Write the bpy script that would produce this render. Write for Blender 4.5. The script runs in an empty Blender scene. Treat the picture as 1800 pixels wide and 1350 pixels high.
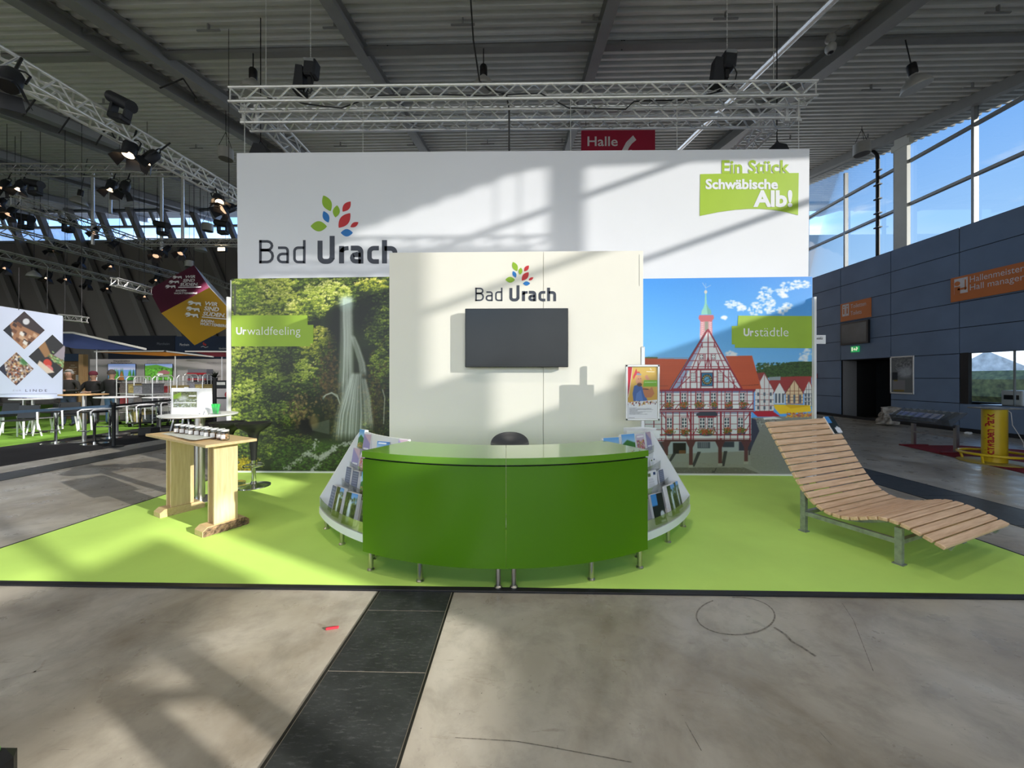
import bpy, bmesh, math, random
import numpy as np
from mathutils import Vector, Matrix

random.seed(7)
RNG = np.random.default_rng(11)
scene = bpy.context.scene
COL = scene.collection

# ------------------------------------------------------------------ camera
F = 640.0            # focal length in pixels of the 1800 x 1350 frame
EYE = 1.57
HOR = 665.0
TH = math.atan(15.0 / F)
CT, ST = math.cos(TH), math.sin(TH)
cam_data = bpy.data.cameras.new('camera')
cam_data.sensor_width = 36.0
cam_data.lens = F / 1800.0 * 36.0
cam_data.shift_y = -10.0 / 1800.0
cam_data.clip_start = 0.05
cam_data.clip_end = 400
cam = bpy.data.objects.new('camera', cam_data)
cam.location = (0, 0, EYE)
cam.rotation_euler = (math.pi / 2, 0, TH)
COL.objects.link(cam)
scene.camera = cam

# ------------------------------------------------------------------ light
SUN_DIR = Vector((-1.0, 0.475, -0.35)).normalized()
sun_data = bpy.data.lights.new('sun', 'SUN')
sun_data.energy = 10.5
sun_data.angle = math.radians(0.5)
sun_data.color = (1.0, 0.955, 0.89)
sun = bpy.data.objects.new('sun', sun_data)
sun.rotation_euler = SUN_DIR.to_track_quat('-Z', 'Y').to_euler()
sun.location = (20, -8, 12)
COL.objects.link(sun)

scene.view_settings.view_transform = 'Standard'
scene.view_settings.look = 'None'
scene.view_settings.gamma = 1.0
scene.view_settings.use_curve_mapping = False
scene.view_settings.exposure = 0.6

world = bpy.data.worlds.new('sky')
scene.world = world
world.use_nodes = True
def build_world():
    nt = world.node_tree
    nt.nodes.clear()
    N = nt.nodes.new
    L = nt.links.new
    out = N('ShaderNodeOutputWorld')
    bg = N('ShaderNodeBackground')
    L(bg.outputs[0], out.inputs[0])
    tc = N('ShaderNodeTexCoord')
    sep = N('ShaderNodeSeparateXYZ')
    L(tc.outputs['Generated'], sep.inputs[0])
    ramp = N('ShaderNodeValToRGB')
    L(sep.outputs['Z'], ramp.inputs[0])
    cr = ramp.color_ramp
    cr.elements[0].position = 0.0
    cr.elements[0].color = (0.30, 0.30, 0.29, 1)
    cr.elements[1].position = 0.02
    cr.elements[1].color = (0.62, 0.76, 0.94, 1)
    for pos, c in ((0.22, (0.36, 0.62, 0.98)), (0.42, (0.20, 0.45, 0.95)), (1.0, (0.12, 0.33, 0.85))):
        e = cr.elements.new(pos)
        e.color = (*c, 1)
    mp = N('ShaderNodeMapping')
    mp.inputs['Scale'].default_value = (1.0, 1.0, 3.2)
    L(tc.outputs['Generated'], mp.inputs[0])
    no = N('ShaderNodeTexNoise')
    no.inputs['Scale'].default_value = 2.6
    no.inputs['Detail'].default_value = 7
    no.inputs['Roughness'].default_value = 0.55
    L(mp.outputs[0], no.inputs['Vector'])
    # more cloud towards the horizon
    fall = N('ShaderNodeMapRange')
    fall.inputs['From Min'].default_value = 0.12
    fall.inputs['From Max'].default_value = 0.46
    fall.inputs['To Min'].default_value = 0.17
    fall.inputs['To Max'].default_value = -0.14
    L(sep.outputs['Z'], fall.inputs['Value'])
    add = N('ShaderNodeMath')
    add.operation = 'ADD'
    L(no.outputs[0], add.inputs[0])
    L(fall.outputs[0], add.inputs[1])
    cm = N('ShaderNodeValToRGB')
    cm.color_ramp.elements[0].position = 0.50
    cm.color_ramp.elements[1].position = 0.66
    L(add.outputs[0], cm.inputs[0])
    gate = N('ShaderNodeMath')
    gate.operation = 'MULTIPLY'
    gr = N('ShaderNodeMapRange')
    gr.inputs['From Min'].default_value = 0.0
    gr.inputs['From Max'].default_value = 0.03
    L(sep.outputs['Z'], gr.inputs['Value'])
    L(cm.outputs[0], gate.inputs[0])
    L(gr.outputs[0], gate.inputs[1])
    mix = N('ShaderNodeMix')
    mix.data_type = 'RGBA'
    L(gate.outputs[0], mix.inputs[0])
    L(ramp.outputs[0], mix.inputs[6])
    mix.inputs[7].default_value = (0.80, 0.88, 0.97, 1)
    L(mix.outputs[2], bg.inputs[0])
    bg.inputs[1].default_value = WORLD_STRENGTH
WORLD_STRENGTH = 2.3
FILL_W = 260.0      # watt of each fill lamp added over the photographer
build_world()

# ------------------------------------------------------------------ pixel helpers (1800 x 1350 frame)
def _ray(px, py):
    u = (px - 900.0) / F
    v = (HOR - py) / F
    return u * CT - ST, u * ST + CT, v
def at(px, py, Y):
    """the point of the hall plane at depth Y seen at this pixel"""
    x, y, v = _ray(px, py)
    t = Y / y
    return Vector((x * t, Y, EYE + v * t))
def atz(px, py, z=0.0):
    x, y, v = _ray(px, py)
    t = (z - EYE) / v
    return Vector((x * t, y * t, z))
def atx(px, py, X):
    x, y, v = _ray(px, py)
    t = X / x
    return Vector((X, y * t, EYE + v * t))

# ------------------------------------------------------------------ materials
def srgb(r, g=None, b=None):
    if g is None:
        r, g, b = r
    f = lambda c: (c / 255.0) / 12.92 if c <= 10 else (((c / 255.0) + 0.055) / 1.055) ** 2.4
    return (f(r), f(g), f(b))
MATS = {}
def mat(name, col=(0.5, 0.5, 0.5), rough=0.5, metal=0.0, var=0.06, scale=20.0, bump=0.0, spec=0.5,
        emit=None, emit_s=1.0, alpha=None, coat=0.0, stretch=(1, 1, 1)):
    """plain procedural material: a colour broken up by noise, optional fine relief"""
    if name in MATS:
        return MATS[name]
    m = bpy.data.materials.new(name)
    m.use_nodes = True
    nt = m.node_tree
    p = nt.nodes['Principled BSDF']
    p.inputs['Roughness'].default_value = rough
    p.inputs['Metallic'].default_value = metal
    p.inputs['Specular IOR Level'].default_value = spec
    p.inputs['Coat Weight'].default_value = coat
    tc = nt.nodes.new('ShaderNodeTexCoord')
    mp = nt.nodes.new('ShaderNodeMapping')
    mp.inputs['Scale'].default_value = stretch
    no = nt.nodes.new('ShaderNodeTexNoise')
    no.inputs['Scale'].default_value = scale
    no.inputs['Detail'].default_value = 4
    nt.links.new(tc.outputs['Object'], mp.inputs[0])
    nt.links.new(mp.outputs[0], no.inputs['Vector'])
    rp = nt.nodes.new('ShaderNodeValToRGB')
    rp.color_ramp.elements[0].position = 0.3
    rp.color_ramp.elements[1].position = 0.7
    rp.color_ramp.elements[0].color = (*[max(0, c * (1 - var)) for c in col], 1)
    rp.color_ramp.elements[1].color = (*[min(1, c * (1 + var)) for c in col], 1)
    nt.links.new(no.outputs[0], rp.inputs[0])
    nt.links.new(rp.outputs[0], p.inputs['Base Color'])
    if bump:
        b = nt.nodes.new('ShaderNodeBump')
        b.inputs['Strength'].default_value = bump
        b.inputs['Distance'].default_value = 0.004
        nt.links.new(no.outputs[0], b.inputs['Height'])
        nt.links.new(b.outputs[0], p.inputs['Normal'])
    if emit:
        p.inputs['Emission Color'].default_value = (*emit, 1)
        p.inputs['Emission Strength'].default_value = emit_s
    MATS[name] = m
    return m
def glass_mat(name, tint=(0.6, 0.62, 0.62), gloss=0.06, rough=0.02):
    """thin pane: lets light straight through, tinted, with a faint reflection"""
    if name in MATS:
        return MATS[name]
    m = bpy.data.materials.new(name)
    m.use_nodes = True
    nt = m.node_tree
    nt.nodes.remove(nt.nodes['Principled BSDF'])
    out = nt.nodes['Material Output']
    tr = nt.nodes.new('ShaderNodeBsdfTransparent')
    tr.inputs[0].default_value = (*tint, 1)
    gl = nt.nodes.new('ShaderNodeBsdfGlossy')
    gl.inputs['Roughness'].default_value = rough
    fr = nt.nodes.new('ShaderNodeLayerWeight')
    fr.inputs[0].default_value = 0.2
    mr = nt.nodes.new('ShaderNodeMath')
    mr.operation = 'MULTIPLY_ADD'
    nt.links.new(fr.outputs['Fresnel'], mr.inputs[0])
    mr.inputs[1].default_value = 0.6
    mr.inputs[2].default_value = gloss
    mx = nt.nodes.new('ShaderNodeMixShader')
    nt.links.new(mr.outputs[0], mx.inputs[0])
    nt.links.new(tr.outputs[0], mx.inputs[1])
    nt.links.new(gl.outputs[0], mx.inputs[2])
    nt.links.new(mx.outputs[0], out.inputs[0])
    MATS[name] = m
    return m
def print_mat(name, rough=0.45, emit=0.0):
    """printed sheet: colour comes from the sheet's own colour attribute"""
    if name in MATS:
        return MATS[name]
    m = bpy.data.materials.new(name)
    m.use_nodes = True
    nt = m.node_tree
    p = nt.nodes['Principled BSDF']
    p.inputs['Roughness'].default_value = rough
    a = nt.nodes.new('ShaderNodeAttribute')
    a.attribute_name = 'ink'
    nt.links.new(a.outputs['Color'], p.inputs['Base Color'])
    if emit:
        nt.links.new(a.outputs['Color'], p.inputs['Emission Color'])
        p.inputs['Emission Strength'].default_value = emit
    MATS[name] = m
    return m

# ------------------------------------------------------------------ mesh builder
class MB:
    def __init__(s):
        s.v = []
        s.f = []
    def add(s, vs, fs):
        o = len(s.v)
        s.v += [tuple(p) for p in vs]
        s.f += [tuple(i + o for i in f) for f in fs]
        return s
    def box(s, c, d, rot=None, bev=0.0):
        x, y, z = d[0] / 2, d[1] / 2, d[2] / 2
        c = Vector(c)
        R = rot if rot is not None else Matrix.Identity(3)
        if bev <= 0:
            pts = [(-x, -y, -z), (x, -y, -z), (x, y, -z), (-x, y, -z), (-x, -y, z), (x, -y, z), (x, y, z), (-x, y, z)]
            return s.add([c + R @ Vector(p) for p in pts],
                         [(3, 2, 1, 0), (4, 5, 6, 7), (0, 1, 5, 4), (1, 2, 6, 5), (2, 3, 7, 6), (3, 0, 4, 7)])
        b = min(bev, x * .9, y * .9, z * .9)
        pts, idx = [], {}
        for sx in (-1, 1):
            for sy in (-1, 1):
                for sz in (-1, 1):
                    for k in range(3):
                        p = [sx * (x - b), sy * (y - b), sz * (z - b)]
                        p[k] = (sx * x, sy * y, sz * z)[k]
                        idx[(sx, sy, sz, k)] = len(pts)
                        pts.append(c + R @ Vector(p))
        fs = []
        I = idx
        for k in range(3):
            a, d2 = [i for i in range(3) if i != k]
            for sg in (-1, 1):
                q = []
                for (p, r) in ((-1, -1), (1, -1), (1, 1), (-1, 1)):
                    t = [0, 0, 0]
                    t[k] = sg; t[a] = p; t[d2] = r
                    q.append(I[(t[0], t[1], t[2], k)])
                flip = (sg > 0) == (k == 1)
                fs.append(tuple(reversed(q)) if flip else tuple(q))
        for k in range(3):
            a, d2 = [i for i in range(3) if i != k]
            for p in (-1, 1):
                for r in (-1, 1):
                    t1 = [0, 0, 0]; t2 = [0, 0, 0]
                    t1[k] = -1; t2[k] = 1
                    for t in (t1, t2):
                        t[a] = p; t[d2] = r
                    fs.append((I[(*t1, a)], I[(*t2, a)], I[(*t2, d2)], I[(*t1, d2)]))
        for sx in (-1, 1):
            for sy in (-1, 1):
                for sz in (-1, 1):
                    fs.append(tuple(I[(sx, sy, sz, k)] for k in range(3)))
        return s.add(pts, fs)
    def cyl(s, p0, p1, r0, r1=None, n=12, cap=True):
        r1 = r0 if r1 is None else r1
        p0, p1 = Vector(p0), Vector(p1)
        ax = (p1 - p0).normalized()
        t = Vector((0, 0, 1)) if abs(ax.z) < .9 else Vector((1, 0, 0))
        u = ax.cross(t).normalized()
        w = ax.cross(u)
        pts = []
        for p, r in ((p0, r0), (p1, r1)):
            for i in range(n):
                a = 2 * math.pi * i / n
                pts.append(p + (u * math.cos(a) + w * math.sin(a)) * r)
        fs = [(i, (i + 1) % n, n + (i + 1) % n, n + i) for i in range(n)]
        if cap:
            fs += [tuple(reversed(range(n))), tuple(range(n, 2 * n))]
        return s.add(pts, fs)
    def tube(s, pts, r, n=8, closed=False):
        pts = [Vector(p) for p in pts]
        m = len(pts)
        rings = []
        up = None
        for i in range(m):
            if closed:
                d = (pts[(i + 1) % m] - pts[i - 1]).normalized()
            else:
                d = (pts[min(i + 1, m - 1)] - pts[max(i - 1, 0)]).normalized()
            if up is None:
                up = d.cross(Vector((0, 0, 1)) if abs(d.z) < .9 else Vector((1, 0, 0))).normalized()
            else:
                up = (up - d * up.dot(d)).normalized()
            w = d.cross(up)
            rr = r[i] if isinstance(r, (list, tuple)) else r
            rings.append([pts[i] + (up * math.cos(2 * math.pi * k / n) + w * math.sin(2 * math.pi * k / n)) * rr for k in range(n)])
        vs = [p for R in rings for p in R]
        fs = []
        for i in range(m if closed else m - 1):
            j = (i + 1) % m
            for k in range(n):
                fs.append((i * n + k, i * n + (k + 1) % n, j * n + (k + 1) % n, j * n + k))
        if not closed:
            fs += [tuple(reversed(range(n))), tuple(range((m - 1) * n, m * n))]
        return s.add(vs, fs)
    def lathe(s, prof, c=(0, 0, 0), n=24):
        """prof: (radius, z) from bottom to top, about the vertical axis through c"""
        c = Vector(c)
        m = len(prof)
        vs = [c + Vector((r * math.cos(2 * math.pi * k / n), r * math.sin(2 * math.pi * k / n), z)) for r, z in prof for k in range(n)]
        fs = []
        for i in range(m - 1):
            for k in range(n):
                fs.append((i * n + k, i * n + (k + 1) % n, (i + 1) * n + (k + 1) % n, (i + 1) * n + k))
        if prof[0][0] > 1e-4:
            fs.append(tuple(reversed(range(n))))
        if prof[-1][0] > 1e-4:
            fs.append(tuple(range((m - 1) * n, m * n)))
        return s.add(vs, fs)
    def prism(s, poly, off):
        """flat polygon (3D points) pushed along off"""
        off = Vector(off)
        poly = [Vector(p) for p in poly]
        n = len(poly)
        nrm = Vector((0, 0, 0))
        for i in range(n):
            nrm += poly[i].cross(poly[(i + 1) % n])
        if nrm.dot(off) < 0:
            poly = poly[::-1]
        return s.add(poly + [p + off for p in poly],
                     [tuple(reversed(range(n))), tuple(range(n, 2 * n))] +
                     [(i, (i + 1) % n, n + (i + 1) % n, n + i) for i in range(n)])
    def quad(s, a, b, c, d):
        return s.add([a, b, c, d], [(0, 1, 2, 3)])
    def mesh(s, name, m, smooth=False):
        me = bpy.data.meshes.new(name)
        me.from_pydata(s.v, [], s.f)
        me.validate(clean_customdata=False)
        bm = bmesh.new()
        bm.from_mesh(me)
        bmesh.ops.recalc_face_normals(bm, faces=bm.faces)
        bm.to_mesh(me)
        bm.free()
        if smooth:
            me.polygons.foreach_set('use_smooth', [True] * len(me.polygons))
            if smooth != 'all':
                me.set_sharp_from_angle(angle=math.radians(38))
        if m is not None:
            for k in (m if isinstance(m, (list, tuple)) else [m]):
                me.materials.append(k)
        return me
    def build(s, name, m, parent=None, smooth=False, world=True, **props):
        return put(name, s.mesh(name, m, smooth), parent, world=world, **props)
def put(name, me, parent=None, loc=(0, 0, 0), rot=None, world=False, **props):
    o = bpy.data.objects.new(name, me)
    COL.objects.link(o)
    o.location = loc
    if rot is not None:
        o.rotation_euler = rot
    if parent is not None:
        o.parent = parent
        if world:
            o.matrix_parent_inverse = base_matrix(parent).inverted()
    for k, v in props.items():
        o[k] = v
    return o
def base_matrix(o):
    M = Matrix.LocRotScale(o.location, o.rotation_euler, o.scale)
    if o.parent is not None:
        M = base_matrix(o.parent) @ o.matrix_parent_inverse @ M
    return M
def thing(name, label, cat, loc=(0, 0, 0), rz=0.0, group=None):
    o = bpy.data.objects.new(name, None)
    o.empty_display_size = 0.1
    COL.objects.link(o)
    o.location = loc
    o.rotation_euler = (0, 0, rz)
    return tag(o, label, cat, group)
def tag(o, label=None, cat=None, group=None, kind=None):
    if label: o['label'] = label
    if cat: o['category'] = cat
    if group: o['group'] = group
    if kind: o['kind'] = kind
    return o
def copy_tree(o, parent=None):
    c = o.copy()
    COL.objects.link(c)
    if parent is not None:
        c.parent = parent
    for ch in list(o.children):
        copy_tree(ch, c)
    return c
def dup(o, loc, rz=None, label=None, group=None, rot=None):
    c = copy_tree(o)
    c.location = loc
    if rz is not None: c.rotation_euler = (0, 0, rz)
    if rot is not None: c.rotation_euler = rot
    if label: c['label'] = label
    if group: c['group'] = group
    return c
def rz3(a):
    return Matrix.Rotation(a, 3, 'Z')

# ------------------------------------------------------------------ lettering
_TXT = {}
def text_mesh(body, bold=0.0, shear=0.0, align='LEFT', spacing=1.0):
    """outline letters as a flat mesh in the XY plane"""
    key = (body, bold, shear, align, spacing)
    if key in _TXT:
        return _TXT[key]
    cu = bpy.data.curves.new('letters', 'FONT')
    cu.body = body
    cu.size = 1.0
    cu.offset = bold
    cu.shear = shear
    cu.align_x = align
    cu.space_character = spacing
    cu.resolution_u = 3
    ob = bpy.data.objects.new('letters', cu)
    COL.objects.link(ob)
    dg = bpy.context.evaluated_depsgraph_get()
    me = ob.evaluated_get(dg).to_mesh()
    v = np.array([p.co[:] for p in me.vertices])
    f = [tuple(p.vertices) for p in me.polygons]
    ob.evaluated_get(dg).to_mesh_clear()
    bpy.data.objects.remove(ob)
    bpy.data.curves.remove(cu)
    _TXT[key] = (v, f)
    return v, f
def text_quad(name, body, p00, p10, p01, m, parent, bold=0.0, shear=0.0, align='LEFT', spacing=1.0, lift=0.002, facing=None):
    """letters stretched over the rectangle p00 (bottom left), p10 (bottom right), p01 (top left)"""
    v, f = text_mesh(body, bold, shear, align, spacing)
    lo, hi = v.min(0), v.max(0)
    p00, p10, p01 = Vector(p00), Vector(p10), Vector(p01)
    n = (p10 - p00).cross(p01 - p00).normalized()
    mb = MB()
    pts = []
    for q in v:
        a = (q[0] - lo[0]) / (hi[0] - lo[0])
        b = (q[1] - lo[1]) / (hi[1] - lo[1])
        pts.append(p00 + (p10 - p00) * a + (p01 - p00) * b + n * lift)
    mb.add(pts, f)
    return mb.build(name, m, parent)
def text_px(name, body, box, Y, m, parent, **k):
    """letters filling the pixel box (x0, y0, x1, y1) on the frontal plane at depth Y"""
    x0, y0, x1, y1 = box
    return text_quad(name, body, at(x0, y1, Y), at(x1, y1, Y), at(x0, y0, Y), m, parent, **k)
def strokes_px(name, strokes, Y, m, parent, lift=0.0, to=None):
    """pen strokes: (points in pixels, width in pixels, closed) drawn as flat ribbons"""
    mb = MB()
    to = to or (lambda x, y: at(x, y, Y - lift))
    for pts, w, closed in strokes:
        P = []
        for p in pts:
            p = np.array(p, float)
            if not P or np.linalg.norm(p - P[-1]) > 1e-4: P.append(p)
        n = len(P)
        Lp, Rp = [], []
        for i in range(n):
            if closed:
                d0 = P[i] - P[i - 1]; d1 = P[(i + 1) % n] - P[i]
            else:
                d0 = P[i] - P[i - 1] if i else P[1] - P[0]
                d1 = P[i + 1] - P[i] if i < n - 1 else P[i] - P[i - 1]
            d0 = d0 / np.linalg.norm(d0); d1 = d1 / np.linalg.norm(d1)
            n0 = np.array((-d0[1], d0[0])); n1 = np.array((-d1[1], d1[0]))
            mv = n0 + n1
            mv = mv / max(1e-6, np.dot(mv, n0)) if np.linalg.norm(mv) > 1e-6 else n0
            k = np.linalg.norm(mv)
            if k > 2.2: mv = mv / k * 2.2
            Lp.append(P[i] + mv * w / 2); Rp.append(P[i] - mv * w / 2)
        for i in range(n if closed else n - 1):
            j = (i + 1) % n
            mb.quad(to(*Lp[i]), to(*Lp[j]), to(*Rp[j]), to(*Rp[i]))
    return mb.build(name, m, parent)
def arc(cx, cy, rx, ry, a0, a1, n=8):
    return [(cx + rx * math.cos(math.radians(a0 + (a1 - a0) * i / n)), cy - ry * math.sin(math.radians(a0 + (a1 - a0) * i / n))) for i in range(n + 1)]

# ------------------------------------------------------------------ painted prints
class Print:
    """a small raster painted shape by shape in pixel coordinates and laid on a sheet as vertex colours"""
    def __init__(s, x0, y0, x1, y1, res=1.5, bg=(255, 255, 255), ss=2):
        s.x0, s.y0, s.x1, s.y1, s.k, s.ss = x0, y0, x1, y1, res * ss, ss
        s.w = max(2, int(round((x1 - x0) * res))) * ss
        s.h = max(2, int(round((y1 - y0) * res))) * ss
        s.kx = s.w / (x1 - x0); s.ky = s.h / (y1 - y0)
        s.a = np.empty((s.h, s.w, 3), np.float32)
        s.a[:] = bg
        yy, xx = np.mgrid[0:s.h, 0:s.w]
        s.X = (xx + .5) / s.kx + x0
        s.Y = (yy + .5) / s.ky + y0
    def _win(s, xa, ya, xb, yb):
        i0 = max(0, int((ya - s.y0) * s.ky) - 1); i1 = min(s.h, int((yb - s.y0) * s.ky) + 2)
        j0 = max(0, int((xa - s.x0) * s.kx) - 1); j1 = min(s.w, int((xb - s.x0) * s.kx) + 2)
        return i0, i1, j0, j1
    def poly(s, pts, c, alpha=1.0):
        P = np.array(pts, float)
        i0, i1, j0, j1 = s._win(P[:, 0].min(), P[:, 1].min(), P[:, 0].max(), P[:, 1].max())
        if i0 >= i1 or j0 >= j1: return
        X = s.X[i0:i1, j0:j1]; Y = s.Y[i0:i1, j0:j1]
        ins = np.zeros(X.shape, bool)
        n = len(P)
        for i in range(n):
            xa, ya = P[i]; xb, yb = P[(i + 1) % n]
            if ya == yb: continue
            ins ^= ((ya > Y) != (yb > Y)) & (X < (xb - xa) * (Y - ya) / (yb - ya) + xa)
        s._mix(i0, i1, j0, j1, ins * alpha, c)
    def _mix(s, i0, i1, j0, j1, m, c):
        m = np.asarray(m, np.float32)[..., None]
        A = s.a[i0:i1, j0:j1]
        A[:] = A * (1 - m) + np.asarray(c, np.float32) * m
    def rect(s, xa, ya, xb, yb, c, alpha=1.0):
        s.poly([(xa, ya), (xb, ya), (xb, yb), (xa, yb)], c, alpha)
    def line(s, pts, w, c, alpha=1.0):
        for (xa, ya), (xb, yb) in zip(pts[:-1], pts[1:]):
            dx, dy = xb - xa, yb - ya
            L = math.hypot(dx, dy) or 1
            nx, ny = -dy / L * w / 2, dx / L * w / 2
            s.poly([(xa + nx, ya + ny), (xb + nx, yb + ny), (xb - nx, yb - ny), (xa - nx, ya - ny)], c, alpha)
    def ell(s, cx, cy, rx, ry, c, alpha=1.0, soft=0.0, rot=0.0):
        R = max(rx, ry) * (1 + soft)
        i0, i1, j0, j1 = s._win(cx - R, cy - R, cx + R, cy + R)
        if i0 >= i1 or j0 >= j1: return
        X = s.X[i0:i1, j0:j1] - cx; Y = s.Y[i0:i1, j0:j1] - cy
        if rot:
            ca, sa = math.cos(rot), math.sin(rot)
            X, Y = X * ca + Y * sa, -X * sa + Y * ca
        d = np.sqrt((X / rx) ** 2 + (Y / ry) ** 2)
        m = (d < 1) if soft == 0 else np.clip((1 + soft - d) / (2 * soft), 0, 1)
        s._mix(i0, i1, j0, j1, m * alpha, c)
    def grad(s, ya, yb, ca, cb, xa=None, xb=None):
        t = np.clip((s.Y - ya) / (yb - ya), 0, 1)[..., None]
        C = np.asarray(ca, np.float32) * (1 - t) + np.asarray(cb, np.float32) * t
        m = ((s.Y >= ya) & (s.Y <= yb))
        if xa is not None: m &= (s.X >= xa) & (s.X <= xb)
        s.a[m] = C[m]
    def speckle(s, amp, cell=1):
        n = RNG.normal(0, amp, (s.h // cell + 1, s.w // cell + 1))
        n = np.kron(n, np.ones((cell, cell)))[:s.h, :s.w]
        s.a += n[..., None]
    def lay(s, name, p00, p10, p01, m, parent, thick=0.0):
        """sheet over the rectangle p00 bottom left, p10 bottom right, p01 top left"""
        ss = s.ss
        H, W = s.h // ss, s.w // ss
        a = s.a[:H * ss, :W * ss].reshape(H, ss, W, ss, 3).mean((1, 3))
        a = np.clip(a, 0, 255) / 255.0
        a = np.where(a <= .04045, a / 12.92, ((a + .055) / 1.055) ** 2.4)
        p00, p10, p01 = (np.array(p, float) for p in (p00, p10, p01))
        # one quad per sample
        us = np.linspace(0, 1, W + 1); vs = np.linspace(1, 0, H + 1)
        V = p00 + us[None, :, None] * (p10 - p00) + vs[:, None, None] * (p01 - p00)
        V = V.reshape(-1, 3)
        idx = (np.arange(H)[:, None] * (W + 1) + np.arange(W)[None, :])
        Q = np.stack([idx + W + 1, idx + W + 2, idx + 1, idx], -1).reshape(-1, 4)
        me = bpy.data.meshes.new(name)
        me.vertices.add(len(V))
        me.vertices.foreach_set('co', V.astype(np.float32).ravel())
        me.loops.add(Q.size)
        me.loops.foreach_set('vertex_index', Q.astype(np.int32).ravel())
        me.polygons.add(len(Q))
        me.polygons.foreach_set('loop_start', np.arange(0, Q.size, 4, dtype=np.int32))
        at_ = me.color_attributes.new('ink', 'FLOAT_COLOR', 'POINT')
        # colour per corner point: mean of the touching samples
        pad = np.pad(a, ((1, 1), (1, 1), (0, 0)), mode='edge')
        c = (pad[:-1, :-1] + pad[1:, :-1] + pad[:-1, 1:] + pad[1:, 1:]) / 4
        c = np.concatenate([c.reshape(-1, 3), np.ones((len(V), 1))], 1)
        at_.data.foreach_set('color', c.astype(np.float32).ravel())
        me.update()
        me.validate()
        me.materials.append(m)
        return put(name, me, parent, world=True)
    def lay_px(s, name, Y, m, parent):
        return s.lay(name, at(s.x0, s.y1, Y), at(s.x1, s.y1, Y), at(s.x0, s.y0, Y), m, parent)

# ================================================================== the hall
def struct(o, label=None):
    o['kind'] = 'structure'
    if label: o['label'] = label
    return o
def roof_z(Y):
    if Y > 5: return 8.545 + .205 * (Y - 5)
    return min(10.25, 8.34 + (.0513 if Y > 3 else .29) * (Y - 3) ** 2)

def concrete_mat():
    m = bpy.data.materials.new('concrete_floor')
    m.use_nodes = True
    nt = m.node_tree
    N, L = nt.nodes.new, nt.links.new
    p = nt.nodes['Principled BSDF']
    tc = N('ShaderNodeTexCoord')
    def noise(scale, detail, rough, stretch=(1, 1, 1), rot=0.0, dist=0.0):
        mp = N('ShaderNodeMapping')
        mp.inputs['Scale'].default_value = stretch
        mp.inputs['Rotation'].default_value = (0, 0, rot)
        L(tc.outputs['Object'], mp.inputs[0])
        n = N('ShaderNodeTexNoise')
        n.inputs['Scale'].default_value = scale
        n.inputs['Detail'].default_value = detail
        n.inputs['Roughness'].default_value = rough
        n.inputs['Distortion'].default_value = dist
        L(mp.outputs[0], n.inputs['Vector'])
        return n
    def ramp(src, stops):
        r = N('ShaderNodeValToRGB')
        while len(r.color_ramp.elements) < len(stops):
            r.color_ramp.elements.new(0.5)
        for e, (pos, c) in zip(r.color_ramp.elements, stops):
            e.position = pos
            e.color = (c, c, c, 1) if not isinstance(c, tuple) else (*c, 1)
        L(src, r.inputs[0])
        return r
    def mix(kind, fac, a, b):
        x = N('ShaderNodeMix')
        x.data_type = 'RGBA'
        x.blend_type = kind
        if isinstance(fac, float): x.inputs[0].default_value = fac
        else: L(fac, x.inputs[0])
        L(a, x.inputs[6])
        if isinstance(b, tuple): x.inputs[7].default_value = (*b, 1)
        else: L(b, x.inputs[7])
        return x.outputs[2]
    big = ramp(noise(0.9, 6, 0.6, dist=0.6).outputs[0], [(0.32, (0.25, 0.21, 0.16)), (0.52, (0.40, 0.365, 0.31)), (0.70, (0.51, 0.48, 0.425))])
    mid = ramp(noise(4.0, 8, 0.7, dist=0.3).outputs[0], [(0.30, 0.62), (0.55, 1.0)])
    c = mix('MULTIPLY', 0.75, big.outputs[0], mid.outputs[0])
    # dirt smears drawn along the traffic direction
    sm = ramp(noise(2.2, 9, 0.75, (1.0, 4.5, 1), 0.35, 0.4).outputs[0], [(0.60, 0.0), (0.74, 1.0)])
    c = mix('MIX', sm.outputs[0], c, (0.19, 0.155, 0.115))
    # fine specks and short scratches
    sp = ramp(noise(55, 3, 0.6).outputs[0], [(0.70, 0.0), (0.76, 1.0)])
    c = mix('MIX', sp.outputs[0], c, (0.06, 0.055, 0.05))
    sc = ramp(noise(7.0, 4, 0.6, (0.5, 16, 1), -0.5).outputs[0], [(0.70, 0.0), (0.74, 0.7)])
    c = mix('MIX', sc.outputs[0], c, (0.09, 0.08, 0.07))
    L(c, p.inputs['Base Color'])
    rr = ramp(noise(3.0, 5, 0.6).outputs[0], [(0.3, 0.22), (0.7, 0.48)])
    L(rr.outputs[0], p.inputs['Roughness'])
    b = N('ShaderNodeBump')
    b.inputs['Strength'].default_value = 0.12
    b.inputs['Distance'].default_value = 0.004
    L(noise(14, 6, 0.6).outputs[0], b.inputs['Height'])
    L(b.outputs[0], p.inputs['Normal'])
    return m
M_CONC = concrete_mat()
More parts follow.
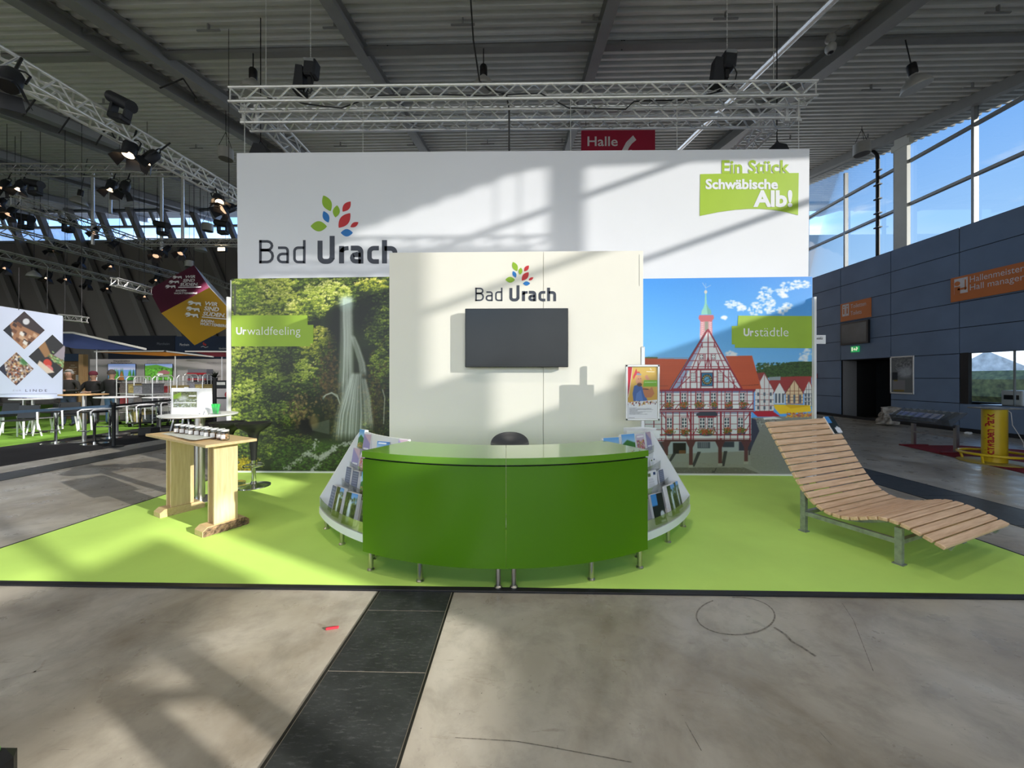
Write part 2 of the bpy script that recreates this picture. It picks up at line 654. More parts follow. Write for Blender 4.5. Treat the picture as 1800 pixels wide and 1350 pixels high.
def plate_mat():
    m = mat('steel_cover_plate', (0.034, 0.037, 0.038), 0.42, 0.3, 0.3, 6, 0.25)
    nt = m.node_tree
    N, L = nt.nodes.new, nt.links.new
    p = nt.nodes['Principled BSDF']
    tc = N('ShaderNodeTexCoord')
    mp = N('ShaderNodeMapping'); mp.inputs['Scale'].default_value = (5, 22, 1); mp.inputs['Rotation'].default_value = (0, 0, 0.9)
    L(tc.outputs['Object'], mp.inputs[0])
    n = N('ShaderNodeTexNoise'); n.inputs['Scale'].default_value = 3; n.inputs['Detail'].default_value = 9; n.inputs['Roughness'].default_value = 0.8
    L(mp.outputs[0], n.inputs['Vector'])
    r = N('ShaderNodeValToRGB'); r.color_ramp.elements[0].position = .53; r.color_ramp.elements[1].position = .72
    r.color_ramp.elements[1].color = (.35, .35, .35, 1)
    L(n.outputs[0], r.inputs[0])
    x = N('ShaderNodeMix'); x.data_type = 'RGBA'
    L(r.outputs[0], x.inputs[0])
    src = p.inputs['Base Color'].links[0].from_socket
    L(src, x.inputs[6]); x.inputs[7].default_value = (.33, .34, .33, 1)
    L(x.outputs[2], p.inputs['Base Color'])
    return m
M_PLATE = plate_mat()
M_STEEL = mat('brushed_steel', (0.55, 0.53, 0.50), 0.28, 1.0, 0.1, 40, stretch=(1, 1, .05))
M_ALU = mat('truss_aluminium', (0.85, 0.85, 0.84), 0.36, 0.7, 0.1, 30)
M_CHROME = mat('chrome', (0.75, 0.75, 0.75), 0.12, 1.0, 0.04, 20)
M_BLACK = mat('black_plastic', (0.012, 0.012, 0.013), 0.45, 0, 0.2, 30)
M_RUBBER = mat('black_rubber', (0.008, 0.008, 0.010), 0.5, 0, 0.2, 40)
M_WHITE = mat('white_laminate', (0.82, 0.82, 0.83), 0.45, 0, 0.015, 3)
M_CREAM = mat('cream_panel_paint', (0.80, 0.775, 0.70), 0.55, 0, 0.015, 2)
M_PAPER = mat('white_paper', (0.80, 0.79, 0.80), 0.6, 0, 0.03, 30)

floor = struct(MB().quad((-40, -18, 0), (30, -18, 0), (30, 30, 0), (-40, 30, 0)).build('floor', M_CONC))
# steel covers over the service ducts, plate after plate
def duct(x0, x1, y0, y1, step, off=0.0):
    mb = MB()
    w = x1 - x0
    mb.box((0, 0, 0.002), (w - 0.012, step - 0.008, 0.004))
    me = mb.mesh('duct_cover_plate', M_PLATE)
    y = y0 + off
    while y < y1:
        o = put('duct_cover_plate', me, floor, ((x0 + x1) / 2, y + step / 2, 0.0))
        y += step
    e = MB()
    for x in (x0 - .006, x1 + .006):
        e.box((x, (y0 + y1) / 2, 0.0025), (0.012, y1 - y0, 0.005))
    e.build('duct_frame', M_STEELDARK, floor)
M_STEELDARK = mat('dark_steel_edge', (0.03, 0.028, 0.025), 0.4, 0.6, 0.2, 20)
duct(-1.035, -0.50, -1.0, 2.72, 0.512, off=-0.145)
duct(5.28, 5.98, 2.0, 22, 1.0)
duct(-8.55, -7.95, 2.0, 20, 1.0)

# ring-shaped scuff and crack marks on the concrete
def floor_line(name, pts, w, m):
    return strokes_px(name, [(pts, w, False)], 0, m, floor, to=lambda x, y: Vector((x, y, 0.0012)))
M_SCUFF = mat('scuff_mark', (0.19, 0.17, 0.145), 0.6, 0, 0.6, 60)
M_CRACK = mat('pale_crack', (0.42, 0.38, 0.33), 0.7, 0, 0.2, 40)
ring = []
for i in range(33):
    a = math.radians(95 - 330 * i / 32)
    ring.append((1293 + 69 * math.cos(a), 1083 - 33 * math.sin(a)))
G = [atz(*p) for p in ring]
floor_line('ring_scuff', [(p.x, p.y) for p in G], 0.009, M_SCUFF)
G = [atz(*p) for p in ((1361, 1103), (1380, 1115), (1392, 1128), (1410, 1138), (1434, 1154))]
floor_line('tail_scuff', [(p.x, p.y) for p in G], 0.017, M_SCUFF)
for pts in (((0, 1197), (25, 1191), (58, 1181), (90, 1177)), ((58, 1183), (72, 1173), (80, 1160))):
    G = [atz(*p) for p in pts]
    floor_line('pale_crack', [(p.x, p.y) for p in G], 0.010, M_CRACK)
for pts in (((800, 1297), (905, 1303), (960, 1312), (1110, 1340)), ((1205, 1270), (1233, 1320)), ((1440, 1286), (1462, 1310)), ((1480, 1060), (1500, 1090), (1535, 1180))):
    G = [atz(*p) for p in pts]
    floor_line('scratch', [(p.x, p.y) for p in G], 0.0035, M_SCUFF)

# ------------------------------------------------------------------ carpets
def carpet_mat(name, col, var=0.05):
    m = mat(name, col, 0.85, 0, var, 1.6, 0.0, spec=0.15)
    nt = m.node_tree
    b = nt.nodes.new('ShaderNodeBump'); b.inputs['Strength'].default_value = .25; b.inputs['Distance'].default_value = .003
    n = nt.nodes.new('ShaderNodeTexNoise'); n.inputs['Scale'].default_value = 260
    nt.links.new(n.outputs[0], b.inputs['Height'])
    nt.links.new(b.outputs[0], nt.nodes['Principled BSDF'].inputs['Normal'])
    return m
M_GREEN = carpet_mat('lime_carpet', (0.56, 0.82, 0.18))
M_BLACKC = carpet_mat('black_carpet', (0.022, 0.021, 0.024), 0.2)
M_REDC = carpet_mat('red_carpet', (0.20, 0.008, 0.015), 0.15)
M_GREEN2 = carpet_mat('dark_lime_carpet', (0.17, 0.33, 0.045))
CX0, CX1, CY0, CY1 = -4.76, 4.41, 2.712, 5.915
c = thing('booth_carpet', 'bright lime green carpet covering the booth floor with a black edging', 'carpet', (0, 4, 0))
MB().box(((CX0 + CX1) / 2, (CY0 + CY1) / 2, 0.006), (CX1 - CX0, CY1 - CY0, 0.012)).build('carpet_field', M_GREEN, c)
for nm, ce, d in (('edging_strip', ((CX0 + CX1) / 2, CY0 - .028, .0075), (CX1 - CX0 + .06, .055, .015)),
                  ('edging_strip', (CX0 - .012, (CY0 + CY1) / 2, .007), (.024, CY1 - CY0, .014)),
                  ('edging_strip', (CX1 + .012, (CY0 + CY1) / 2, .007), (.024, CY1 - CY0, .014))):
    MB().box(ce, d, bev=.004).build(nm, M_RUBBER, c)
tag(MB().box((-20.5, 13.5, 0.004), (17.2, 15, 0.008)).build('neighbour_carpet', M_GREEN2), 'green carpet under the white tables of the neighbouring stand', 'carpet')
tag(MB().box((-10.55, 12, 0.003), (2.6, 16, 0.006)).build('aisle_carpet', M_BLACKC), 'black carpet runner beside the green carpet of the tables', 'carpet')
tag(MB().add([atz(1580, 782, .006), atz(1880, 850, .006), atz(2100, 812, .006), atz(1690, 783, .006)], [(0, 1, 2, 3)]).build('red_carpet', M_REDC),
    'dark red carpet under the yellow column and brochure stand', 'carpet')

# ------------------------------------------------------------------ roof
M_ROOF = mat('grey_trapezoid_sheet', (0.64, 0.645, 0.615), 0.5, 0.1, 0.05, 2)
M_BEAM = mat('grey_roof_beam', (0.28, 0.285, 0.28), 0.5, 0.2, 0.05, 3)
def corrugated(x0, x1, y0, y1, pitch=0.235):
    prof = []
    n = int((y1 - y0) / pitch)
    for i in range(n):
        y = y0 + i * pitch
        for t, h in ((0.0, 0), (.36, 0), (.5, .075), (.86, .075)):
            yy = y + t * pitch
            prof.append((yy, roof_z(yy) + h))
    vs = [(x, y, z) for (y, z) in prof for x in (x0, x1)]
    fs = [(2 * i, 2 * i + 1, 2 * i + 3, 2 * i + 2) for i in range(len(prof) - 1)]
    return MB().add(vs, fs)
ceiling = struct(corrugated(-38, 14.7, -16, 24.5).build('ceiling', M_ROOF))
# roof skin above the sheet keeps the daylight out
ys = list(np.linspace(-16, 24.5, 28))
mb = MB()
mb.add([(x, y, roof_z(y) + .25) for y in ys for x in (-38, 14.7)], [(2 * i, 2 * i + 1, 2 * i + 3, 2 * i + 2) for i in range(len(ys) - 1)])
mb.build('roof_skin', M_ROOF, ceiling)
def roof_beam(X, w=.2, d=.34, drop=0.0, name='roof_beam'):
    mb = MB()
    ys = np.linspace(-2, 24.0, 40)
    vs = []
    for y in ys:
        z = roof_z(y) - drop
        for (dx, dz) in ((-w / 2, 0), (-w / 2, -.02), (-w * .12, -.03), (-w * .12, -d + .03), (-w / 2, -d + .02), (-w / 2, -d),
                         (w / 2, -d), (w / 2, -d + .02), (w * .12, -d + .03), (w * .12, -.03), (w / 2, -.02), (w / 2, 0)):
            vs.append((X + dx, y, z + dz))
    n = 12
    fs = [(i * n + k, i * n + (k + 1) % n, (i + 1) * n + (k + 1) % n, (i + 1) * n + k) for i in range(len(ys) - 1) for k in range(n)]
    mb.add(vs, fs)
    return mb.build(name, M_BEAM, ceiling)
for X in (-3.62, 1.75):
    roof_beam(X, .24, .30)
for X in (-9.35, -8.35, -14.4, -15.3, -19.8, -20.7, -25.2, -30.6):
    roof_beam(X, .30, .34)
roof_beam(7.35, .34, .42)
# pipes and trays under the sheet
mb = MB()
mb.tube([(5.85, y, roof_z(y) - .30) for y in np.linspace(-2, 23, 30)], .075, 8)
mb.build('roof_pipe', M_ALU, ceiling, smooth=True)
for Y in (8.35,):
    mb = MB()
    z = roof_z(Y) - .12
    mb.box((-12, Y, z), (50, .16, .02)).box((-12, Y - .08, z + .03), (50, .012, .07)).box((-12, Y + .08, z + .03), (50, .012, .07))
    mb.build('cable_tray', M_BEAM, ceiling)
M_DARKSTEEL = mat('dark_hanger_steel', (0.02, 0.02, 0.022), 0.5, 0.4, 0.2, 20)
for Y in (7.55, 10.2, 13.2):
    for X in np.arange(-12.0, 12.8, 2.7):
        if abs(X - 7.3) < .5: continue
        MB().box((X, Y, roof_z(Y) - .06), (.03, .05, .16)).box((X, Y, roof_z(Y) - .14), (.5, .03, .03)).build('roof_clip', M_BEAM, ceiling)
for (x, y, dx) in ((690, 30, -1), (1082, 48, 1), (320, 140, 1), (210, 205, -1), (128, 205, -1), (40, 175, -1)):
    pass

# ------------------------------------------------------------------ right-hand glass front
M_MULL = mat('grey_window_profile', (0.30, 0.31, 0.31), 0.4, 0.4, 0.05, 5)
M_GLASS = glass_mat('tinted_glazing', (0.30, 0.305, 0.30), 0.03)
M_GLASSC = glass_mat('clear_lower_glazing', (0.58, 0.58, 0.56), 0.03)  # unseen lower panes made clearer to strengthen the sun on the floor
GX = 13.25
window_1 = struct(thing('window_1', 'glass front above the dark wall', None, (GX, 8, 6)))
bays = [17.2, 15.1, 13.0, 10.9, 8.8, 6.7, 4.6, 2.5, 0.4, -2.3, -5.15, -8.0, -11.0, -14.0]
ZT = [6.02, 7.48, 8.94]
for i in range(len(bays) - 1):
    ya, yb = bays[i + 1], bays[i]
    lows = [3.1] + ZT if yb <= -1.5 else ([5.6] + ZT if yb < 8 else ZT)
    for k, z0 in enumerate(lows):
        z1 = lows[k + 1] if k + 1 < len(lows) else None
        za = z1 if z1 else roof_z(ya) + .05
        zb = z1 if z1 else roof_z(yb) + .05
        if z1 is None and max(za, zb) - z0 < .05: continue
        MB().quad((GX, ya, z0), (GX, yb, z0), (GX, yb, zb), (GX, ya, za)).build('pane', M_GLASSC if z0 < 4 else M_GLASS, window_1)
for Y in bays:
    big = Y in (0.4, -2.3)
    w = .30 if Y == 13.0 else (.24 if big else .07)
    mb = MB().box((GX - .04, Y, 7.9), (.14, w, 4.0)) if Y > -1 else MB().box((GX - .04, Y, 6.5), (.14, w, 7))
    mb.build('mullion', M_MULL, window_1)
for z in ZT:
    ya = 7.0 if z < 7 else -15
    MB().box((GX - .05, (ya + 18) / 2, z), (.12, 18 - ya, .085)).build('transom', M_MULL, window_1)
mb = MB()
ysb = list(np.linspace(-15, 24, 30))
vs = []
for y in ysb:
    z = roof_z(y)
    for dx, dz in ((-.28, .02), (-.28, -.30), (-.05, -.30), (-.05, .02)):
        vs.append((GX + dx, y, z + dz))
fs = [(i * 4 + k, i * 4 + (k + 1) % 4, (i + 1) * 4 + (k + 1) % 4, (i + 1) * 4 + k) for i in range(len(ysb) - 1) for k in range(4)]
edge = MB().add(vs, fs).build('edge_beam', M_BEAM, window_1)
# white post and the dark down pipe in front of the glazing
M_POST = mat('off_white_post', (0.62, 0.63, 0.58), 0.5, 0, 0.03, 4)
tag(MB().box((13.14, 12.85, 7.85), (.12, .42, 4.2)).box((13.14, 12.85, 9.6), (.16, .6, .2)).build('steel_post', M_POST),
    'off white steel post in front of the tall glass front', 'post', kind='structure')
mb = MB()
pp = [atx(1525, 266, 13.14), atx(1536, 267, 13.14), atx(1541, 272, 13.14), atx(1543, 280, 13.14), atx(1543, 462, 13.14)]
mb.tube(pp, .06, 10)
for y in (300, 325, 350, 375, 400):
    p = atx(1543, y, 13.14)
    mb.box(p, (.14, .2, .04))
tag(mb.build('down_pipe', M_BLACK, smooth=True), 'black rainwater pipe running down beside the white post', 'pipe')

# ------------------------------------------------------------------ dark wall of cladding boards
M_CLAD = mat('slate_blue_cladding', (0.155, 0.22, 0.34), 0.5, 0, 0.10, 1.2, spec=0.35)
M_VOID = mat('dark_interior', (0.010, 0.011, 0.014), 0.7, 0, 0.1, 3)
wall_right = struct(thing('wall_right', 'dark slate blue wall of large cladding boards', None, (13, 8, 0)))
rows = [0.10, 0.83, 1.57, 2.30, 3.06, 3.81, 4.56, 5.30, 6.05]
cols = [19.2, 17.2, 15.1, 13.1, 11.1, 9.1, 7.1]
def clad(y0, y1, z0, z1):
    MB().box((13.02, (y0 + y1) / 2, (z0 + z1) / 2), (.04, y1 - y0 - .022, z1 - z0 - .018), bev=.004).build('cladding_board', M_CLAD, wall_right)
for i in range(len(cols) - 1):
    y1, y0 = cols[i], cols[i + 1]
    for k in range(len(rows) - 1):
        z0, z1 = rows[k], rows[k + 1]
        if y0 == 13.1 and z1 < 2.35: continue          # doorway
        if y1 <= 11.2 and .8 < z0 + .01 and z1 < 2.35: continue   # office window
        clad(y0, y1, z0, z1)
mb = MB()
mb.box((13.09, 17.15, 3.0), (.08, 4.1, 6.0)).box((13.09, 12.1, 3.0), (.08, 2.0, 6.0))
mb.box((13.09, 14.1, 4.16), (.08, 2.0, 3.7))
mb.box((13.09, 9.1, .4), (.08, 4.0, .8)).box((13.09, 9.1, 4.17), (.08, 4.0, 3.7))
mb.build('backing', M_VOID, wall_right)
MB().box((12.99, 8.6, .05), (.05, 21, .10)).build('skirting', M_VOID, wall_right)
# wall piece that closes the block behind the photographer's shoulder
MB().box((13.05, 3.1, 2.875), (.1, 8.0, 5.75)).build('blank_wall', M_CLAD, wall_right)
# doorway recess with door leaf and pale jamb
door_1 = struct(thing('door_1', 'recessed dark doorway below the toilets sign', None, (13.2, 14.1, 0)))
mb = MB()
mb.box((13.75, 13.12, 1.15), (1.3, .04, 2.3)).box((13.75, 15.08, 1.15), (1.3, .04, 2.3)).box((13.75, 14.1, 2.3), (1.3, 2.0, .04))
mb.build('reveal', M_VOID, door_1)
MB().box((14.4, 14.1, 1.15), (.06, 2.0, 2.3)).build('door_leaf', mat('door_paint', (0.028, 0.034, 0.045), .5, 0, .08, 2), door_1)
MB().box((13.3, 15.03, 1.14), (.5, .06, 2.28)).build('jamb', mat('pale_jamb', (0.22, 0.22, 0.235), .5), door_1)

# office behind the wall, with its own window to the outside
office = struct(thing('window_2', 'office window in the dark wall', None, (13.05, 9, .8)))
MB().quad((13.03, 6.9, .83), (13.03, 11.06, .83), (13.03, 11.06, 2.3), (13.03, 6.9, 2.3)).build('pane', glass_mat('office_glass', (.80, .84, .84), .05), office)
for y in (11.07,):
    MB().box((13.05, y - .09, 1.57), (.1, .2, 1.5)).build('frame', M_BLACK, office)
MB().box((13.08, 9.95, 1.57), (.04, .025, 1.47)).build('glass_joint', M_MULL, office)
room = struct(thing('wall_office', 'dim office room behind the window', None, (15, 9, 0)))
mb = MB()
mb.box((15, 8.5, 5.66), (3.6, 19, .1)).box((14.1, 12.98, 1.6), (1.8, .06, 3.1)).box((15, 2.0, 2.8), (3.6, .1, 5.6)).box((14.1, 8, 2.48), (1.8, 9.9, .06)).box((14.1, 8, .02), (1.8, 9.9, .05))
mb.box((15.0, 8, .4), (.1, 10, .8)).box((15.0, 8, 4.0), (.1, 10, 3.2))
mb.build('office_shell', M_VOID, room)
outside = struct(MB().box((75, 10, -.3), (116, 160, .1)).build('outside_ground', mat('dry_grass', (0.16, 0.13, 0.06), .9, 0, .3, .3)))
struct(MB().box((25, 3, 2.9), (3, 14, 6.4), bev=.8).build('unseen_sun_block', mat('hedge_leaves', (0.09, 0.085, 0.025), .9, 0, .6, 3)))  # added unseen block that keeps sun from entering through the office window
tag(MB().box((34, 24, .9), (3, 40, 2.4), bev=.6).build('hedge', mat('hedge_leaves', (0.09, 0.085, 0.025), .9, 0, .6, 3)), 'brown green hedge outside beyond the office window', 'hedge')
mb = MB()
mb.box((44, 33, .8), (6, 6.5, 2.6)).prism([(41, 29.75, 2.1), (41, 36.2, 2.1), (41, 33, 4.0)], (6, 0, 0))
tag(mb.build('far_house', mat('pale_stone', (0.55, 0.52, 0.48), .8, 0, .3, 2)), 'pale house outside seen through the office window', 'building')

# ------------------------------------------------------------------ unseen wall pieces beside the photographer, sized to shape the sun patches
facade = struct(thing('wall_side', 'unseen lower walls of the glass front, shaped for the sun patches', None, (13.4, -5, 0)))
def sun_mask(y0, y1, z0, z1):
    MB().box((13.35, (y0 + y1) / 2, (z0 + z1) / 2), (.12, y1 - y0, z1 - z0)).build('sun_mask_wall', M_CLAD, facade)
sun_mask(-1.83, -.9, 0, 5.70)
sun_mask(-2.45, -1.83, 0, 6.55)
sun_mask(-4.15, -2.45, 0, 5.80)
sun_mask(-6.1, -4.15, 0, 4.70)
sun_mask(-16, -6.1, 0, 7.2)
sun_mask(-6.2, -4.55, 5.38, 5.92)
# hall side walls out of view and the added glass wall behind the photographer
wall_left = struct(MB().box((-38, 4, 6), (.2, 42, 12)).build('wall_left', M_VOID))

# ------------------------------------------------------------------ far wall with its strip window and raking ribs
FY = 22.0
M_FARW = mat('dark_far_wall', (0.19, 0.175, 0.165), .8, 0, .1, .4)
wall_far = struct(thing('wall_far', 'dark far wall with raking ribs', None, (-12, FY, 0)))
zlo, zmid, zhi = at(200, 424, FY).z, at(200, 399, FY).z, at(200, 372, FY).z
MB().box((-12, FY + .1, zlo / 2), (54, .2, zlo)).box((-12, FY + .1, zhi + 1.6), (54, .2, 3.2)).build('wall_sheet', M_FARW, wall_far)
MB().box((-12, FY + .02, zhi + .9), (54, .1, 1.8)).build('dark_fascia', M_VOID, wall_far)
window_3 = struct(thing('window_3', 'strip window high in the far wall', None, (-20, FY, zlo)))
M_GLASSF = glass_mat('far_glazing', (.56, .62, .78), .02)
rake = -.42       # ribs lean to the right going down
x = -37.0
while x < -15.5:
    def xs(z, x=x): return x + rake * (z - zmid)
    w = 1.93
    for (z0, z1, parts) in ((zlo, zmid, 1), (zmid, zhi, 2)):
        for k in range(parts):
            a, b = x + w * k / parts, x + w * (k + 1) / parts
            MB().quad((a + rake * (z0 - zmid), FY + .05, z0), (b + rake * (z0 - zmid), FY + .05, z0), (b + rake * (z1 - zmid), FY + .05, z1), (a + rake * (z1 - zmid), FY + .05, z1)).build('pane', M_GLASSF, window_3)
    def bar(xa, z0, z1, wd, dp, yoff):
        p = [(xa - wd / 2 + rake * (z0 - zmid), FY - yoff, z0), (xa + wd / 2 + rake * (z0 - zmid), FY - yoff, z0),
             (xa + wd / 2 + rake * (z1 - zmid), FY - yoff, z1), (xa - wd / 2 + rake * (z1 - zmid), FY - yoff, z1)]
        return MB().prism(p, (0, dp, 0))
    bar(x, 0.1, zhi + 1.2, .28, .3, .45).build('raking_rib', mat('rib_grey', (.22, .21, .20), .6, .1), wall_far)
    bar(x + w / 2, zmid, zhi, .17, .12, .05).build('glazing_bar', M_BEAM, window_3)
    x += w
for z in (zlo, zmid, zhi):
    MB().box((-26, FY, z), (24, .12, .13)).build('transom', M_MULL, window_3)

# unseen glazed wall added behind the photographer to let in warm-tinted daylight
window_4 = struct(thing('window_4', 'unseen glass wall added behind the photographer to let daylight in', None, (0, -15, 0)))
MB().quad((-38, -15, 0), (14, -15, 0), (14, -15, 30), (-38, -15, 30)).build('pane', glass_mat('warm_tint_glass', (.98, .93, .84), .02), window_4)
for X in np.arange(-36, 14, 4.0):
    MB().box((X, -15, 6), (.15, .2, 12)).build('mullion', M_MULL, window_4)

# ================================================================== the booth
M_INK_DARK = mat('slate_ink', (0.045, 0.052, 0.075), .5, 0, .03, 8)
M_LIME = mat('lime_ink', (0.37, 0.55, 0.030), .5, 0, .02, 4)
M_LEAF_G = mat('leaf_green_ink', (0.27, 0.46, 0.018), .5, 0, .02, 8)
M_LEAF_R = mat('leaf_red_ink', (0.55, 0.018, 0.025), .5, 0, .02, 8)
M_LEAF_B = mat('leaf_blue_ink', (0.010, 0.17, 0.52), .5, 0, .02, 8)
M_BANNER = mat('white_banner_cloth', (0.80, 0.815, 0.87), .6, 0, .012, 1.0)
YW, YB, YP = 5.95, 6.30, 4.70

def logo(parent, Y, to, lift):
    """leaf cluster and the two-word name under it, in the pixel frame of the large banner"""
    T = lambda x, y: at(*to(x, y), Y - lift)
    Z = lambda x, y: (420 + x / 6.0, 320 + y / 6.0)
    def leaf(p, q, hw, m):
        p, q = np.array(p, float), np.array(q, float)
        d = q - p
        n = np.array((-d[1], d[0])) / np.linalg.norm(d)
        pts = []
        K = 14
        for i in range(K + 1):
            t = i / K
            pts.append(p + d * t + n * hw * math.sin(math.pi * t) ** .85)
        for i in range(K - 1, 0, -1):
            t = i / K
            pts.append(p + d * t - n * hw * math.sin(math.pi * t) ** .85)
        MB().add([T(*Z(*a)) for a in pts], [tuple(range(len(pts)))]).build('printed_leaf', m, parent)
    for a in (((890, 141), (967, 307), 48, M_LEAF_G), ((1036, 245), (1017, 373), 37, M_LEAF_G), ((1178, 205), (1093, 312), 36, M_LEAF_R),
              ((892, 306), (944, 428), 34, M_LEAF_B), ((1174, 328), (1052, 482), 50, M_LEAF_R), ((755, 465), (928, 468), 54, M_LEAF_G),
              ((1260, 424), (1175, 475), 24, M_LEAF_R), ((1073, 535), (1201, 535), 39, M_LEAF_B)):
        leaf(*a)
    def A(cx, cy, rx, ry, a0, a1, n=6): return arc(cx, cy, rx, ry, a0, a1, n)
    S = []
    w = 27
    # B
    S.append(([(226, 858), (226, 612)], w, False))
    S.append(([(214, 626)] + A(300, 671, 48, 45, 90, -90) + [(226, 716)], w, False))
    S.append(([(226, 720)] + A(300, 781, 56, 62, 90, -90) + [(214, 844)], w, False))
    # a
    S.append(([(412, 693)] + A(482, 728, 32, 35, 90, 0) + [(514, 858)], w, False))
    S.append(([(514, 758), (455, 758)] + A(455, 801, 42, 43, 90, 270) + [(514, 844)], w, False))
    # d
    S.append(([(689, 612), (689, 858)], w, False))
    S.append(([(689, 692), (625, 692)] + A(625, 732, 40, 40, 90, 180) + A(625, 804, 40, 40, 180, 270) + [(689, 844)], w, False))
    w = 53
    # U
    S.append(([(855, 618), (855, 790)] + A(905, 790, 50, 47, 180, 270) + A(932, 790, 50, 47, 270, 360) + [(983, 790), (983, 568)], w, False))
    # r
    S.append(([(1082, 858), (1082, 674)], w, False))
    S.append(([(1082, 740)] + A(1140, 740, 58, 42, 180, 95) + [(1156, 697)], 44, False))
    # a
    S.append(([(1180, 697)] + A(1248, 737, 38, 40, 90, 0) + [(1286, 860)], w, False))
    S.append(([(1286, 768), (1230, 768)] + A(1230, 800, 36, 36, 90, 270) + [(1286, 838)], 46, False))
    # c
    S.append(([(1476, 697), (1425, 697)] + A(1425, 740, 48, 43, 90, 180) + A(1425, 795, 48, 43, 180, 270) + [(1476, 838)], 48, False))
    # h
    S.append(([(1535, 858), (1535, 612)], w, False))
    S.append(([(1535, 700), (1600, 700)] + A(1600, 742, 45, 42, 90, 0) + [(1645, 860)], 50, False))
    for grp in (S[0:3], S[3:5], S[5:7], S[7:8], S[8:10], S[10:12], S[12:13], S[13:15]):
        strokes_px('printed_letter', [([Z(*p) for p in pts], ww / 6.0, cl) for pts, ww, cl in grp], Y, M_INK_DARK, parent, to=T)

# ------------------------------------------------------------------ large hanging banner
b = thing('hanging_banner', 'wide white hanging banner with leaf logo above the two wall murals', 'banner', at(918, 490, YB))
p0, p1 = at(416, 493, YB), at(1423, 262, YB)
tl, tr = at(416, 269, YB), at(1423, 262, YB)
bl, br = at(418, 493, YB), at(1421, 492, YB)
MB().prism([bl, br, tr, tl], (0, .03, 0)).build('banner_cloth', M_BANNER, b)
logo(b, YB, lambda x, y: (x, y), .004)
e = MB()
Z7 = lambda x, y: at(1200 + x / 7.5, 260 + y / 7.5, YB - .004)
pts = [(232, 345), (600, 337), (1530, 330), (1522, 887), (1380, 850), (1200, 818), (1030, 803), (870, 803), (700, 815), (480, 845), (225, 897)]
MB().add([Z7(*p) for p in pts], [tuple(range(len(pts)))]).build('lime_field', M_LIME, b)
def tq(name, body, x0, y0, x1, y1, Z, m, par, **k):
    return text_quad(name, body, Z(x0, y1), Z(x1, y1), Z(x0, y0), m, par, **k)
tq('printed_words', 'Ein St\u00fcck', 515, 160, 1412, 340, Z7, M_LIME, b, bold=.025, lift=.001)
tq('printed_words', 'Schw\u00e4bische', 300, 410, 1255, 547, Z7, M_BANNER, b, bold=.035, lift=.003)
tq('printed_words', 'Alb!', 930, 556, 1445, 783, Z7, M_BANNER, b, bold=.04, lift=.003)
for x, y0, y1 in ((430, 181, 269), (638, 179, 268), (820, 178, 267), (1003, 176, 266), (1190, 175, 264), (1404, 172, 262)):
    a, c_ = at(x, y0, YB + .045), at(x, y1 + 3, YB + .02)
    MB().cyl(a, c_, .006, n=5).build('suspension_wire', M_ALU, b)

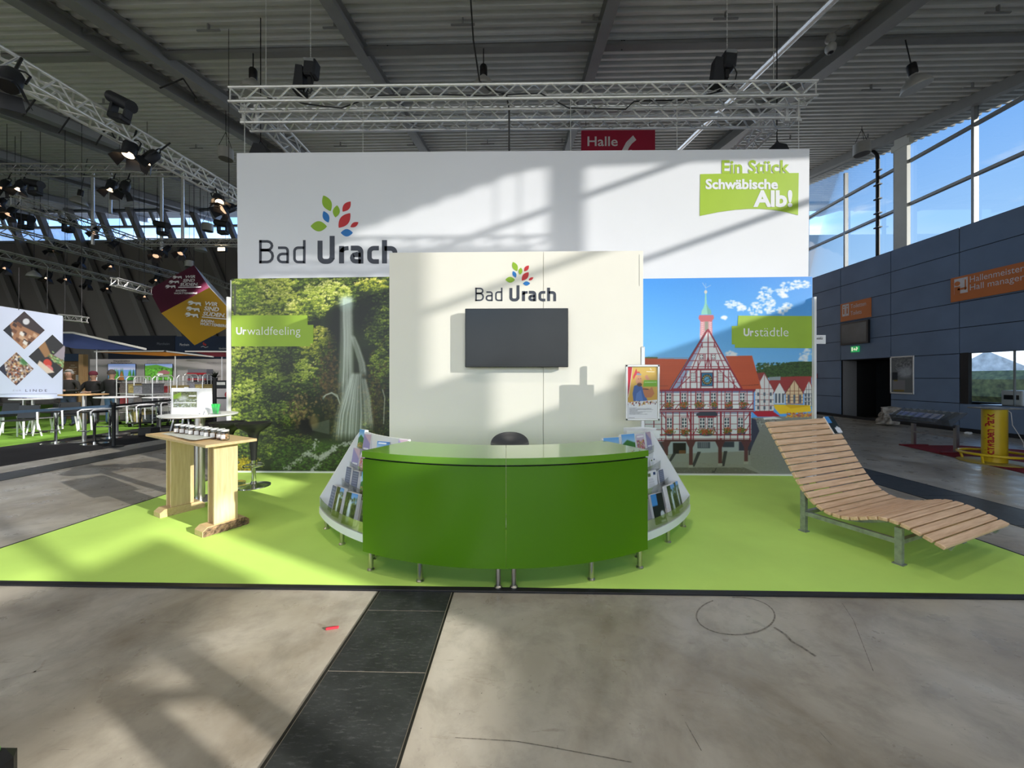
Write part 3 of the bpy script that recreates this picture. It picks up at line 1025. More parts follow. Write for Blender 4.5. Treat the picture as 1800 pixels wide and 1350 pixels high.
# ------------------------------------------------------------------ mural: waterfall in the forest
def fbm(h, w, cells, octaves=4, seed=0):
    r = np.random.default_rng(seed)
    out = np.zeros((h, w)); amp = 1.0; tot = 0
    for o in range(octaves):
        n = cells * 2 ** o
        g = r.random((n + 2, n + 2))
        ys = np.linspace(0, n, h); xs = np.linspace(0, n, w)
        yi = ys.astype(int); xi = xs.astype(int)
        fy = (ys - yi)[:, None]; fx = (xs - xi)[None, :]
        fy = fy * fy * (3 - 2 * fy); fx = fx * fx * (3 - 2 * fx)
        v = (g[yi][:, xi] * (1 - fy) * (1 - fx) + g[yi + 1][:, xi] * fy * (1 - fx) + g[yi][:, xi + 1] * (1 - fy) * fx + g[yi + 1][:, xi + 1] * fy * fx)
        out += v * amp; tot += amp; amp *= .55
    return out / tot
def paint_waterfall():
    P = Print(407, 490, 745, 829, 1.35, (30, 38, 18))
    h, w = P.h, P.w
    X, Y = P.X, P.Y
    r = np.random.default_rng(5)
    n1 = fbm(h, w, 10, 4, 3)
    P.a[:] = np.array((34, 44, 20)) * (.5 + 1.0 * n1)[..., None]
    ramp_ = np.array([[14, 18, 8], [46, 62, 20], [90, 114, 36], [146, 168, 52], [200, 210, 92], [236, 238, 160]], float)
    def shade(l, warm=0.0):
        l = float(np.clip(l, 0, .999)) * 5
        i = int(l); f = l - i
        c = ramp_[i] * (1 - f) + ramp_[i + 1] * f
        return c * np.array((1 + .35 * warm, 1 + .05 * warm, 1 - .3 * warm))
    def crown(cx, cy, rx, ry, L, warm=0.0, dens=1.0):
        """tree crown of leaf tufts, lighter towards the upper left"""
        P.ell(cx, cy + ry * .1, rx * .95, ry * .95, shade(L * .35), .75, .25)
        for k in range(int(rx * ry * .16 * dens)):
            a, d = r.random() * 6.28, r.random() ** .5
            ux, uy = math.cos(a) * d, math.sin(a) * d
            x, y = cx + ux * rx, cy + uy * ry
            l = L + .22 * (-uy * .8 - ux * .35) + .34 * (n1[min(h - 1, max(0, int((y - 490) * P.ky))), min(w - 1, max(0, int((x - 407) * P.kx)))] - .5) * 2 + r.normal(0, .07)
            P.ell(x, y + 1.6, 3.6, 1.5, shade(l - .28, warm), .7, .3)
            for j in range(5):
                P.ell(x + r.normal(0, 2.6), y + r.normal(0, 1.0), .9 + r.random() * 1.5, .5 + r.random() * .6, shade(l + r.normal(0, .09), warm), .9, 0, r.normal(-.1, .45))
    for t in ((520, 500, 130, 18, .55, 0, 1), (650, 512, 60, 30, .30, 0, 1), (700, 560, 50, 80, .26, .1, .8), (440, 560, 45, 40, .50), (470, 522, 66, 36, .66, .1), (430, 515, 30, 26, .60), (575, 520, 42, 26, .78, .05), (540, 545, 36, 20, .68, .1),
              (655, 503, 28, 12, .78, .25, .8), (668, 575, 26, 36, .34, .05), (700, 640, 46, 60, .30, .1, .8), (668, 655, 18, 44, .42, .1), (690, 740, 50, 60, .26, .3, .8), (664, 715, 18, 40, .30, .45),
              (505, 640, 44, 50, .38), (440, 640, 42, 46, .50, .05), (560, 608, 30, 34, .56, .3), (545, 665, 34, 34, .48, .05), (485, 690, 34, 34, .34), (435, 715, 40, 48, .50, 0), (500, 745, 46, 40, .42, 0), (450, 775, 48, 36, .44, 0), (520, 790, 50, 26, .36, 0), (420, 800, 30, 30, .36, 0)):
        crown(*t)
    # deep shade behind the fall and in the hollow
    for (x, y, rx, ry, al) in ((590, 585, 14, 34, .75), (640, 560, 20, 26, .7), (505, 650, 14, 16, .5), (540, 748, 16, 16, .95), (596, 560, 8, 30, .6), (632, 690, 22, 40, .35)):
        P.ell(x, y, rx, ry, (13, 17, 10), al, .55)
    # bare rock
    for (cx, cy, sx, sy, col, n) in ((578, 670, 10, 28, (104, 84, 42), 420), (528, 722, 12, 16, (150, 128, 76), 220), (660, 710, 12, 40, (84, 70, 30), 420), (590, 720, 10, 26, (88, 84, 36), 260)):
        for k in range(n):
            P.ell(cx + r.normal(0, sx), cy + r.normal(0, sy), .8 + r.random() * 2, .8 + r.random() * 2.4, np.array(col) * (.3 + .9 * r.random()), .65, 0, r.random() * 3)
    P.ell(541, 750, 13, 14, (12, 12, 10), .95, .3)
    P.poly([(548, 747), (580, 738), (580, 764), (550, 757)], (88, 96, 82), .8); P.ell(553, 742, 8, 11, (146, 128, 82), .7, .4)
    P.line([(427, 621), (415, 650), (409, 690)], 1.5, (22, 22, 16)); P.line([(421, 640), (432, 632), (440, 622)], .9, (22, 22, 16))
    P.rect(411, 500, 415, 552, (70, 76, 54)); P.rect(407, 505, 408.5, 545, (60, 66, 46))
    # falling water: soft veils modulated by fine vertical threads
    def veil(c, wd, y0, y1, al, seed, fade=14):
        cx = np.interp(Y, c[0], c[1]); hw = np.interp(Y, wd[0], wd[1])
        u = (X - cx) / hw
        g = np.random.default_rng(seed).random(64)
        t = np.clip((u + 1.2) / 2.4, 0, .999) * 62 + (fbm(h, w, 5, 2, seed) - .5) * 5
        i = np.clip(t.astype(int), 0, 62); f = np.clip(t - i, 0, 1)
        st = g[i] * (1 - f) + g[i + 1] * f
        m = np.clip((1 - np.abs(u)) / .45, 0, 1) * np.clip((Y - y0) / 5, 0, 1) * np.clip((y1 - Y) / fade, 0, 1) * (.35 + .75 * st) * al
        m = np.clip(m, 0, .96)[..., None]
        P.a[:] = P.a * (1 - m) + (np.array((214, 222, 218)) * (.86 + .18 * st)[..., None]) * m
    veil(([520, 600, 700], [610, 610.5, 609]), ([520, 560, 640, 720], [13, 14, 15, 18]), 523, 730, .85, 1, 60)
    veil(([520, 640], [610, 612]), ([520, 640], [9, 8]), 523, 660, .6, 2, 40)
    veil(([590, 612, 640, 662], [620, 628, 637, 640]), ([590, 612, 660], [5, 7, 8]), 590, 668, .75, 3)
    veil(([655, 690, 730, 775], [628, 622, 617, 615]), ([655, 690, 730, 775], [10, 20, 30, 34]), 655, 779, .85, 4, 18)
    veil(([665, 700, 750], [640, 646, 650]), ([665, 700, 750], [5, 8, 10]), 664, 765, .75, 6, 24)
    P.ell(610, 534, 12, 12, (196, 224, 216), .55, .6)
    for k in range(60):
        P.line([(567 + r.random() * 3, 704 - r.random() * 7), (574, 694 + r.random() * 2), (584, 690 + r.random() * 3), (594, 694 + r.random() * 6), (599, 712)], .6, (190, 198, 186), .12)
    P.line([(673, 686), (677, 700), (676, 720), (675, 746)], 1.4, (186, 188, 172), .8)
    # grass banks and the stream in the foreground
    for k in range(2200):
        x = 478 + r.random() * 267; y = 780 + r.random() ** .8 * 49
        c = np.array((66, 98, 28)) * (.45 + .9 * r.random()) if x < 640 else np.array((112, 116, 26)) * (.5 + .8 * r.random())
        P.ell(x, y, 1.0 + r.random() * 2, .6 + r.random() * .8, c, .8)
    P.ell(572, 783, 26, 9, (72, 104, 32), .6, .5); P.ell(660, 790, 36, 12, (70, 98, 28), .6, .5)
    for a, b_, n in (((600, 783), (648, 773), 90), ((564, 806), (592, 786), 220), ((540, 797), (568, 808), 80), ((516, 816), (545, 794), 60), ((552, 790), (557, 774), 30), ((500, 826), (512, 820), 24), ((548, 828), (562, 814), 40)):
        for k in range(n):
            t = r.random()
            P.ell(a[0] + (b_[0] - a[0]) * t + r.normal(0, 2.2), a[1] + (b_[1] - a[1]) * t + r.normal(0, 2.0), 1.8, .9, np.array((190, 196, 188)) * (.8 + .25 * r.random()), .7, 0, r.random() * 3)
    for k in range(300):
        P.ell(424 + r.normal(0, 12), 818 + r.normal(0, 6), 2.0, 1.2, np.array((190, 172, 36)) * (.45 + .65 * r.random()), .85, 0, r.random() * 3)
    P.speckle(5)
    return P
M_PRINT = print_mat('printed_sheet', .4)
wall_back = struct(thing('wall_back', 'white back wall of the booth', None, (0, YW + .1, 0)))
x0w, x1w = at(404, 700, YW).x, at(1429, 700, YW).x
ztop = at(900, 489, YW).z
MB().box(((x0w + x1w) / 2, YW + .06, ztop / 2), (x1w - x0w, .1, ztop)).build('wall_core', M_WHITE, wall_back)
for px in (404.5, 1428.5):
    zt = at(px, 523, YW).z
    MB().box((at(px, 700, YW).x, YW - .02, zt / 2), (.035, .07, zt)).build('end_post', M_WHITE, wall_back)
MB().box(((x0w + x1w) / 2, YW - .01, .018), (x1w - x0w, .05, .036)).build('base_strip', M_WHITE, wall_back)
mw = thing('waterfall_mural', 'printed wall mural of a forest waterfall beside the white panel', 'mural', at(570, 829, YW))
PW = paint_waterfall()
PW.lay_px('mural_print', YW - .006, M_PRINT, mw)
Z45 = lambda x, y: at(400 + x / 4.5, 420 + y / 4.5, YW - .010)
pts = [(30, 605), (632, 603), (634, 680), (680, 680), (678, 828), (655, 828), (655, 850), (30, 850)]
M_LIME2 = mat('lime_label_print', (0.33, 0.50, 0.045), .5, 0, .03, 5)
MB().add([Z45(*p) for p in pts], [tuple(range(len(pts)))]).build('lime_label', M_LIME2, mw)
tq('printed_words', 'Ur', 68, 698, 150, 758, Z45, M_WHITE, mw, bold=.035)
tq('printed_words', 'waldfeeling', 156, 694, 577, 780, Z45, M_WHITE, mw, bold=-.008)

# ------------------------------------------------------------------ mural: half-timbered town hall
def paint_town():
    P = Print(1120, 490, 1428, 834, 1.6, (90, 170, 245))
    z3 = lambda x, y: (1080 + x / 4.737, 600 + y / 4.737)
    z4 = lambda x, y: (1120 + x / 5.4545, 480 + y / 5.4545)
    r = np.random.default_rng(8)
    P.grad(490, 690, (66, 150, 236), (140, 205, 250))
    def cloud(pts, s):
        for (x, y, rr) in pts:
            for k in range(26):
                a, d = r.random() * 6.28, r.random() ** .5
                px, py = z4(x + math.cos(a) * d * rr * 1.5, y + math.sin(a) * d * rr)
                P.ell(px, py, (6 + r.random() * 14) / 5.45 * s, (4 + r.random() * 9) / 5.45 * s, (236, 240, 246), .6, .5)
    cloud([(905, 300, 40), (960, 330, 40), (1010, 345, 25), (1240, 190, 45), (1230, 250, 50), (1170, 310, 45), (1140, 370, 45), (1290, 300, 30), (1280, 370, 35),
           (1450, 150, 50), (1530, 125, 45), (1390, 190, 35), (1410, 235, 20), (1600, 130, 35), (1440, 330, 30), (1390, 375, 35), (840, 437, 12),
           (900, 785, 28), (930, 792, 18), (1620, 780, 40), (1600, 840, 30), (1250, 900, 14), (1560, 960, 20)], 1.0)
    # hills
    P.poly([z4(*p) for p in ((1140, 950), (1210, 925), (1290, 905), (1400, 880), (1470, 862), (1560, 858), (1680, 860), (1680, 1010), (1140, 1010))], (64, 88, 48))
    P.poly([z4(*p) for p in ((0, 815), (110, 804), (200, 808), (190, 880), (0, 890))], (84, 116, 74))
    for k in range(900):
        x, y = z4(1150 + r.random() * 530, 870 + r.random() * 140)
        if P.Y[0, 0] < y: P.ell(x, y, 1.2 + r.random(), .8 + r.random() * .7, np.array((58, 86, 42)) * (.6 + .7 * r.random()), .6 if y > z4(0, 1160 - (x - 1330) * .9)[1] - 60 else .0)
    # pavement
    P.poly([z3(*p) for p in ((150, 800), (1650, 600), (1650, 1112), (150, 1112))], (150, 150, 142))
    P.poly([z3(*p) for p in ((1150, 640), (1650, 620), (1650, 1112), (1250, 1112), (1130, 1030))], (140, 141, 134))
    P.poly([z3(*p) for p in ((150, 1050), (1080, 1050), (1240, 1112), (150, 1112))], (108, 106, 96))
    for k in range(2200):
        x, y = z3(200 + r.random() * 1440, 660 + r.random() * 450)
        if y > z3(0, 830)[1] or x > z3(1180, 0)[0]:
            P.ell(x, y, 1.5, .5, np.array((140, 140, 130)) * (.8 + .4 * r.random()), .35)
    M = (152, 46, 62); MD = (108, 30, 44); W = (232, 234, 238); RF = (202, 92, 58)
    # neighbours on the square
    def house(wall, roof, beams, xa, xb, ytop, yeave, ybot, lean=0):
        P.poly([z3(xa, ybot), z3(xa, yeave), z3((xa + xb) / 2 + lean, ytop), z3(xb, yeave), z3(xb, ybot)], wall)
        for f in (.25, .5, .75) if beams else ():
            P.line([z3(xa + (xb - xa) * f, ybot), z3(xa + (xb - xa) * f, yeave - (yeave - ytop) * (.5 if f != .5 else .9))], 1.0, beams)
        for k in range(5) if beams else ():
            yy = yeave - 20 + (ybot - yeave + 20) * k / 4
            P.line([z3(xa, yy), z3(xb, yy)], .9, beams)
        for (p, q) in (((xa - 12, yeave + 10), ((xa + xb) / 2 + lean, ytop)), ((xb + 12, yeave + 10), ((xa + xb) / 2 + lean, ytop))):
            P.line([z3(*p), z3(*q)], 1.6, roof)
        n = 3
        for a in range(n):
            for b_ in range(3):
                xx = xa + (xb - xa) * (a + .5) / n; yy = yeave + 25 + (ybot - yeave - 40) * b_ / 2.2
                P.rect(*z3(xx - 8, yy - 14), *z3(xx + 8, yy + 14), (84, 96, 112))
    P.poly([z3(*p) for p in ((1190, 270), (1250, 265), (1345, 430), (1290, 340), (1200, 330))], (150, 66, 60))
    P.poly([z3(*p) for p in ((1290, 335), (1385, 305), (1510, 300), (1640, 300), (1640, 420), (1290, 420))], (158, 62, 58))
    P.poly([z3(*p) for p in ((1290, 305), (1385, 300), (1385, 330), (1290, 330))], (150, 160, 165))
    house((224, 222, 222), (150, 60, 60), (150, 70, 72), 1175, 1330, 270, 420, 585, -2)
    house((226, 226, 224), (150, 60, 60), None, 1335, 1420, 345, 430, 525)
    house((226, 200, 160), (130, 60, 50), (138, 66, 48), 1428, 1572, 325, 440, 525)
    house((224, 224, 222), (170, 60, 56), (120, 110, 110), 1580, 1660, 330, 430, 545)
    P.poly([z3(*p) for p in ((1150, 588), (1320, 585), (1385, 630), (1195, 632))], (186, 36, 56))
    P.poly([z3(*p) for p in ((1330, 530), (1630, 540), (1640, 590), (1380, 610), (1335, 560))], (246, 204, 40))
    P.poly([z3(*p) for p in ((1425, 540), (1470, 565), (1625, 545), (1620, 538), (1440, 530))], (226, 178, 20))
    for k in range(120):
        x, y = z3(1430 + r.random() * 210, 600 + r.random() * 36)
        P.ell(x, y, 1.6, .8, ((222, 132, 40), (196, 60, 44), (236, 196, 60))[int(r.random() * 3)], .8)
    for k in range(90):
        x, y = z3(1170 + r.random() * 180, 640 + r.random() * 70)
        P.line([(x, y), (x + r.normal(0, 3), y + r.random() * 3)], .7, ((70, 70, 76), (220, 220, 222), (110, 60, 60))[int(r.random() * 3)], .7)
    P.poly([z3(*p) for p in ((1240, 640), (1330, 632), (1400, 650), (1250, 655))], (228, 228, 226))
    # shadow cast on the square in the photograph of the town
    P.poly([z3(*p) for p in ((1140, 640), (1180, 655), (1210, 750), (1150, 880), (1130, 940))], (58, 62, 84))
    # main roofs
    P.poly([z3(*p) for p in ((100, 140), (615, 150), (462, 412), (60, 405))], RF)
    P.poly([z3(*p) for p in ((925, 128), (1150, 126), (1228, 402), (1062, 408))], RF)
    for k in range(26):
        yy = 140 + k * 10.5
        P.line([z3(60, yy), z3(1228, yy)], .5, (170, 70, 44), 0) 
        P.line([z3(240, yy), z3(615 - (yy - 150) * .58, yy)], .5, (176, 74, 48), .5)
        P.line([z3(935 + (yy - 128) * .49, yy), z3(1150 + (yy - 126) * .28, yy)], .5, (176, 74, 48), .5)
    P.line([z3(1035, 372), z3(1120, 372), z3(1210, 366)], .8, (96, 50, 40))
    P.line([z3(380, 372), z3(450, 372)], .8, (96, 50, 40))
    # turret
    P.poly([z4(*p) for p in ((610, 430), (722, 430), (728, 640), (604, 640))], (226, 190, 196))
    for k in range(9):
        P.line([z4(612, 450 + k * 18), z4(646, 460 + k * 18)], .8, (206, 108, 124)); P.line([z4(700, 462 + k * 18), z4(722, 450 + k * 18)], .8, (206, 108, 124))
    for xx in (612, 646, 692, 722):
        P.line([z4(xx, 440), z4(xx, 600)], .9, (206, 120, 132))
    P.rect(*z4(652, 470), *z4(686, 560), (150, 146, 134)); P.ell(*z4(669, 468), 17 / 5.45, 22 / 5.45, (150, 146, 134))
    P.poly([z4(*p) for p in ((592, 440), (600, 410), (735, 410), (742, 440), (720, 470), (612, 470))], (196, 104, 112))
    P.poly([z4(*p) for p in ((618, 404), (622, 370), (640, 340), (652, 300), (657, 200), (667, 200), (672, 300), (690, 340), (712, 365), (718, 404))], (142, 206, 192))
    P.poly([z4(*p) for p in ((668, 300), (690, 340), (712, 365), (718, 404), (680, 404))], (112, 176, 164))
    P.ell(*z4(662, 188), 2.6, 3.0, (206, 206, 198))
    P.line([z4(662, 180), z4(662, 105)], .6, (214, 220, 222)); P.line([z4(630, 100), z4(662, 150), z4(712, 125)], .5, (214, 220, 222))
    # gable
    ap = (784, -95)
    P.poly([z3(*p) for p in (ap, (480, 405), (1062, 405))], W)
    P.poly([z3(*p) for p in (ap, (480, 405), (545, 405), (700, 90))], (150, 168, 205), .85)
    def inside(x, y):   # left / right limits of the gable at height y
        t = (y + 95) / 500
        return 784 - 304 * t, 784 + 278 * t
    for y, w in ((15, 1.4), (50, 1.0), (165, .9), (215, 1.0), (237, 2.6), (300, .9), (345, 1.0), (400, 2.4), (108, .9)):
        l, rr = inside(0, y)
        P.line([z3(l, y), z3(rr, y)], w * 1.15, M)
    for x, ya, yb in ((784, -80, 240), (735, 15, 60), (835, 15, 60), (700, 170, 240), (760, 110, 240), (810, 110, 240), (870, 170, 240),
                      (600, 240, 400), (635, 240, 400), (690, 240, 400), (722, 240, 400), (828, 240, 400), (860, 240, 400), (915, 240, 400), (955, 240, 400), (560, 310, 400), (1000, 320, 400)):
        P.line([z3(x, ya), z3(x, yb)], 1.7, M)
    for p, q in (((735, 20), (650, 235)), ((835, 20), (925, 235)), ((720, 170), (690, 235)), ((850, 170), (885, 235)), ((690, 245), (520, 400)), ((880, 245), (1035, 400)), ((760, 230), (784, 130)), ((810, 230), (784, 130)), ((600, 260), (540, 400)), ((965, 260), (1010, 400))):
        P.line([z3(*p), z3(*q)], 1.5, M)
    P.line([z3(ap[0], ap[1]), z3(470, 415)], 2.6, M); P.line([z3(*ap), z3(1072, 412)], 2.6, M)
    P.line([z3(ap[0] - 14, ap[1] + 8), z3(455, 415)], 1.2, (96, 52, 58))
    def window(xa, ya, xb, yb, nx=2, ny=3):
        P.rect(*z3(xa - 5, ya - 5), *z3(xb + 5, yb + 5), M)
        P.rect(*z3(xa, ya), *z3(xb, yb), (240, 240, 240))
        for i in range(nx):
            for j in range(ny):
                wx, wy = (xb - xa) / nx, (yb - ya) / ny
                P.rect(*z3(xa + i * wx + 4, ya + j * wy + 4), *z3(xa + (i + 1) * wx - 4, ya + (j + 1) * wy - 4), (62, 76, 92))
    window(713, 112, 745, 152, 2, 2); window(812, 112, 843, 152, 2, 2)
    window(640, 264, 680, 338, 3, 4); window(866, 264, 906, 338, 3, 4)
    P.rect(*z3(724, 262), *z3(826, 380), MD); P.rect(*z3(731, 268), *z3(820, 374), (44, 122, 164))
    P.ell(*z3(775, 322), 9.2, 9.2, (58, 48, 34)); P.ell(*z3(775, 322), 5.0, 5.0, (96, 168, 206))
    for k in range(12):
        a = k * math.pi / 6
        cx, cy = z3(775, 322)
        P.ell(cx + 7 * math.sin(a), cy + 7 * math.cos(a), 1.1, 1.1, (206, 186, 120))
    P.line([z3(775, 322), z3(800, 312)], .8, (30, 30, 36)); P.line([z3(775, 322), z3(752, 338)], .8, (30, 30, 36))
    # first floor
    P.rect(*z3(200, 412), *z3(1165, 590), W)
    P.rect(*z3(200, 412), *z3(1165, 432), (120, 130, 168)); P.rect(*z3(200, 404), *z3(1180, 418), M)
    for y, w in ((452, 1.0), (500, 1.0), (528, 1.2), (572, 2.8), (588, 2.0)):
        P.line([z3(200, y), z3(1165, y)], w, M if w < 2.5 else MD)
    for x in (250, 330, 395, 425, 490, 550, 615, 640, 680, 745, 800, 862, 895, 925, 985, 1045, 1108, 1160):
        P.line([z3(x, 415), z3(x, 575)], 1.6, M)
    for p, q in (((1110, 575), (1165, 500)), ((500, 575), (545, 520)), ((385, 570), (420, 520))):
        P.line([z3(*p), z3(*q)], 1.4, M)
    for x in (455, 580, 708, 828, 950, 1068):
        window(x - 22, 432, x + 22, 512, 2, 3)
    # second floor
    P.rect(*z3(200, 592), *z3(1142, 830), W)
    P.rect(*z3(200, 592), *z3(1142, 606), (150, 150, 176))
    for y, w in ((622, 1.0), (690, 1.0), (735, 1.0), (780, 2.4), (812, 1.0), (828, 2.4)):
        P.line([z3(200, y), z3(1142, y)], w, M)
    for x in (250, 330, 395, 430, 490, 545, 610, 640, 660, 860, 890, 920, 970, 1030, 1082, 1132):
        P.line([z3(x, 592), z3(x, 828)], 1.7 if x not in (640, 890, 1132) else 3.2, M)
    for p, q in (((400, 600), (440, 660)), ((440, 780), (400, 720)), ((640, 700), (612, 600)), ((1132, 600), (1090, 660)), ((1082, 780), (1132, 690)), ((660, 780), (690, 720)), ((860, 780), (830, 720))):
        P.line([z3(*p), z3(*q)], 1.5, M)
    for x in (460, 585, 940, 1054):
        window(x - 23, 638, x + 23, 722, 2, 3)
    window(712, 640, 758, 724, 2, 3); window(780, 640, 826, 724, 2, 3)
    P.poly([z3(*p) for p in ((685, 605), (720, 588), (845, 588), (862, 605), (862, 622), (685, 622))], (62, 70, 84))
    P.rect(*z3(698, 622), *z3(852, 636), M)
    for k in range(14):
        P.rect(*z3(390 + k * 55, 790), *z3(414 + k * 55, 806), W)
    # flower boxes
    for (x, y, w) in ((455, 528, 40), (582, 530, 40), (712, 528, 40), (836, 528, 34), (958, 530, 36), (1078, 530, 36), (462, 752, 40), (588, 752, 40), (770, 752, 74), (948, 746, 38), (1062, 742, 42)):
        P.ell(*z3(x, y + 24), w / 4.737 * .8, 3, (66, 62, 90), .8)
        for k in range(int(w * 2.2)):
            c = ((92, 110, 46), (196, 96, 52), (120, 128, 60), (74, 88, 40), (206, 74, 56))[int(r.random() * 5)]
            P.ell(*z3(x + r.normal(0, w * .45), y + r.normal(0, 11)), 1.3, 1.0, c, .9)
    # arcade
    P.rect(*z3(200, 832), *z3(1135, 940), (170, 180, 186))
    P.rect(*z3(490, 846), *z3(600, 946), (34, 30, 30)); P.rect(*z3(540, 908), *z3(596, 942), (112, 76, 48))
    P.rect(*z3(696, 840), *z3(800, 890), (54, 62, 76)); P.rect(*z3(905, 838), *z3(1002, 884), (60, 66, 78))
    for k in range(8):
        P.line([z3(706 + k * 12, 842), z3(706 + k * 12, 886)], .8, (170, 176, 184))
    P.rect(*z3(1040, 838), *z3(1140, 912), (58, 56, 74))
    P.rect(*z3(300, 838), *z3(450, 930), (78, 74, 82))
    P.poly([z3(*p) for p in ((440, 940), (1130, 915), (1140, 1030), (470, 1000))], (150, 152, 146))
    for (p, q) in (((725, 920), (650, 1044)), ((945, 915), (900, 1040)), ((520, 930), (455, 1000))):
        P.poly([z3(*p), z3(p[0] - 30, p[1]), z3(q[0] - 5, q[1]), z3(q[0] + 20, q[1])], (52, 52, 56), .9)
    P.rect(*z3(415, 818), *z3(1135, 836), (96, 52, 52))
    for x, yb in ((640, 1030), (884, 1016), (1100, 1000), (432, 950)):
        P.rect(*z3(x - 16, 832), *z3(x + 16, yb), (98, 58, 60))
        P.poly([z3(x - 40, 836), z3(x + 40, 836), z3(x + 14, 890), z3(x - 14, 890)], (98, 58, 60))
        P.rect(*z3(x - 19, yb), *z3(x + 19, yb + 22), (168, 166, 156))
    P.rect(*z3(1120, 900), *z3(1134, 948), (60, 60, 64))
    P.line([z3(815, 1092), z3(840, 1082), z3(852, 1055)], 1.2, (50, 50, 50)); P.line([z3(818, 1075), z3(842, 1100)], 1, (60, 60, 60))
    P.speckle(2.5)
    return P
mt = thing('town_mural', 'printed wall mural of a red half-timbered town hall under blue sky', 'mural', at(1280, 834, YW))
paint_town().lay_px('mural_print', YW - .006, M_PRINT, mt)
Z54 = lambda x, y: at(1120 + x / 5.4545, 480 + y / 5.4545, YW - .010)
pts = [(970, 408), (1675, 412), (1675, 721), (937, 716), (937, 685), (907, 684), (907, 508), (963, 506)]
MB().add([Z54(*p) for p in pts], [tuple(range(len(pts)))]).build('lime_label', M_LIME2, mt)
tq('printed_words', 'Ur', 1020, 530, 1116, 606, Z54, M_WHITE, mt, bold=.035)
tq('printed_words', 'st\u00e4dtle', 1128, 522, 1450, 607, Z54, M_WHITE, mt, bold=-.008)

# ------------------------------------------------------------------ white cabin with the screen
cab = thing('presentation_panel', 'cream white cabin panel with a wall screen behind the green counter', 'panel', (0, 5.2, 0))
xa, xb = at(684, 600, YP).x, at(1131, 600, YP).x
zt = at(900, 442.5, YP).z
ZB = .0125
xd = at(955, 700, YP).x
MB().box(((xa + xb) / 2, (YP + 5.88) / 2 + .02, (zt + ZB) / 2), (xb - xa, 5.88 - YP - .04, zt - ZB)).build('cabin_body', M_CREAM, cab)
for (p, q) in ((xa, xd), (xd, xb)):
    MB().box(((p + q) / 2, YP + .012, zt / 2 + .01), (q - p - .006, .024, zt - .02), bev=.002).build('front_board', M_CREAM, cab)
MB().box((xb - .05, YP - .001, zt - .25), (.004, .004, .4)).build('edge_seam', mat('seam_grey', (.5, .5, .47), .6), cab)
logo(cab, YP, lambda x, y: (835.4 + (x - 455.3) * .585, 529.2 + (y - 463) * .575), .003)
tv = thing('wall_screen', 'large black flat screen mounted on the cream panel', 'screen', at(908, 600, YP - .1))
p0, p1 = at(817.5, 645.5, YP - .10), at(999, 541.5, YP - .10)
cx, cz = (p0.x + p1.x) / 2, (p0.z + p1.z) / 2
M_TVB = mat('screen_bezel', (.008, .008, .010), .3, 0, .1, 20)
cas = MB().box((cx, YP - .075, cz), (p1.x - p0.x, .05, p1.z - p0.z), bev=.006).build('casing', M_TVB, tv)
MB().box((cx, YP - .102, cz + .006), (p1.x - p0.x - .02, .004, p1.z - p0.z - .035)).build('display_glass', mat('screen_glass', (.014, .017, .021), .2, 0, .1, 2, spec=.35), cas)
MB().box((cx, YP - .02, cz), (.5, .06, .4)).build('wall_bracket', M_BLACK, tv)

# ------------------------------------------------------------------ curved counter, two modules
AC = Vector((-.104, 5.136, 0)); AR = 2.456; TILT = math.radians(2.2)
HALF = math.radians(28.3)
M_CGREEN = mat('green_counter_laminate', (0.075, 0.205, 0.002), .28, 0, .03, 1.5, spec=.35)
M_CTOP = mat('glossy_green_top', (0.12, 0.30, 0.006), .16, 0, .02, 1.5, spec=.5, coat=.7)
M_GAP = mat('dark_gap', (.006, .008, .004), .7)
def pol(phi, r, z):
    """point of the counter's circle: phi counted to the right from the seam"""
    a = phi + TILT * 1.0
    return Vector((AC.x + r * math.sin(a), AC.y - r * math.cos(a), z))
# rotate so that the seam itself stays at its place
AC = Vector((-.107 - AR * math.sin(TILT), 2.68 + AR * math.cos(TILT), 0))
def ring_solid(p0, p1, r0, r1, z0, z1, n=14):
    """curved block between two angles, two radii and two heights"""
    vs, fs = [], []
    for i in range(n + 1):
        p = p0 + (p1 - p0) * i / n
        vs += [pol(p, r0, z0), pol(p, r1, z0), pol(p, r1, z1), pol(p, r0, z1)]
    for i in range(n):
        for k in range(4):
            fs.append((i * 4 + k, i * 4 + (k + 1) % 4, (i + 1) * 4 + (k + 1) % 4, (i + 1) * 4 + k))
    fs += [(0, 1, 2, 3), tuple(reversed(range(n * 4, n * 4 + 4)))]
    return MB().add(vs, fs)
def steel_leg(p, z1, parent, r=.019):
    p = Vector((p.x, p.y, .012))
    mb = MB().cyl(p, (p.x, p.y, z1), r, n=16)
    mb.lathe([(r * 1.55, 0), (r * 1.55, .008), (r, .018)], p, 16)
    mb.build('leg', M_STEEL, parent, smooth=True)
for side, nm in ((-1, 'left'), (1, 'right')):
    g = .0007 * side
    a0, a1 = (g, side * HALF)
    base = pol((a0 + a1) / 2, AR - .25, 0)
    other = 'beside the waterfall brochure rack' if side < 0 else 'beside the rack with white leaflets'
    ct = thing('counter_module', f'glossy green curved counter module {other}', 'counter', base, group='curved counter modules')
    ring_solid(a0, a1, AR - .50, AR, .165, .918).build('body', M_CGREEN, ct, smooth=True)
    ring_solid(a0 * 3, a1 * .998, AR - .49, AR - .02, .918, .932).build('recess_joint', M_GAP, ct)  # near-black recessed joint under the counter top
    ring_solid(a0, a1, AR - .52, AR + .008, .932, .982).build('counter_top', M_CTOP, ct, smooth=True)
    for (ph, rr) in ((side * .024, AR - .035), (side * HALF * .56, AR - .035), (side * HALF * .955, AR - .035), (side * .024, AR - .46), (side * HALF * .955, AR - .46)):
        steel_leg(pol(ph, rr, 0), .166, ct)

# ================================================================== furniture on the carpet
CZ = .0125     # top of the booth carpet
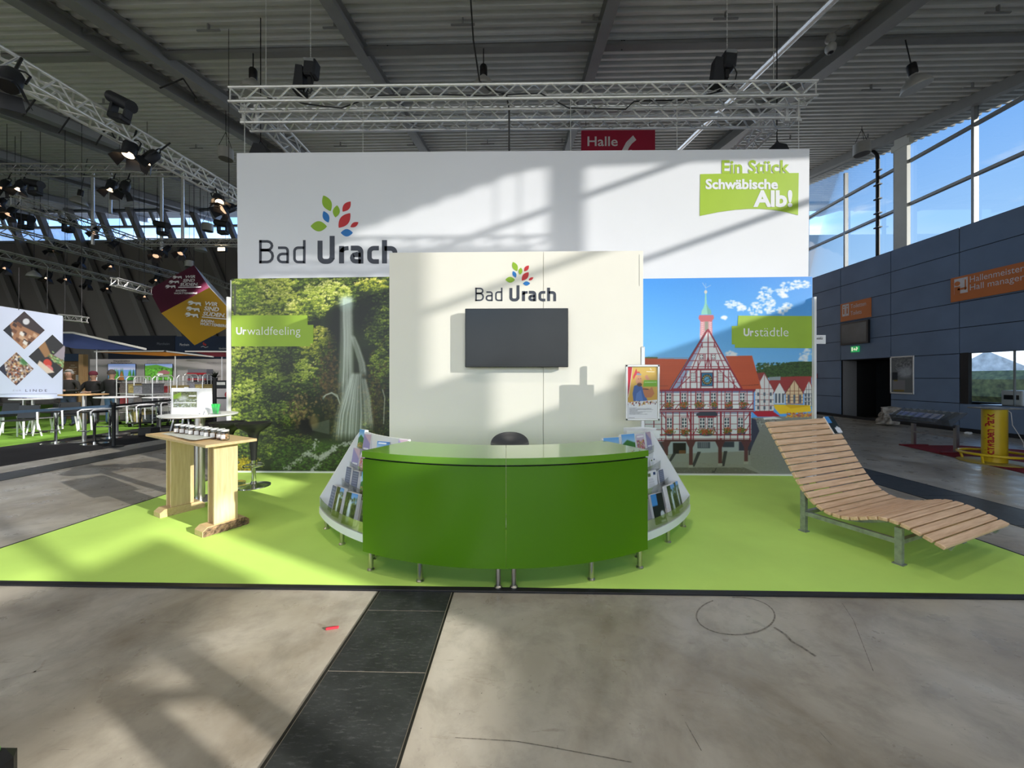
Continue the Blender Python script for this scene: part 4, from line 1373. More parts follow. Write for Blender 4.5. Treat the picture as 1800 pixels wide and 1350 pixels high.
# ------------------------------------------------------------------ brochure racks
M_ACRYL = glass_mat('clear_acrylic', (.93, .95, .94), .05)
RF_, RB_ = 2.34, 1.90
TIERS = [(2.24, .20, .30), (2.085, .42, .24), (2.005, .60, .22), (1.945, .775, .21)]
def rack(side, label):
    a0, a1 = side * (HALF + .004), side * (2 * HALF - .01)
    rk = thing('brochure_rack', label, 'rack', pol((a0 + a1) / 2, 2.1, 0))
    def end(ph):
        d = .012 / 2.1
        prof = [(RB_, .165), (RF_, .165), (RF_ + .005, .33), (1.99, .93), (1.955, .975), (RB_, .975)]
        vs = [pol(ph - d, r, z) for r, z in prof] + [pol(ph + d, r, z) for r, z in prof]
        n = len(prof)
        fs = [tuple(range(n)), tuple(reversed(range(n, 2 * n)))] + [(i, (i + 1) % n, n + (i + 1) % n, n + i) for i in range(n)]
        MB().add(vs, fs).build('side_panel', M_WHITE, rk)
    end(a0 + side * .006); end(a1)
    ring_solid(a0, a1, RB_, RB_ + .016, .165, .99).build('back_panel', M_WHITE, rk, smooth=True)
    ring_solid(a0, a1, RB_, RF_, .165, .185).build('base_tray', M_WHITE, rk, smooth=True)
    ring_solid(a0, a1, RF_ - .004, RF_ + .010, .165, .235).build('front_lip', M_WHITE, rk, smooth=True)
    for (r0, r1, z) in ((2.045, 2.13, .405), (1.975, 2.05, .585), (1.92, 1.98, .76)):
        ring_solid(a0, a1, r0, r1, z - .012, z).build('shelf', M_WHITE, rk, smooth=True)
    for (r, z0, z1) in ((2.13, .19, .405), (2.05, .40, .585), (1.98, .58, .76)):
        ring_solid(a0, a1, r - .010, r, z0, z1).build('riser', M_WHITE, rk, smooth=True)
    for (r, z0, z1) in ((RF_ + .002, .235, .335), (2.135, .405, .50), (2.055, .585, .67), (1.985, .76, .83)):
        ring_solid(a0, a1, r, r + .004, z0, z1).build('acrylic_front', M_ACRYL, rk, smooth=True)
    for (u, r) in ((.06, RF_ - .05), (.5, RF_ - .05), (.94, RF_ - .05), (.06, RB_ + .05), (.94, RB_ + .05)):
        steel_leg(pol(a0 + (a1 - a0) * u, r, 0), .166, rk)
    return a0, a1
def cover(kind, seed):
    P = Print(0, 0, 30, 42, 1.0, (230, 230, 232), ss=3)
    r = np.random.default_rng(seed)
    if kind == 'waterfall':
        P.a[:] = (60, 78, 34)
        P.grad(0, 14, (92, 150, 220), (170, 200, 225), 14, 30)
        for k in range(260): P.ell(r.random() * 30, 6 + r.random() * 36, 1.4, 1, np.array((96, 112, 46)) * (.35 + 1.0 * r.random()), .8)
        for k in range(60):
            x = 14 + r.normal(0, 1.6); P.line([(x, 8 + r.random() * 8), (x + r.normal(0, 1.5), 24 + r.random() * 16)], .8, (206, 220, 226), .5)
    elif kind == 'meadow':
        P.grad(0, 18, (96, 160, 222), (190, 214, 230)); P.poly([(0, 18), (12, 10), (30, 16), (30, 42), (0, 42)], (66, 120, 60))
        for k in range(140): P.ell(r.random() * 30, 26 + r.random() * 16, 1.3, 1.1, ((196, 80, 50), (120, 160, 60), (222, 200, 120))[int(r.random() * 3)], .8)
    elif kind == 'roses':
        P.a[:] = (206, 186, 206)
        for k in range(160): P.ell(r.random() * 30, 12 + r.random() * 30, 1.6, 1.4, ((150, 40, 80), (214, 176, 60), (90, 120, 60), (190, 90, 140))[int(r.random() * 4)], .8)
        P.rect(2, 2, 28, 6, (240, 236, 240))
    elif kind == 'violet':
        P.a[:] = (150, 142, 186); P.poly([(0, 0), (30, 0), (30, 20)], (196, 170, 186)); P.rect(4, 30, 26, 33, (236, 236, 240))
    elif kind == 'lake':
        P.grad(0, 22, (70, 130, 206), (206, 224, 236)); P.grad(22, 42, (60, 150, 190), (214, 220, 220)); P.poly([(0, 22), (10, 14), (18, 20), (30, 12), (30, 24), (0, 24)], (150, 90, 60))
        P.rect(3, 3, 22, 6, (244, 244, 246))
    elif kind == 'portrait':
        P.a[:] = (226, 224, 226); P.poly([(8, 42), (10, 20), (22, 18), (26, 42)], (60, 46, 50)); P.ell(16, 13, 6, 8, (206, 150, 122)); P.ell(15, 9, 7, 6, (44, 30, 30))
    elif kind == 'letter':
        P.a[:] = (232, 232, 236); P.rect(4, 4, 12, 11, (96, 112, 60)); P.rect(20, 3, 27, 9, (24, 58, 110))
        for k in range(9): P.line([(4, 16 + k * 2.6), (14 + r.random() * 12, 16 + k * 2.6)], .7, (150, 152, 160))
    elif kind == 'forest':
        P.a[:] = (30, 44, 26)
        for k in range(150): P.ell(r.random() * 30, 12 + r.random() * 30, 1.5, 1, np.array((70, 92, 44)) * (.3 + r.random()), .8)
        P.rect(0, 0, 30, 13, (28, 118, 96)); P.rect(4, 4, 26, 10, (196, 224, 214))
    elif kind == 'slate':
        P.a[:] = (96, 104, 128)
        for k in range(7): P.line([(3, 5 + k * 5), (27, 5 + k * 5)], 1.2, (180, 186, 204), .7)
    elif kind == 'night':
        P.a[:] = (26, 34, 30); P.rect(0, 0, 14, 16, (70, 140, 206)); P.ell(22, 30, 5, 5, (210, 216, 220)); P.rect(16, 38, 28, 41, (220, 220, 220))
    return P
COVERS = {}
def stack_meshes(kind, w, h, t):
    key = (kind, w, h, t)
    if key not in COVERS:
        pg = MB()
        n = 6
        for i in range(n):       # bundles of booklets standing one behind the other
            d = t / n
            off = ((i * 37) % 5 - 2) * .0012
            pg.box((off, -t / 2 + d * (i + .5), h / 2 + off), (w - .002, d * .82, h))
        P = cover(kind, len(COVERS) + 3)
        tmp = P.lay('cover', (-w / 2, -t / 2 - .0012, 0), (w / 2, -t / 2 - .0012, 0), (-w / 2, -t / 2 - .0012, h), M_PRINT, None)
        me = tmp.data
        bpy.data.objects.remove(tmp)
        COVERS[key] = (pg.mesh('page_block', M_PAPER), me)
    return COVERS[key]
KINDTXT = {'waterfall': 'green waterfall cover', 'meadow': 'flowering meadow cover', 'roses': 'pink flower cover', 'violet': 'violet cover', 'lake': 'blue lake cover',
           'portrait': 'pale portrait cover', 'letter': 'white letter cover', 'forest': 'dark forest cover with teal head', 'slate': 'slate grey cover', 'night': 'dark green cover with blue corner'}
def stack(side, a0, a1, tier, u, kind, w, h, t, where):
    r, z, _ = TIERS[tier]
    ph = a0 + (a1 - a0) * u
    p = pol(ph, r + (.02 if tier == 0 else .006), z + .004)
    rk = 'left rack' if side < 0 else 'right rack'
    o = thing('brochure_stack', f'{KINDTXT[kind]} brochures, {where}, {rk}', 'brochures', p, group='brochure stacks in the ' + rk)
    o.rotation_euler = (-math.radians(13 if tier == 0 else 9), 0, ph + TILT - side * math.radians(14 if tier else 9))
    pg, cv = stack_meshes(kind, w, h, round(t * .75, 4))
    put('cover', cv, put('page_block', pg, o))
T_ = ('lowest tier', 'second tier', 'third tier', 'top tier')
P_ = ('next to the counter', 'second from the counter', 'third from the counter', 'at the outer end')
LEFT = [(0, .15, 'waterfall', .20, .285, .05), (0, .44, 'waterfall', .17, .285, .06), (0, .70, 'waterfall', .14, .28, .05), (0, .9, 'slate', .10, .25, .04),
        (1, .16, 'meadow', .15, .23, .05), (1, .40, 'meadow', .19, .235, .045), (1, .68, 'slate', .10, .20, .05), (1, .90, 'slate', .10, .20, .05),
        (2, .14, 'roses', .14, .21, .05), (2, .40, 'violet', .15, .21, .05), (2, .66, 'roses', .12, .20, .045), (2, .9, 'violet', .14, .21, .06),
        (3, .06, 'violet', .10, .21, .035), (3, .36, 'lake', .16, .165, .05), (3, .74, 'violet', .12, .20, .04), (3, .93, 'meadow', .11, .23, .06)]
RIGHT = [(0, .13, 'letter', .15, .28, .055), (0, .42, 'night', .17, .27, .03), (0, .72, 'waterfall', .15, .285, .06), (0, .92, 'waterfall', .12, .27, .04),
         (1, .13, 'forest', .15, .22, .04), (1, .38, 'letter', .14, .17, .02), (1, .62, 'letter', .16, .20, .012), (1, .90, 'slate', .10, .16, .02),
         (2, .12, 'lake', .12, .21, .03), (2, .36, 'lake', .10, .22, .03), (2, .60, 'portrait', .11, .21, .02), (2, .86, 'letter', .10, .10, .01),
         (3, .10, 'meadow', .17, .22, .05), (3, .38, 'meadow', .17, .23, .05), (3, .64, 'roses', .12, .20, .05), (3, .90, 'violet', .10, .20, .05)]
for side, rows_, lab in ((-1, LEFT, 'white curved brochure rack with waterfall brochures left of the green counter'), (1, RIGHT, 'white curved brochure rack with white leaflets right of the green counter')):
    a0, a1 = rack(side, lab)
    cnt = {}
    for (t, u, kind, w, h, th) in rows_:
        k = cnt.get(t, 0); cnt[t] = k + 1
        stack(side, a0, a1, t, u, kind, w, h, th, f'{T_[t]} {P_[k]}')

# ------------------------------------------------------------------ poster stand
YS = 4.36
ps = thing('poster_stand', 'silver poster stand with a framed poster before the cream panel', 'poster stand', (at(1131, 700, YS).x, YS, CZ))
xp = at(1131, 700, YS).x
M_FRAME = mat('silver_snap_frame', (.72, .72, .72), .35, .5, .04, 10)
MB().box((xp, YS + .03, (at(1131, 609, YS).z + CZ) / 2), (.05, .03, at(1131, 609, YS).z - CZ), bev=.008).build('pole', M_FRAME, ps)
MB().lathe([(.19, 0), (.19, .012), (.17, .02), (.03, .026)], (xp, YS + .03, CZ), 28).build('base_plate', M_FRAME, ps, smooth=True)
q00, q10, q01 = at(1099, 739, YS), at(1159, 738, YS), at(1099, 641, YS)
q11 = at(1161, 641, YS)
fw = .028
c0, c1 = Vector((q00.x, YS, q00.z)), Vector((q10.x, YS, q01.z))
cx, cz, W_, H_ = (c0.x + c1.x) / 2, (c0.z + c1.z) / 2, c1.x - c0.x, c1.z - c0.z
fr = MB().box((cx, YS, cz), (W_, .012, H_)).build('poster_back', M_FRAME, ps)
for (x, z, w, h) in ((cx, c0.z + fw / 2, W_, fw), (cx, c1.z - fw / 2, W_, fw), (c0.x + fw / 2, cz, fw, H_), (c1.x - fw / 2, cz, fw, H_)):
    MB().box((x, YS - .008, z), (w, .02, h), bev=.006).build('frame_profile', M_FRAME, ps)
def paint_poster():
    P = Print(1103, 646, 1156, 735, 2.4, (206, 170, 84))
    z = lambda x, y: (1080 + x / 9.0, 630 + y / 9.0)
    P.grad(646, 706, (214, 180, 96), (196, 152, 66))
    P.poly([z(200, 140), z(285, 140), z(240, 480), z(200, 640)], (186, 44, 62)); P.line([z(285, 140), z(240, 480), z(215, 620)], .9, (226, 216, 206))
    P.poly([z(*p) for p in ((300, 680), (285, 560), (310, 440), (350, 425), (440, 450), (470, 520), (530, 680))], (66, 98, 160))
    P.poly([z(*p) for p in ((350, 560), (420, 500), (460, 680), (330, 680))], (88, 122, 186))
    P.poly([z(*p) for p in ((440, 460), (560, 490), (600, 455), (640, 560), (590, 620), (490, 622), (465, 560))], (186, 118, 78))
    P.line([z(450, 490), z(545, 492)], 1.3, (52, 44, 44))
    P.ell(*z(385, 350), 50 / 9, 78 / 9, (206, 150, 118)); P.ell(*z(398, 420), 40 / 9, 30 / 9, (96, 66, 50)); P.ell(*z(395, 395), 22 / 9, 8 / 9, (150, 96, 80))
    P.line([z(370, 330), z(392, 330)], .7, (80, 50, 40)); P.line([z(408, 328), z(425, 328)], .7, (80, 50, 40))
    P.poly([z(*p) for p in ((290, 300), (345, 165), (360, 220), (390, 215), (425, 265), (340, 270), (300, 345))], (206, 66, 78))
    P.poly([z(*p) for p in ((360, 235), (425, 250), (425, 275), (345, 270))], (140, 150, 170))
    P.poly([z(*p) for p in ((480, 290), (520, 262), (565, 345), (510, 350))], (206, 146, 120))
    P.poly([z(*p) for p in ((470, 350), (690, 350), (690, 450), (455, 452))], (124, 176, 50)); P.line([z(480, 385), z(670, 382)], .8, (216, 236, 190))
    P.line([z(510, 215), z(640, 220)], 1.2, (236, 226, 200)); P.line([z(570, 165), z(590, 195)], 1.4, (236, 226, 200))
    P.poly([z(200, 700), z(690, 655), z(690, 960), z(200, 960)], (222, 222, 226))
    r = np.random.default_rng(3)
    for k in range(70):
        x = 205 + r.random() * 480
        P.ell(*z(x, 735 - (x - 205) * .1 + r.normal(0, 12)), 1.0, 1.6, ((60, 40, 44), (200, 150, 60), (206, 206, 210), (150, 40, 50))[int(r.random() * 4)], .8)
    for k in range(11):
        P.line([z(232, 785 + k * 10), z(330 + r.random() * 300, 785 + k * 10 - 3)], .45, (120, 122, 130))
    P.line([z(232, 940), z(320, 940)], .5, (110, 110, 120))
    return P
pp_ = paint_poster()
pp_.lay('poster_print', (c0.x + fw, YS - .0075, c0.z + fw), (c1.x - fw, YS - .0075, c0.z + fw), (c0.x + fw, YS - .0075, c1.z - fw), M_PRINT, ps)
tr0 = at(1100, 770, YS - .12)
tray = MB()
z0, z1 = at(1130, 771, YS - .12).z, at(1130, 757, YS - .12).z
zb = at(1130, 752, YS).z
xl, xr = at(1103, 760, YS - .12).x, at(1159, 760, YS - .12).x
tray.prism([(xl, YS - .12, z0), (xr, YS - .12, z0), (xr + .012, YS - .125, z1), (xl - .012, YS - .125, z1)], (0, .006, 0))
tray.prism([(xl, YS - .12, z0), (xr, YS - .12, z0), (xr, YS, z0 - .01), (xl, YS, z0 - .01)], (0, 0, .006))
tray.build('leaflet_tray', M_WHITE, ps)
MB().prism([(xl, YS + .004, z0 - .01), (xr, YS + .004, z0 - .01), (xr + .01, YS + .004, zb), ((xl + xr) / 2, YS + .004, zb + .012), (xl - .01, YS + .004, zb)], (0, .006, 0)).build('tray_back', M_FRAME, ps)

# ------------------------------------------------------------------ stools
M_SEAT = mat('black_seat_shell', (.014, .014, .016), .38, 0, .15, 30)
def bar_stool(label, loc, seat_z=.80, group=None, mirror_back=True):
    s = thing('bar_stool', label, 'stool', loc, group=group)
    MB().lathe([(.215, 0), (.21, .012), (.12, .022), (.045, .038), (.03, .075)], n=32).build('base', M_CHROME, s, smooth=True, world=False)
    MB().lathe([(.028, .03), (.028, seat_z - .42)], n=16).build('column', M_CHROME, s, smooth=True, world=False)
    MB().tube([(.13 * math.cos(a), .13 * math.sin(a), .30 + .004 * math.sin(a)) for a in np.linspace(0, 2 * math.pi, 25)[:-1]], .009, 8, True)\
        .cyl((-.13, 0, .30), (.13, 0, .30), .008, n=8).build('foot_ring', M_CHROME, s, smooth=True, world=False)
    MB().lathe([(.036, seat_z - .52), (.040, seat_z - .40), (.052, seat_z - .26), (.062, seat_z - .17), (.08, seat_z - .12), (.14, seat_z - .075), (.20, seat_z - .03), (.224, seat_z + .012),
                (.228, seat_z + .022), (.215, seat_z + .022), (.17, seat_z - .02), (.09, seat_z - .05), (.001, seat_z - .058)], n=32).build('seat_shell', M_SEAT, s, smooth=True, world=False)
    return s
st1 = bar_stool('black bowl-seat bar stool with chrome foot right of the wooden table', atz(446, 856) + Vector((0, 0, CZ)), .895, 'black bar stools by the mural')
dup(st1, atz(413, 853) + Vector((-.10, 0, CZ)), 0, 'black bar stool half hidden behind the front black stool', 'black bar stools by the mural')
# counter stool
sp = at(896, 775, 3.95)
cs = thing('counter_stool', 'dark grey curved stool seat behind the green counter', 'stool', (sp.x, sp.y, CZ))
h = sp.z - CZ
MB().lathe([(.21, 0), (.2, .015), (.05, .03), (.028, .05), (.028, h - .08)], n=24).build('base', M_CHROME, cs, smooth=True, world=False)
M_GREYSEAT = mat('dark_grey_seat', (.055, .058, .066), .4, 0, .1, 10)
vs, fs = [], []
NR, NA = 9, 40
for i in range(NR):
    for k in range(NA):
        a = 2 * math.pi * k / NA
        t = i / (NR - 1)
        ex = abs(math.cos(a)) ** .9 * math.copysign(1, math.cos(a)) * .205; ey = math.sin(a) * .165
        rim = max(0, math.sin(a)) * .095 + .02           # raised back edge
        z = h - .05 + rim * t ** 2.6 + .012 * t
        vs.append((ex * t, ey * t, z))
for i in range(NR - 1):
    for k in range(NA):
        fs.append((i * NA + k, i * NA + (k + 1) % NA, (i + 1) * NA + (k + 1) % NA, (i + 1) * NA + k))
se = MB().add(vs, fs).build('seat', M_GREYSEAT, cs, smooth='all', world=False)
m_ = se.modifiers.new('thick', 'SOLIDIFY'); m_.thickness = .022; m_.offset = -1
m_ = se.modifiers.new('round', 'BEVEL'); m_.width = .007; m_.segments = 2

# ------------------------------------------------------------------ wood
def wood_mat(name, c0, c1, scale=3.0, axis='X', rough=.55, knots=True):
    m = bpy.data.materials.new(name)
    m.use_nodes = True
    nt = m.node_tree
    N, L = nt.nodes.new, nt.links.new
    p = nt.nodes['Principled BSDF']
    p.inputs['Roughness'].default_value = rough
    tc = N('ShaderNodeTexCoord')
    oi = N('ShaderNodeObjectInfo')
    ad = N('ShaderNodeVectorMath'); ad.operation = 'MULTIPLY_ADD'
    L(oi.outputs['Random'], ad.inputs[0]); ad.inputs[1].default_value = (7, 11, 13)
    L(tc.outputs['Object'], ad.inputs[2])
    mp = N('ShaderNodeMapping')
    s = [22, 22, 22]; s['XYZ'.index(axis)] = 1.6
    mp.inputs['Scale'].default_value = s
    L(ad.outputs[0], mp.inputs[0])
    n = N('ShaderNodeTexNoise'); n.inputs['Scale'].default_value = scale; n.inputs['Detail'].default_value = 6; n.inputs['Distortion'].default_value = .6
    L(mp.outputs[0], n.inputs['Vector'])
    r = N('ShaderNodeValToRGB')
    r.color_ramp.elements[0].position = .3; r.color_ramp.elements[1].position = .7
    r.color_ramp.elements[0].color = (*c0, 1); r.color_ramp.elements[1].color = (*c1, 1)
    L(n.outputs[0], r.inputs[0])
    # knots
    v = N('ShaderNodeTexVoronoi'); v.inputs['Scale'].default_value = 3.3
    mp2 = N('ShaderNodeMapping'); s2 = [2.2, 2.2, 2.2]; s2['XYZ'.index(axis)] = .9
    mp2.inputs['Scale'].default_value = s2
    L(ad.outputs[0], mp2.inputs[0]); L(mp2.outputs[0], v.inputs['Vector'])
    kr = N('ShaderNodeValToRGB'); kr.color_ramp.elements[0].position = .03; kr.color_ramp.elements[1].position = .10
    kr.color_ramp.elements[0].color = (.8, .8, .8, 1) if knots else (0, 0, 0, 1); kr.color_ramp.elements[1].color = (0, 0, 0, 1)
    L(v.outputs['Distance'], kr.inputs[0])
    mx = N('ShaderNodeMix'); mx.data_type = 'RGBA'
    L(kr.outputs[0], mx.inputs[0]); L(r.outputs[0], mx.inputs[6]); mx.inputs[7].default_value = (c0[0] * .45, c0[1] * .35, c0[2] * .3, 1)
    L(mx.outputs[2], p.inputs['Base Color'])
    b = N('ShaderNodeBump'); b.inputs['Strength'].default_value = .15; b.inputs['Distance'].default_value = .002
    L(n.outputs[0], b.inputs['Height']); L(b.outputs[0], p.inputs['Normal'])
    return m
M_LARCH = wood_mat('larch_wood', (.64, .39, .22), (.88, .61, .39), 2.0, 'X', .6)
M_SPRUCE = wood_mat('spruce_wood', (.62, .44, .22), (.76, .58, .33), 2.0, 'Z', .55)
M_SPRUCE_X = wood_mat('spruce_top', (.60, .42, .21), (.72, .53, .29), 2.0, 'X', .5)
M_BARK = mat('tree_bark', (.20, .13, .075), .95, 0, .75, 26, 1.0)

# ------------------------------------------------------------------ wave-shaped lounger
e_ = Vector((.917, .40, 0)).normalized(); l_ = Vector((.40, -.917, 0)).normalized()
H0 = Vector((2.72, 4.05, 0))
lang = math.atan2(e_.y, e_.x)
lg = thing('wave_lounger', 'wave-shaped lounger of larch slats on a galvanised frame', 'lounger', H0 + l_ * .7 + e_ * .6 + Vector((0, 0, CZ)), lang)
prof = []
for zx, zy in ((95, 222), (120, 272), (145, 318), (170, 362), (195, 404), (215, 448), (240, 492), (262, 538), (288, 582), (315, 630), (340, 676), (375, 722), (410, 766), (460, 806), (520, 836), (585, 858),
               (650, 868), (720, 860), (790, 846), (850, 846), (905, 858), (970, 884), (1040, 920), (1110, 958), (1180, 998), (1250, 1040), (1285, 1058)):
    px, py = 1320 + zx / 3.75, 680 + zy / 3.75
    x, y, v = _ray(px, py)
    # depth on the vertical plane through the lounger's left edge
    n = Vector((-l_.y, l_.x, 0)); t = n.dot(H0) / (n.x * x + n.y * y)
    P3 = Vector((x * t, y * t, EYE + v * t))
    prof.append(((P3 - H0).dot(l_), P3.z))
# smooth the traced curve and walk along it
sA = np.array([p[0] for p in prof]); zA = np.array([p[1] for p in prof])
for _ in range(3):
    sA[1:-1] = (sA[:-2] + 2 * sA[1:-1] + sA[2:]) / 4; zA[1:-1] = (zA[:-2] + 2 * zA[1:-1] + zA[2:]) / 4
seg = np.hypot(np.diff(sA), np.diff(zA)); cum = np.concatenate([[0], np.cumsum(seg)])
LL = cum[-1]
def prof_at(d):
    return float(np.interp(d, cum, sA)), float(np.interp(d, cum, zA))
def lpt(u, s, z):   # u across (along the slats), s along the length
    return H0 + e_ * u + l_ * s + Vector((0, 0, z))
NS = 26
pitch = LL / NS
sl_me = MB().box((0, 0, 0), (1.2, pitch * .84, .032), bev=.005).mesh('slat', M_LARCH)
inv = Matrix.Rotation(-lang, 3, 'Z')
base = lg.location
for i in range(NS):
    d = (i + .5) * pitch
    s0, z0 = prof_at(d - .02); s1, z1 = prof_at(d + .02); s, z = prof_at(d)
    ang = math.atan2(z1 - z0, s1 - s0)
    nz = Vector((0, 0, 1))
    w = lpt(.6, s, z - .016) - base
    o = put('slat', sl_me, lg, inv @ w)
    # local -Y runs along the length
    o.rotation_euler = (-ang, 0, 0)
M_GALV = mat('galvanised_steel', (.40, .42, .41), .45, .75, .2, 25)
for u in (.16, 1.0):
    pts = []
    rail = MB()
    for k in range(60):
        s, z = prof_at(LL * k / 59)
        s2, z2 = prof_at(min(LL, LL * k / 59 + .02)); 
        pts.append((s, z))
    vs, fs = [], []
    for k, (s, z) in enumerate(pts):
        if k < 59: ds, dz = pts[k + 1][0] - s, pts[k + 1][1] - z
        n2 = math.hypot(ds, dz); nx, nz = -dz / n2, ds / n2
        if nz < 0: nx, nz = -nx, -nz
        for (du, dn) in ((0, -.034), (.04, -.034), (.04, -.072), (0, -.072)):
            vs.append(lpt(u + du, s + nx * dn, z + nz * dn))
    for k in range(59):
        for j in range(4):
            fs.append((k * 4 + j, k * 4 + (j + 1) % 4, (k + 1) * 4 + (j + 1) % 4, (k + 1) * 4 + j))
    fs += [(0, 1, 2, 3), (236, 237, 238, 239)]
    MB().add(vs, fs).build('curved_rail', M_GALV, lg)
lA = (Vector(atz(1411, 936)) - H0).dot(l_); lB = (Vector(atz(1589, 991)) - H0).dot(l_)
for s in (lA, lB):
    zt_ = float(np.interp(s, sA, zA)) - .06
    for u in (.05, 1.15):
        p = lpt(u, s, 0)
        MB().box((p.x, p.y, (zt_ + CZ) / 2), (.045, .045, zt_ - CZ), rot=rz3(lang)).box((p.x, p.y, CZ + .004), (.07, .07, .008), rot=rz3(lang)).build('leg', M_GALV, lg)
    a, b_ = lpt(.05, s, .20), lpt(1.15, s, .20)
    MB().box((a + b_) / 2, (1.06, .035, .035), rot=rz3(lang)).build('cross_rail', M_GALV, lg)
for u in (.05, 1.15):
    a, b_ = lpt(u, lA, .20), lpt(u, lB, .20)
    MB().box((a + b_) / 2, (.035, (b_ - a).length - .045, .04), rot=rz3(lang)).build('side_rail', M_GALV, lg)
# faint engraving on the upper slats
def eng(pts, wd):
    strokes_px('engraving', [(pts, wd, False)], 0, M_ENG, lg, to=lambda u, d: lpt(u, prof_at(d)[0], prof_at(d)[1] + .0015) + l_ * .0)
M_ENG = mat('engraved_wood', (.40, .24, .14), .7)
for k in range(3):
    eng([(.27 + .13 * math.cos(a), .40 + (.11 - .02 * k) * math.sin(a)) for a in np.linspace(2.2 * k, 2.2 * k + 1.9, 12)], .004)
for k in range(14):
    u = .40 + .038 * k
    eng([(u + .02 * math.sin(k * 2.1), .30 + .02 * math.cos(k)), (u + .01, .36), (u - .005, .43 + .015 * math.sin(k * 1.3))], .0035)
# booklet lying on the head end of the lounger
s, z = prof_at(.12)
bk = thing('booklet', 'printed booklet with white card lying on the head of the wooden lounger', 'booklet', lpt(1.13, s, z + .004), lang)
PB = cover('night', 77)
PB.rect(12, 28, 30, 40, (226, 226, 230))
ang = math.atan2(prof_at(.2)[1] - prof_at(.05)[1], prof_at(.2)[0] - prof_at(.05)[0])
bk.rotation_euler = (-ang, 0, lang)
MB().box((0, 0, .008), (.17, .22, .016)).build('pages', M_PAPER, bk, world=False)
t_ = PB.lay('cover', (-.085, -.11, .0175), (.085, -.11, .0175), (-.085, .11, .0175), M_PRINT, None)
t_.parent = bk

# ------------------------------------------------------------------ spruce table with bark foot
TA = Vector((-.886, .463, 0)).normalized(); TB = Vector((.463, .886, 0)).normalized()
T0 = Vector((-3.01, 3.41, 0)); TZ = .93
tang = math.atan2(-TA.y, -TA.x)     # local +X runs against TA
tw = thing('wooden_table', 'pale spruce table with two board legs and a bark-edged foot', 'table', T0 + TA * .75 + TB * .22 + Vector((0, 0, CZ)), tang)
def tp(a, b_, z): return T0 + TA * a + TB * b_ + Vector((0, 0, z))
R_ = rz3(tang)
MB().box(tp(.74, .225, TZ - .014), (1.48, .45, .028), rot=R_, bev=.003).build('table_top', M_SPRUCE_X, tw)
for i, a in enumerate((.20, 1.22)):
    for da in (-.055, .055):
        MB().box(tp(a + da, .225, (TZ - .028 + .10) / 2), (.026, .21, TZ - .128), rot=R_, bev=.002).build('leg_board', M_SPRUCE, tw)
    MB().box(tp(a, .225, (TZ - .028 + .10) / 2), (.085, .03, TZ - .128), rot=R_).build('leg_web', M_SPRUCE, tw)
    # chamfered foot beam
    pr = [(-.205, CZ), (.205, CZ), (.205, .065), (.165, .10), (-.165, .10), (-.205, .065)]
    poly = [tp(a - .085, .225 + b_, z) for b_, z in pr]
    MB().prism(poly, TA * .17).build('foot', M_SPRUCE_X, tw)
    if i == 0:
        vs = []
        NB, MBh = 30, 8
        rr = np.random.default_rng(2)
        g = MB()
        for ib in range(NB + 1):
            b_ = -.20 + .40 * ib / NB
            top = .098 if abs(b_) < .165 else .098 - (abs(b_) - .165) * .9
            for iz in range(MBh + 1):
                z = CZ + .002 + (top - CZ - .002) * iz / MBh
                vs.append(tp(a - .087 - .018 * rr.random() * (1 if 0 < ib < NB else .2), .225 + b_, z))
        fs = [(ib * (MBh + 1) + iz, (ib + 1) * (MBh + 1) + iz, (ib + 1) * (MBh + 1) + iz + 1, ib * (MBh + 1) + iz + 1) for ib in range(NB) for iz in range(MBh)]
        g.add(vs, fs).build('bark', M_BARK, tw, label='rough brown bark face of the foot')
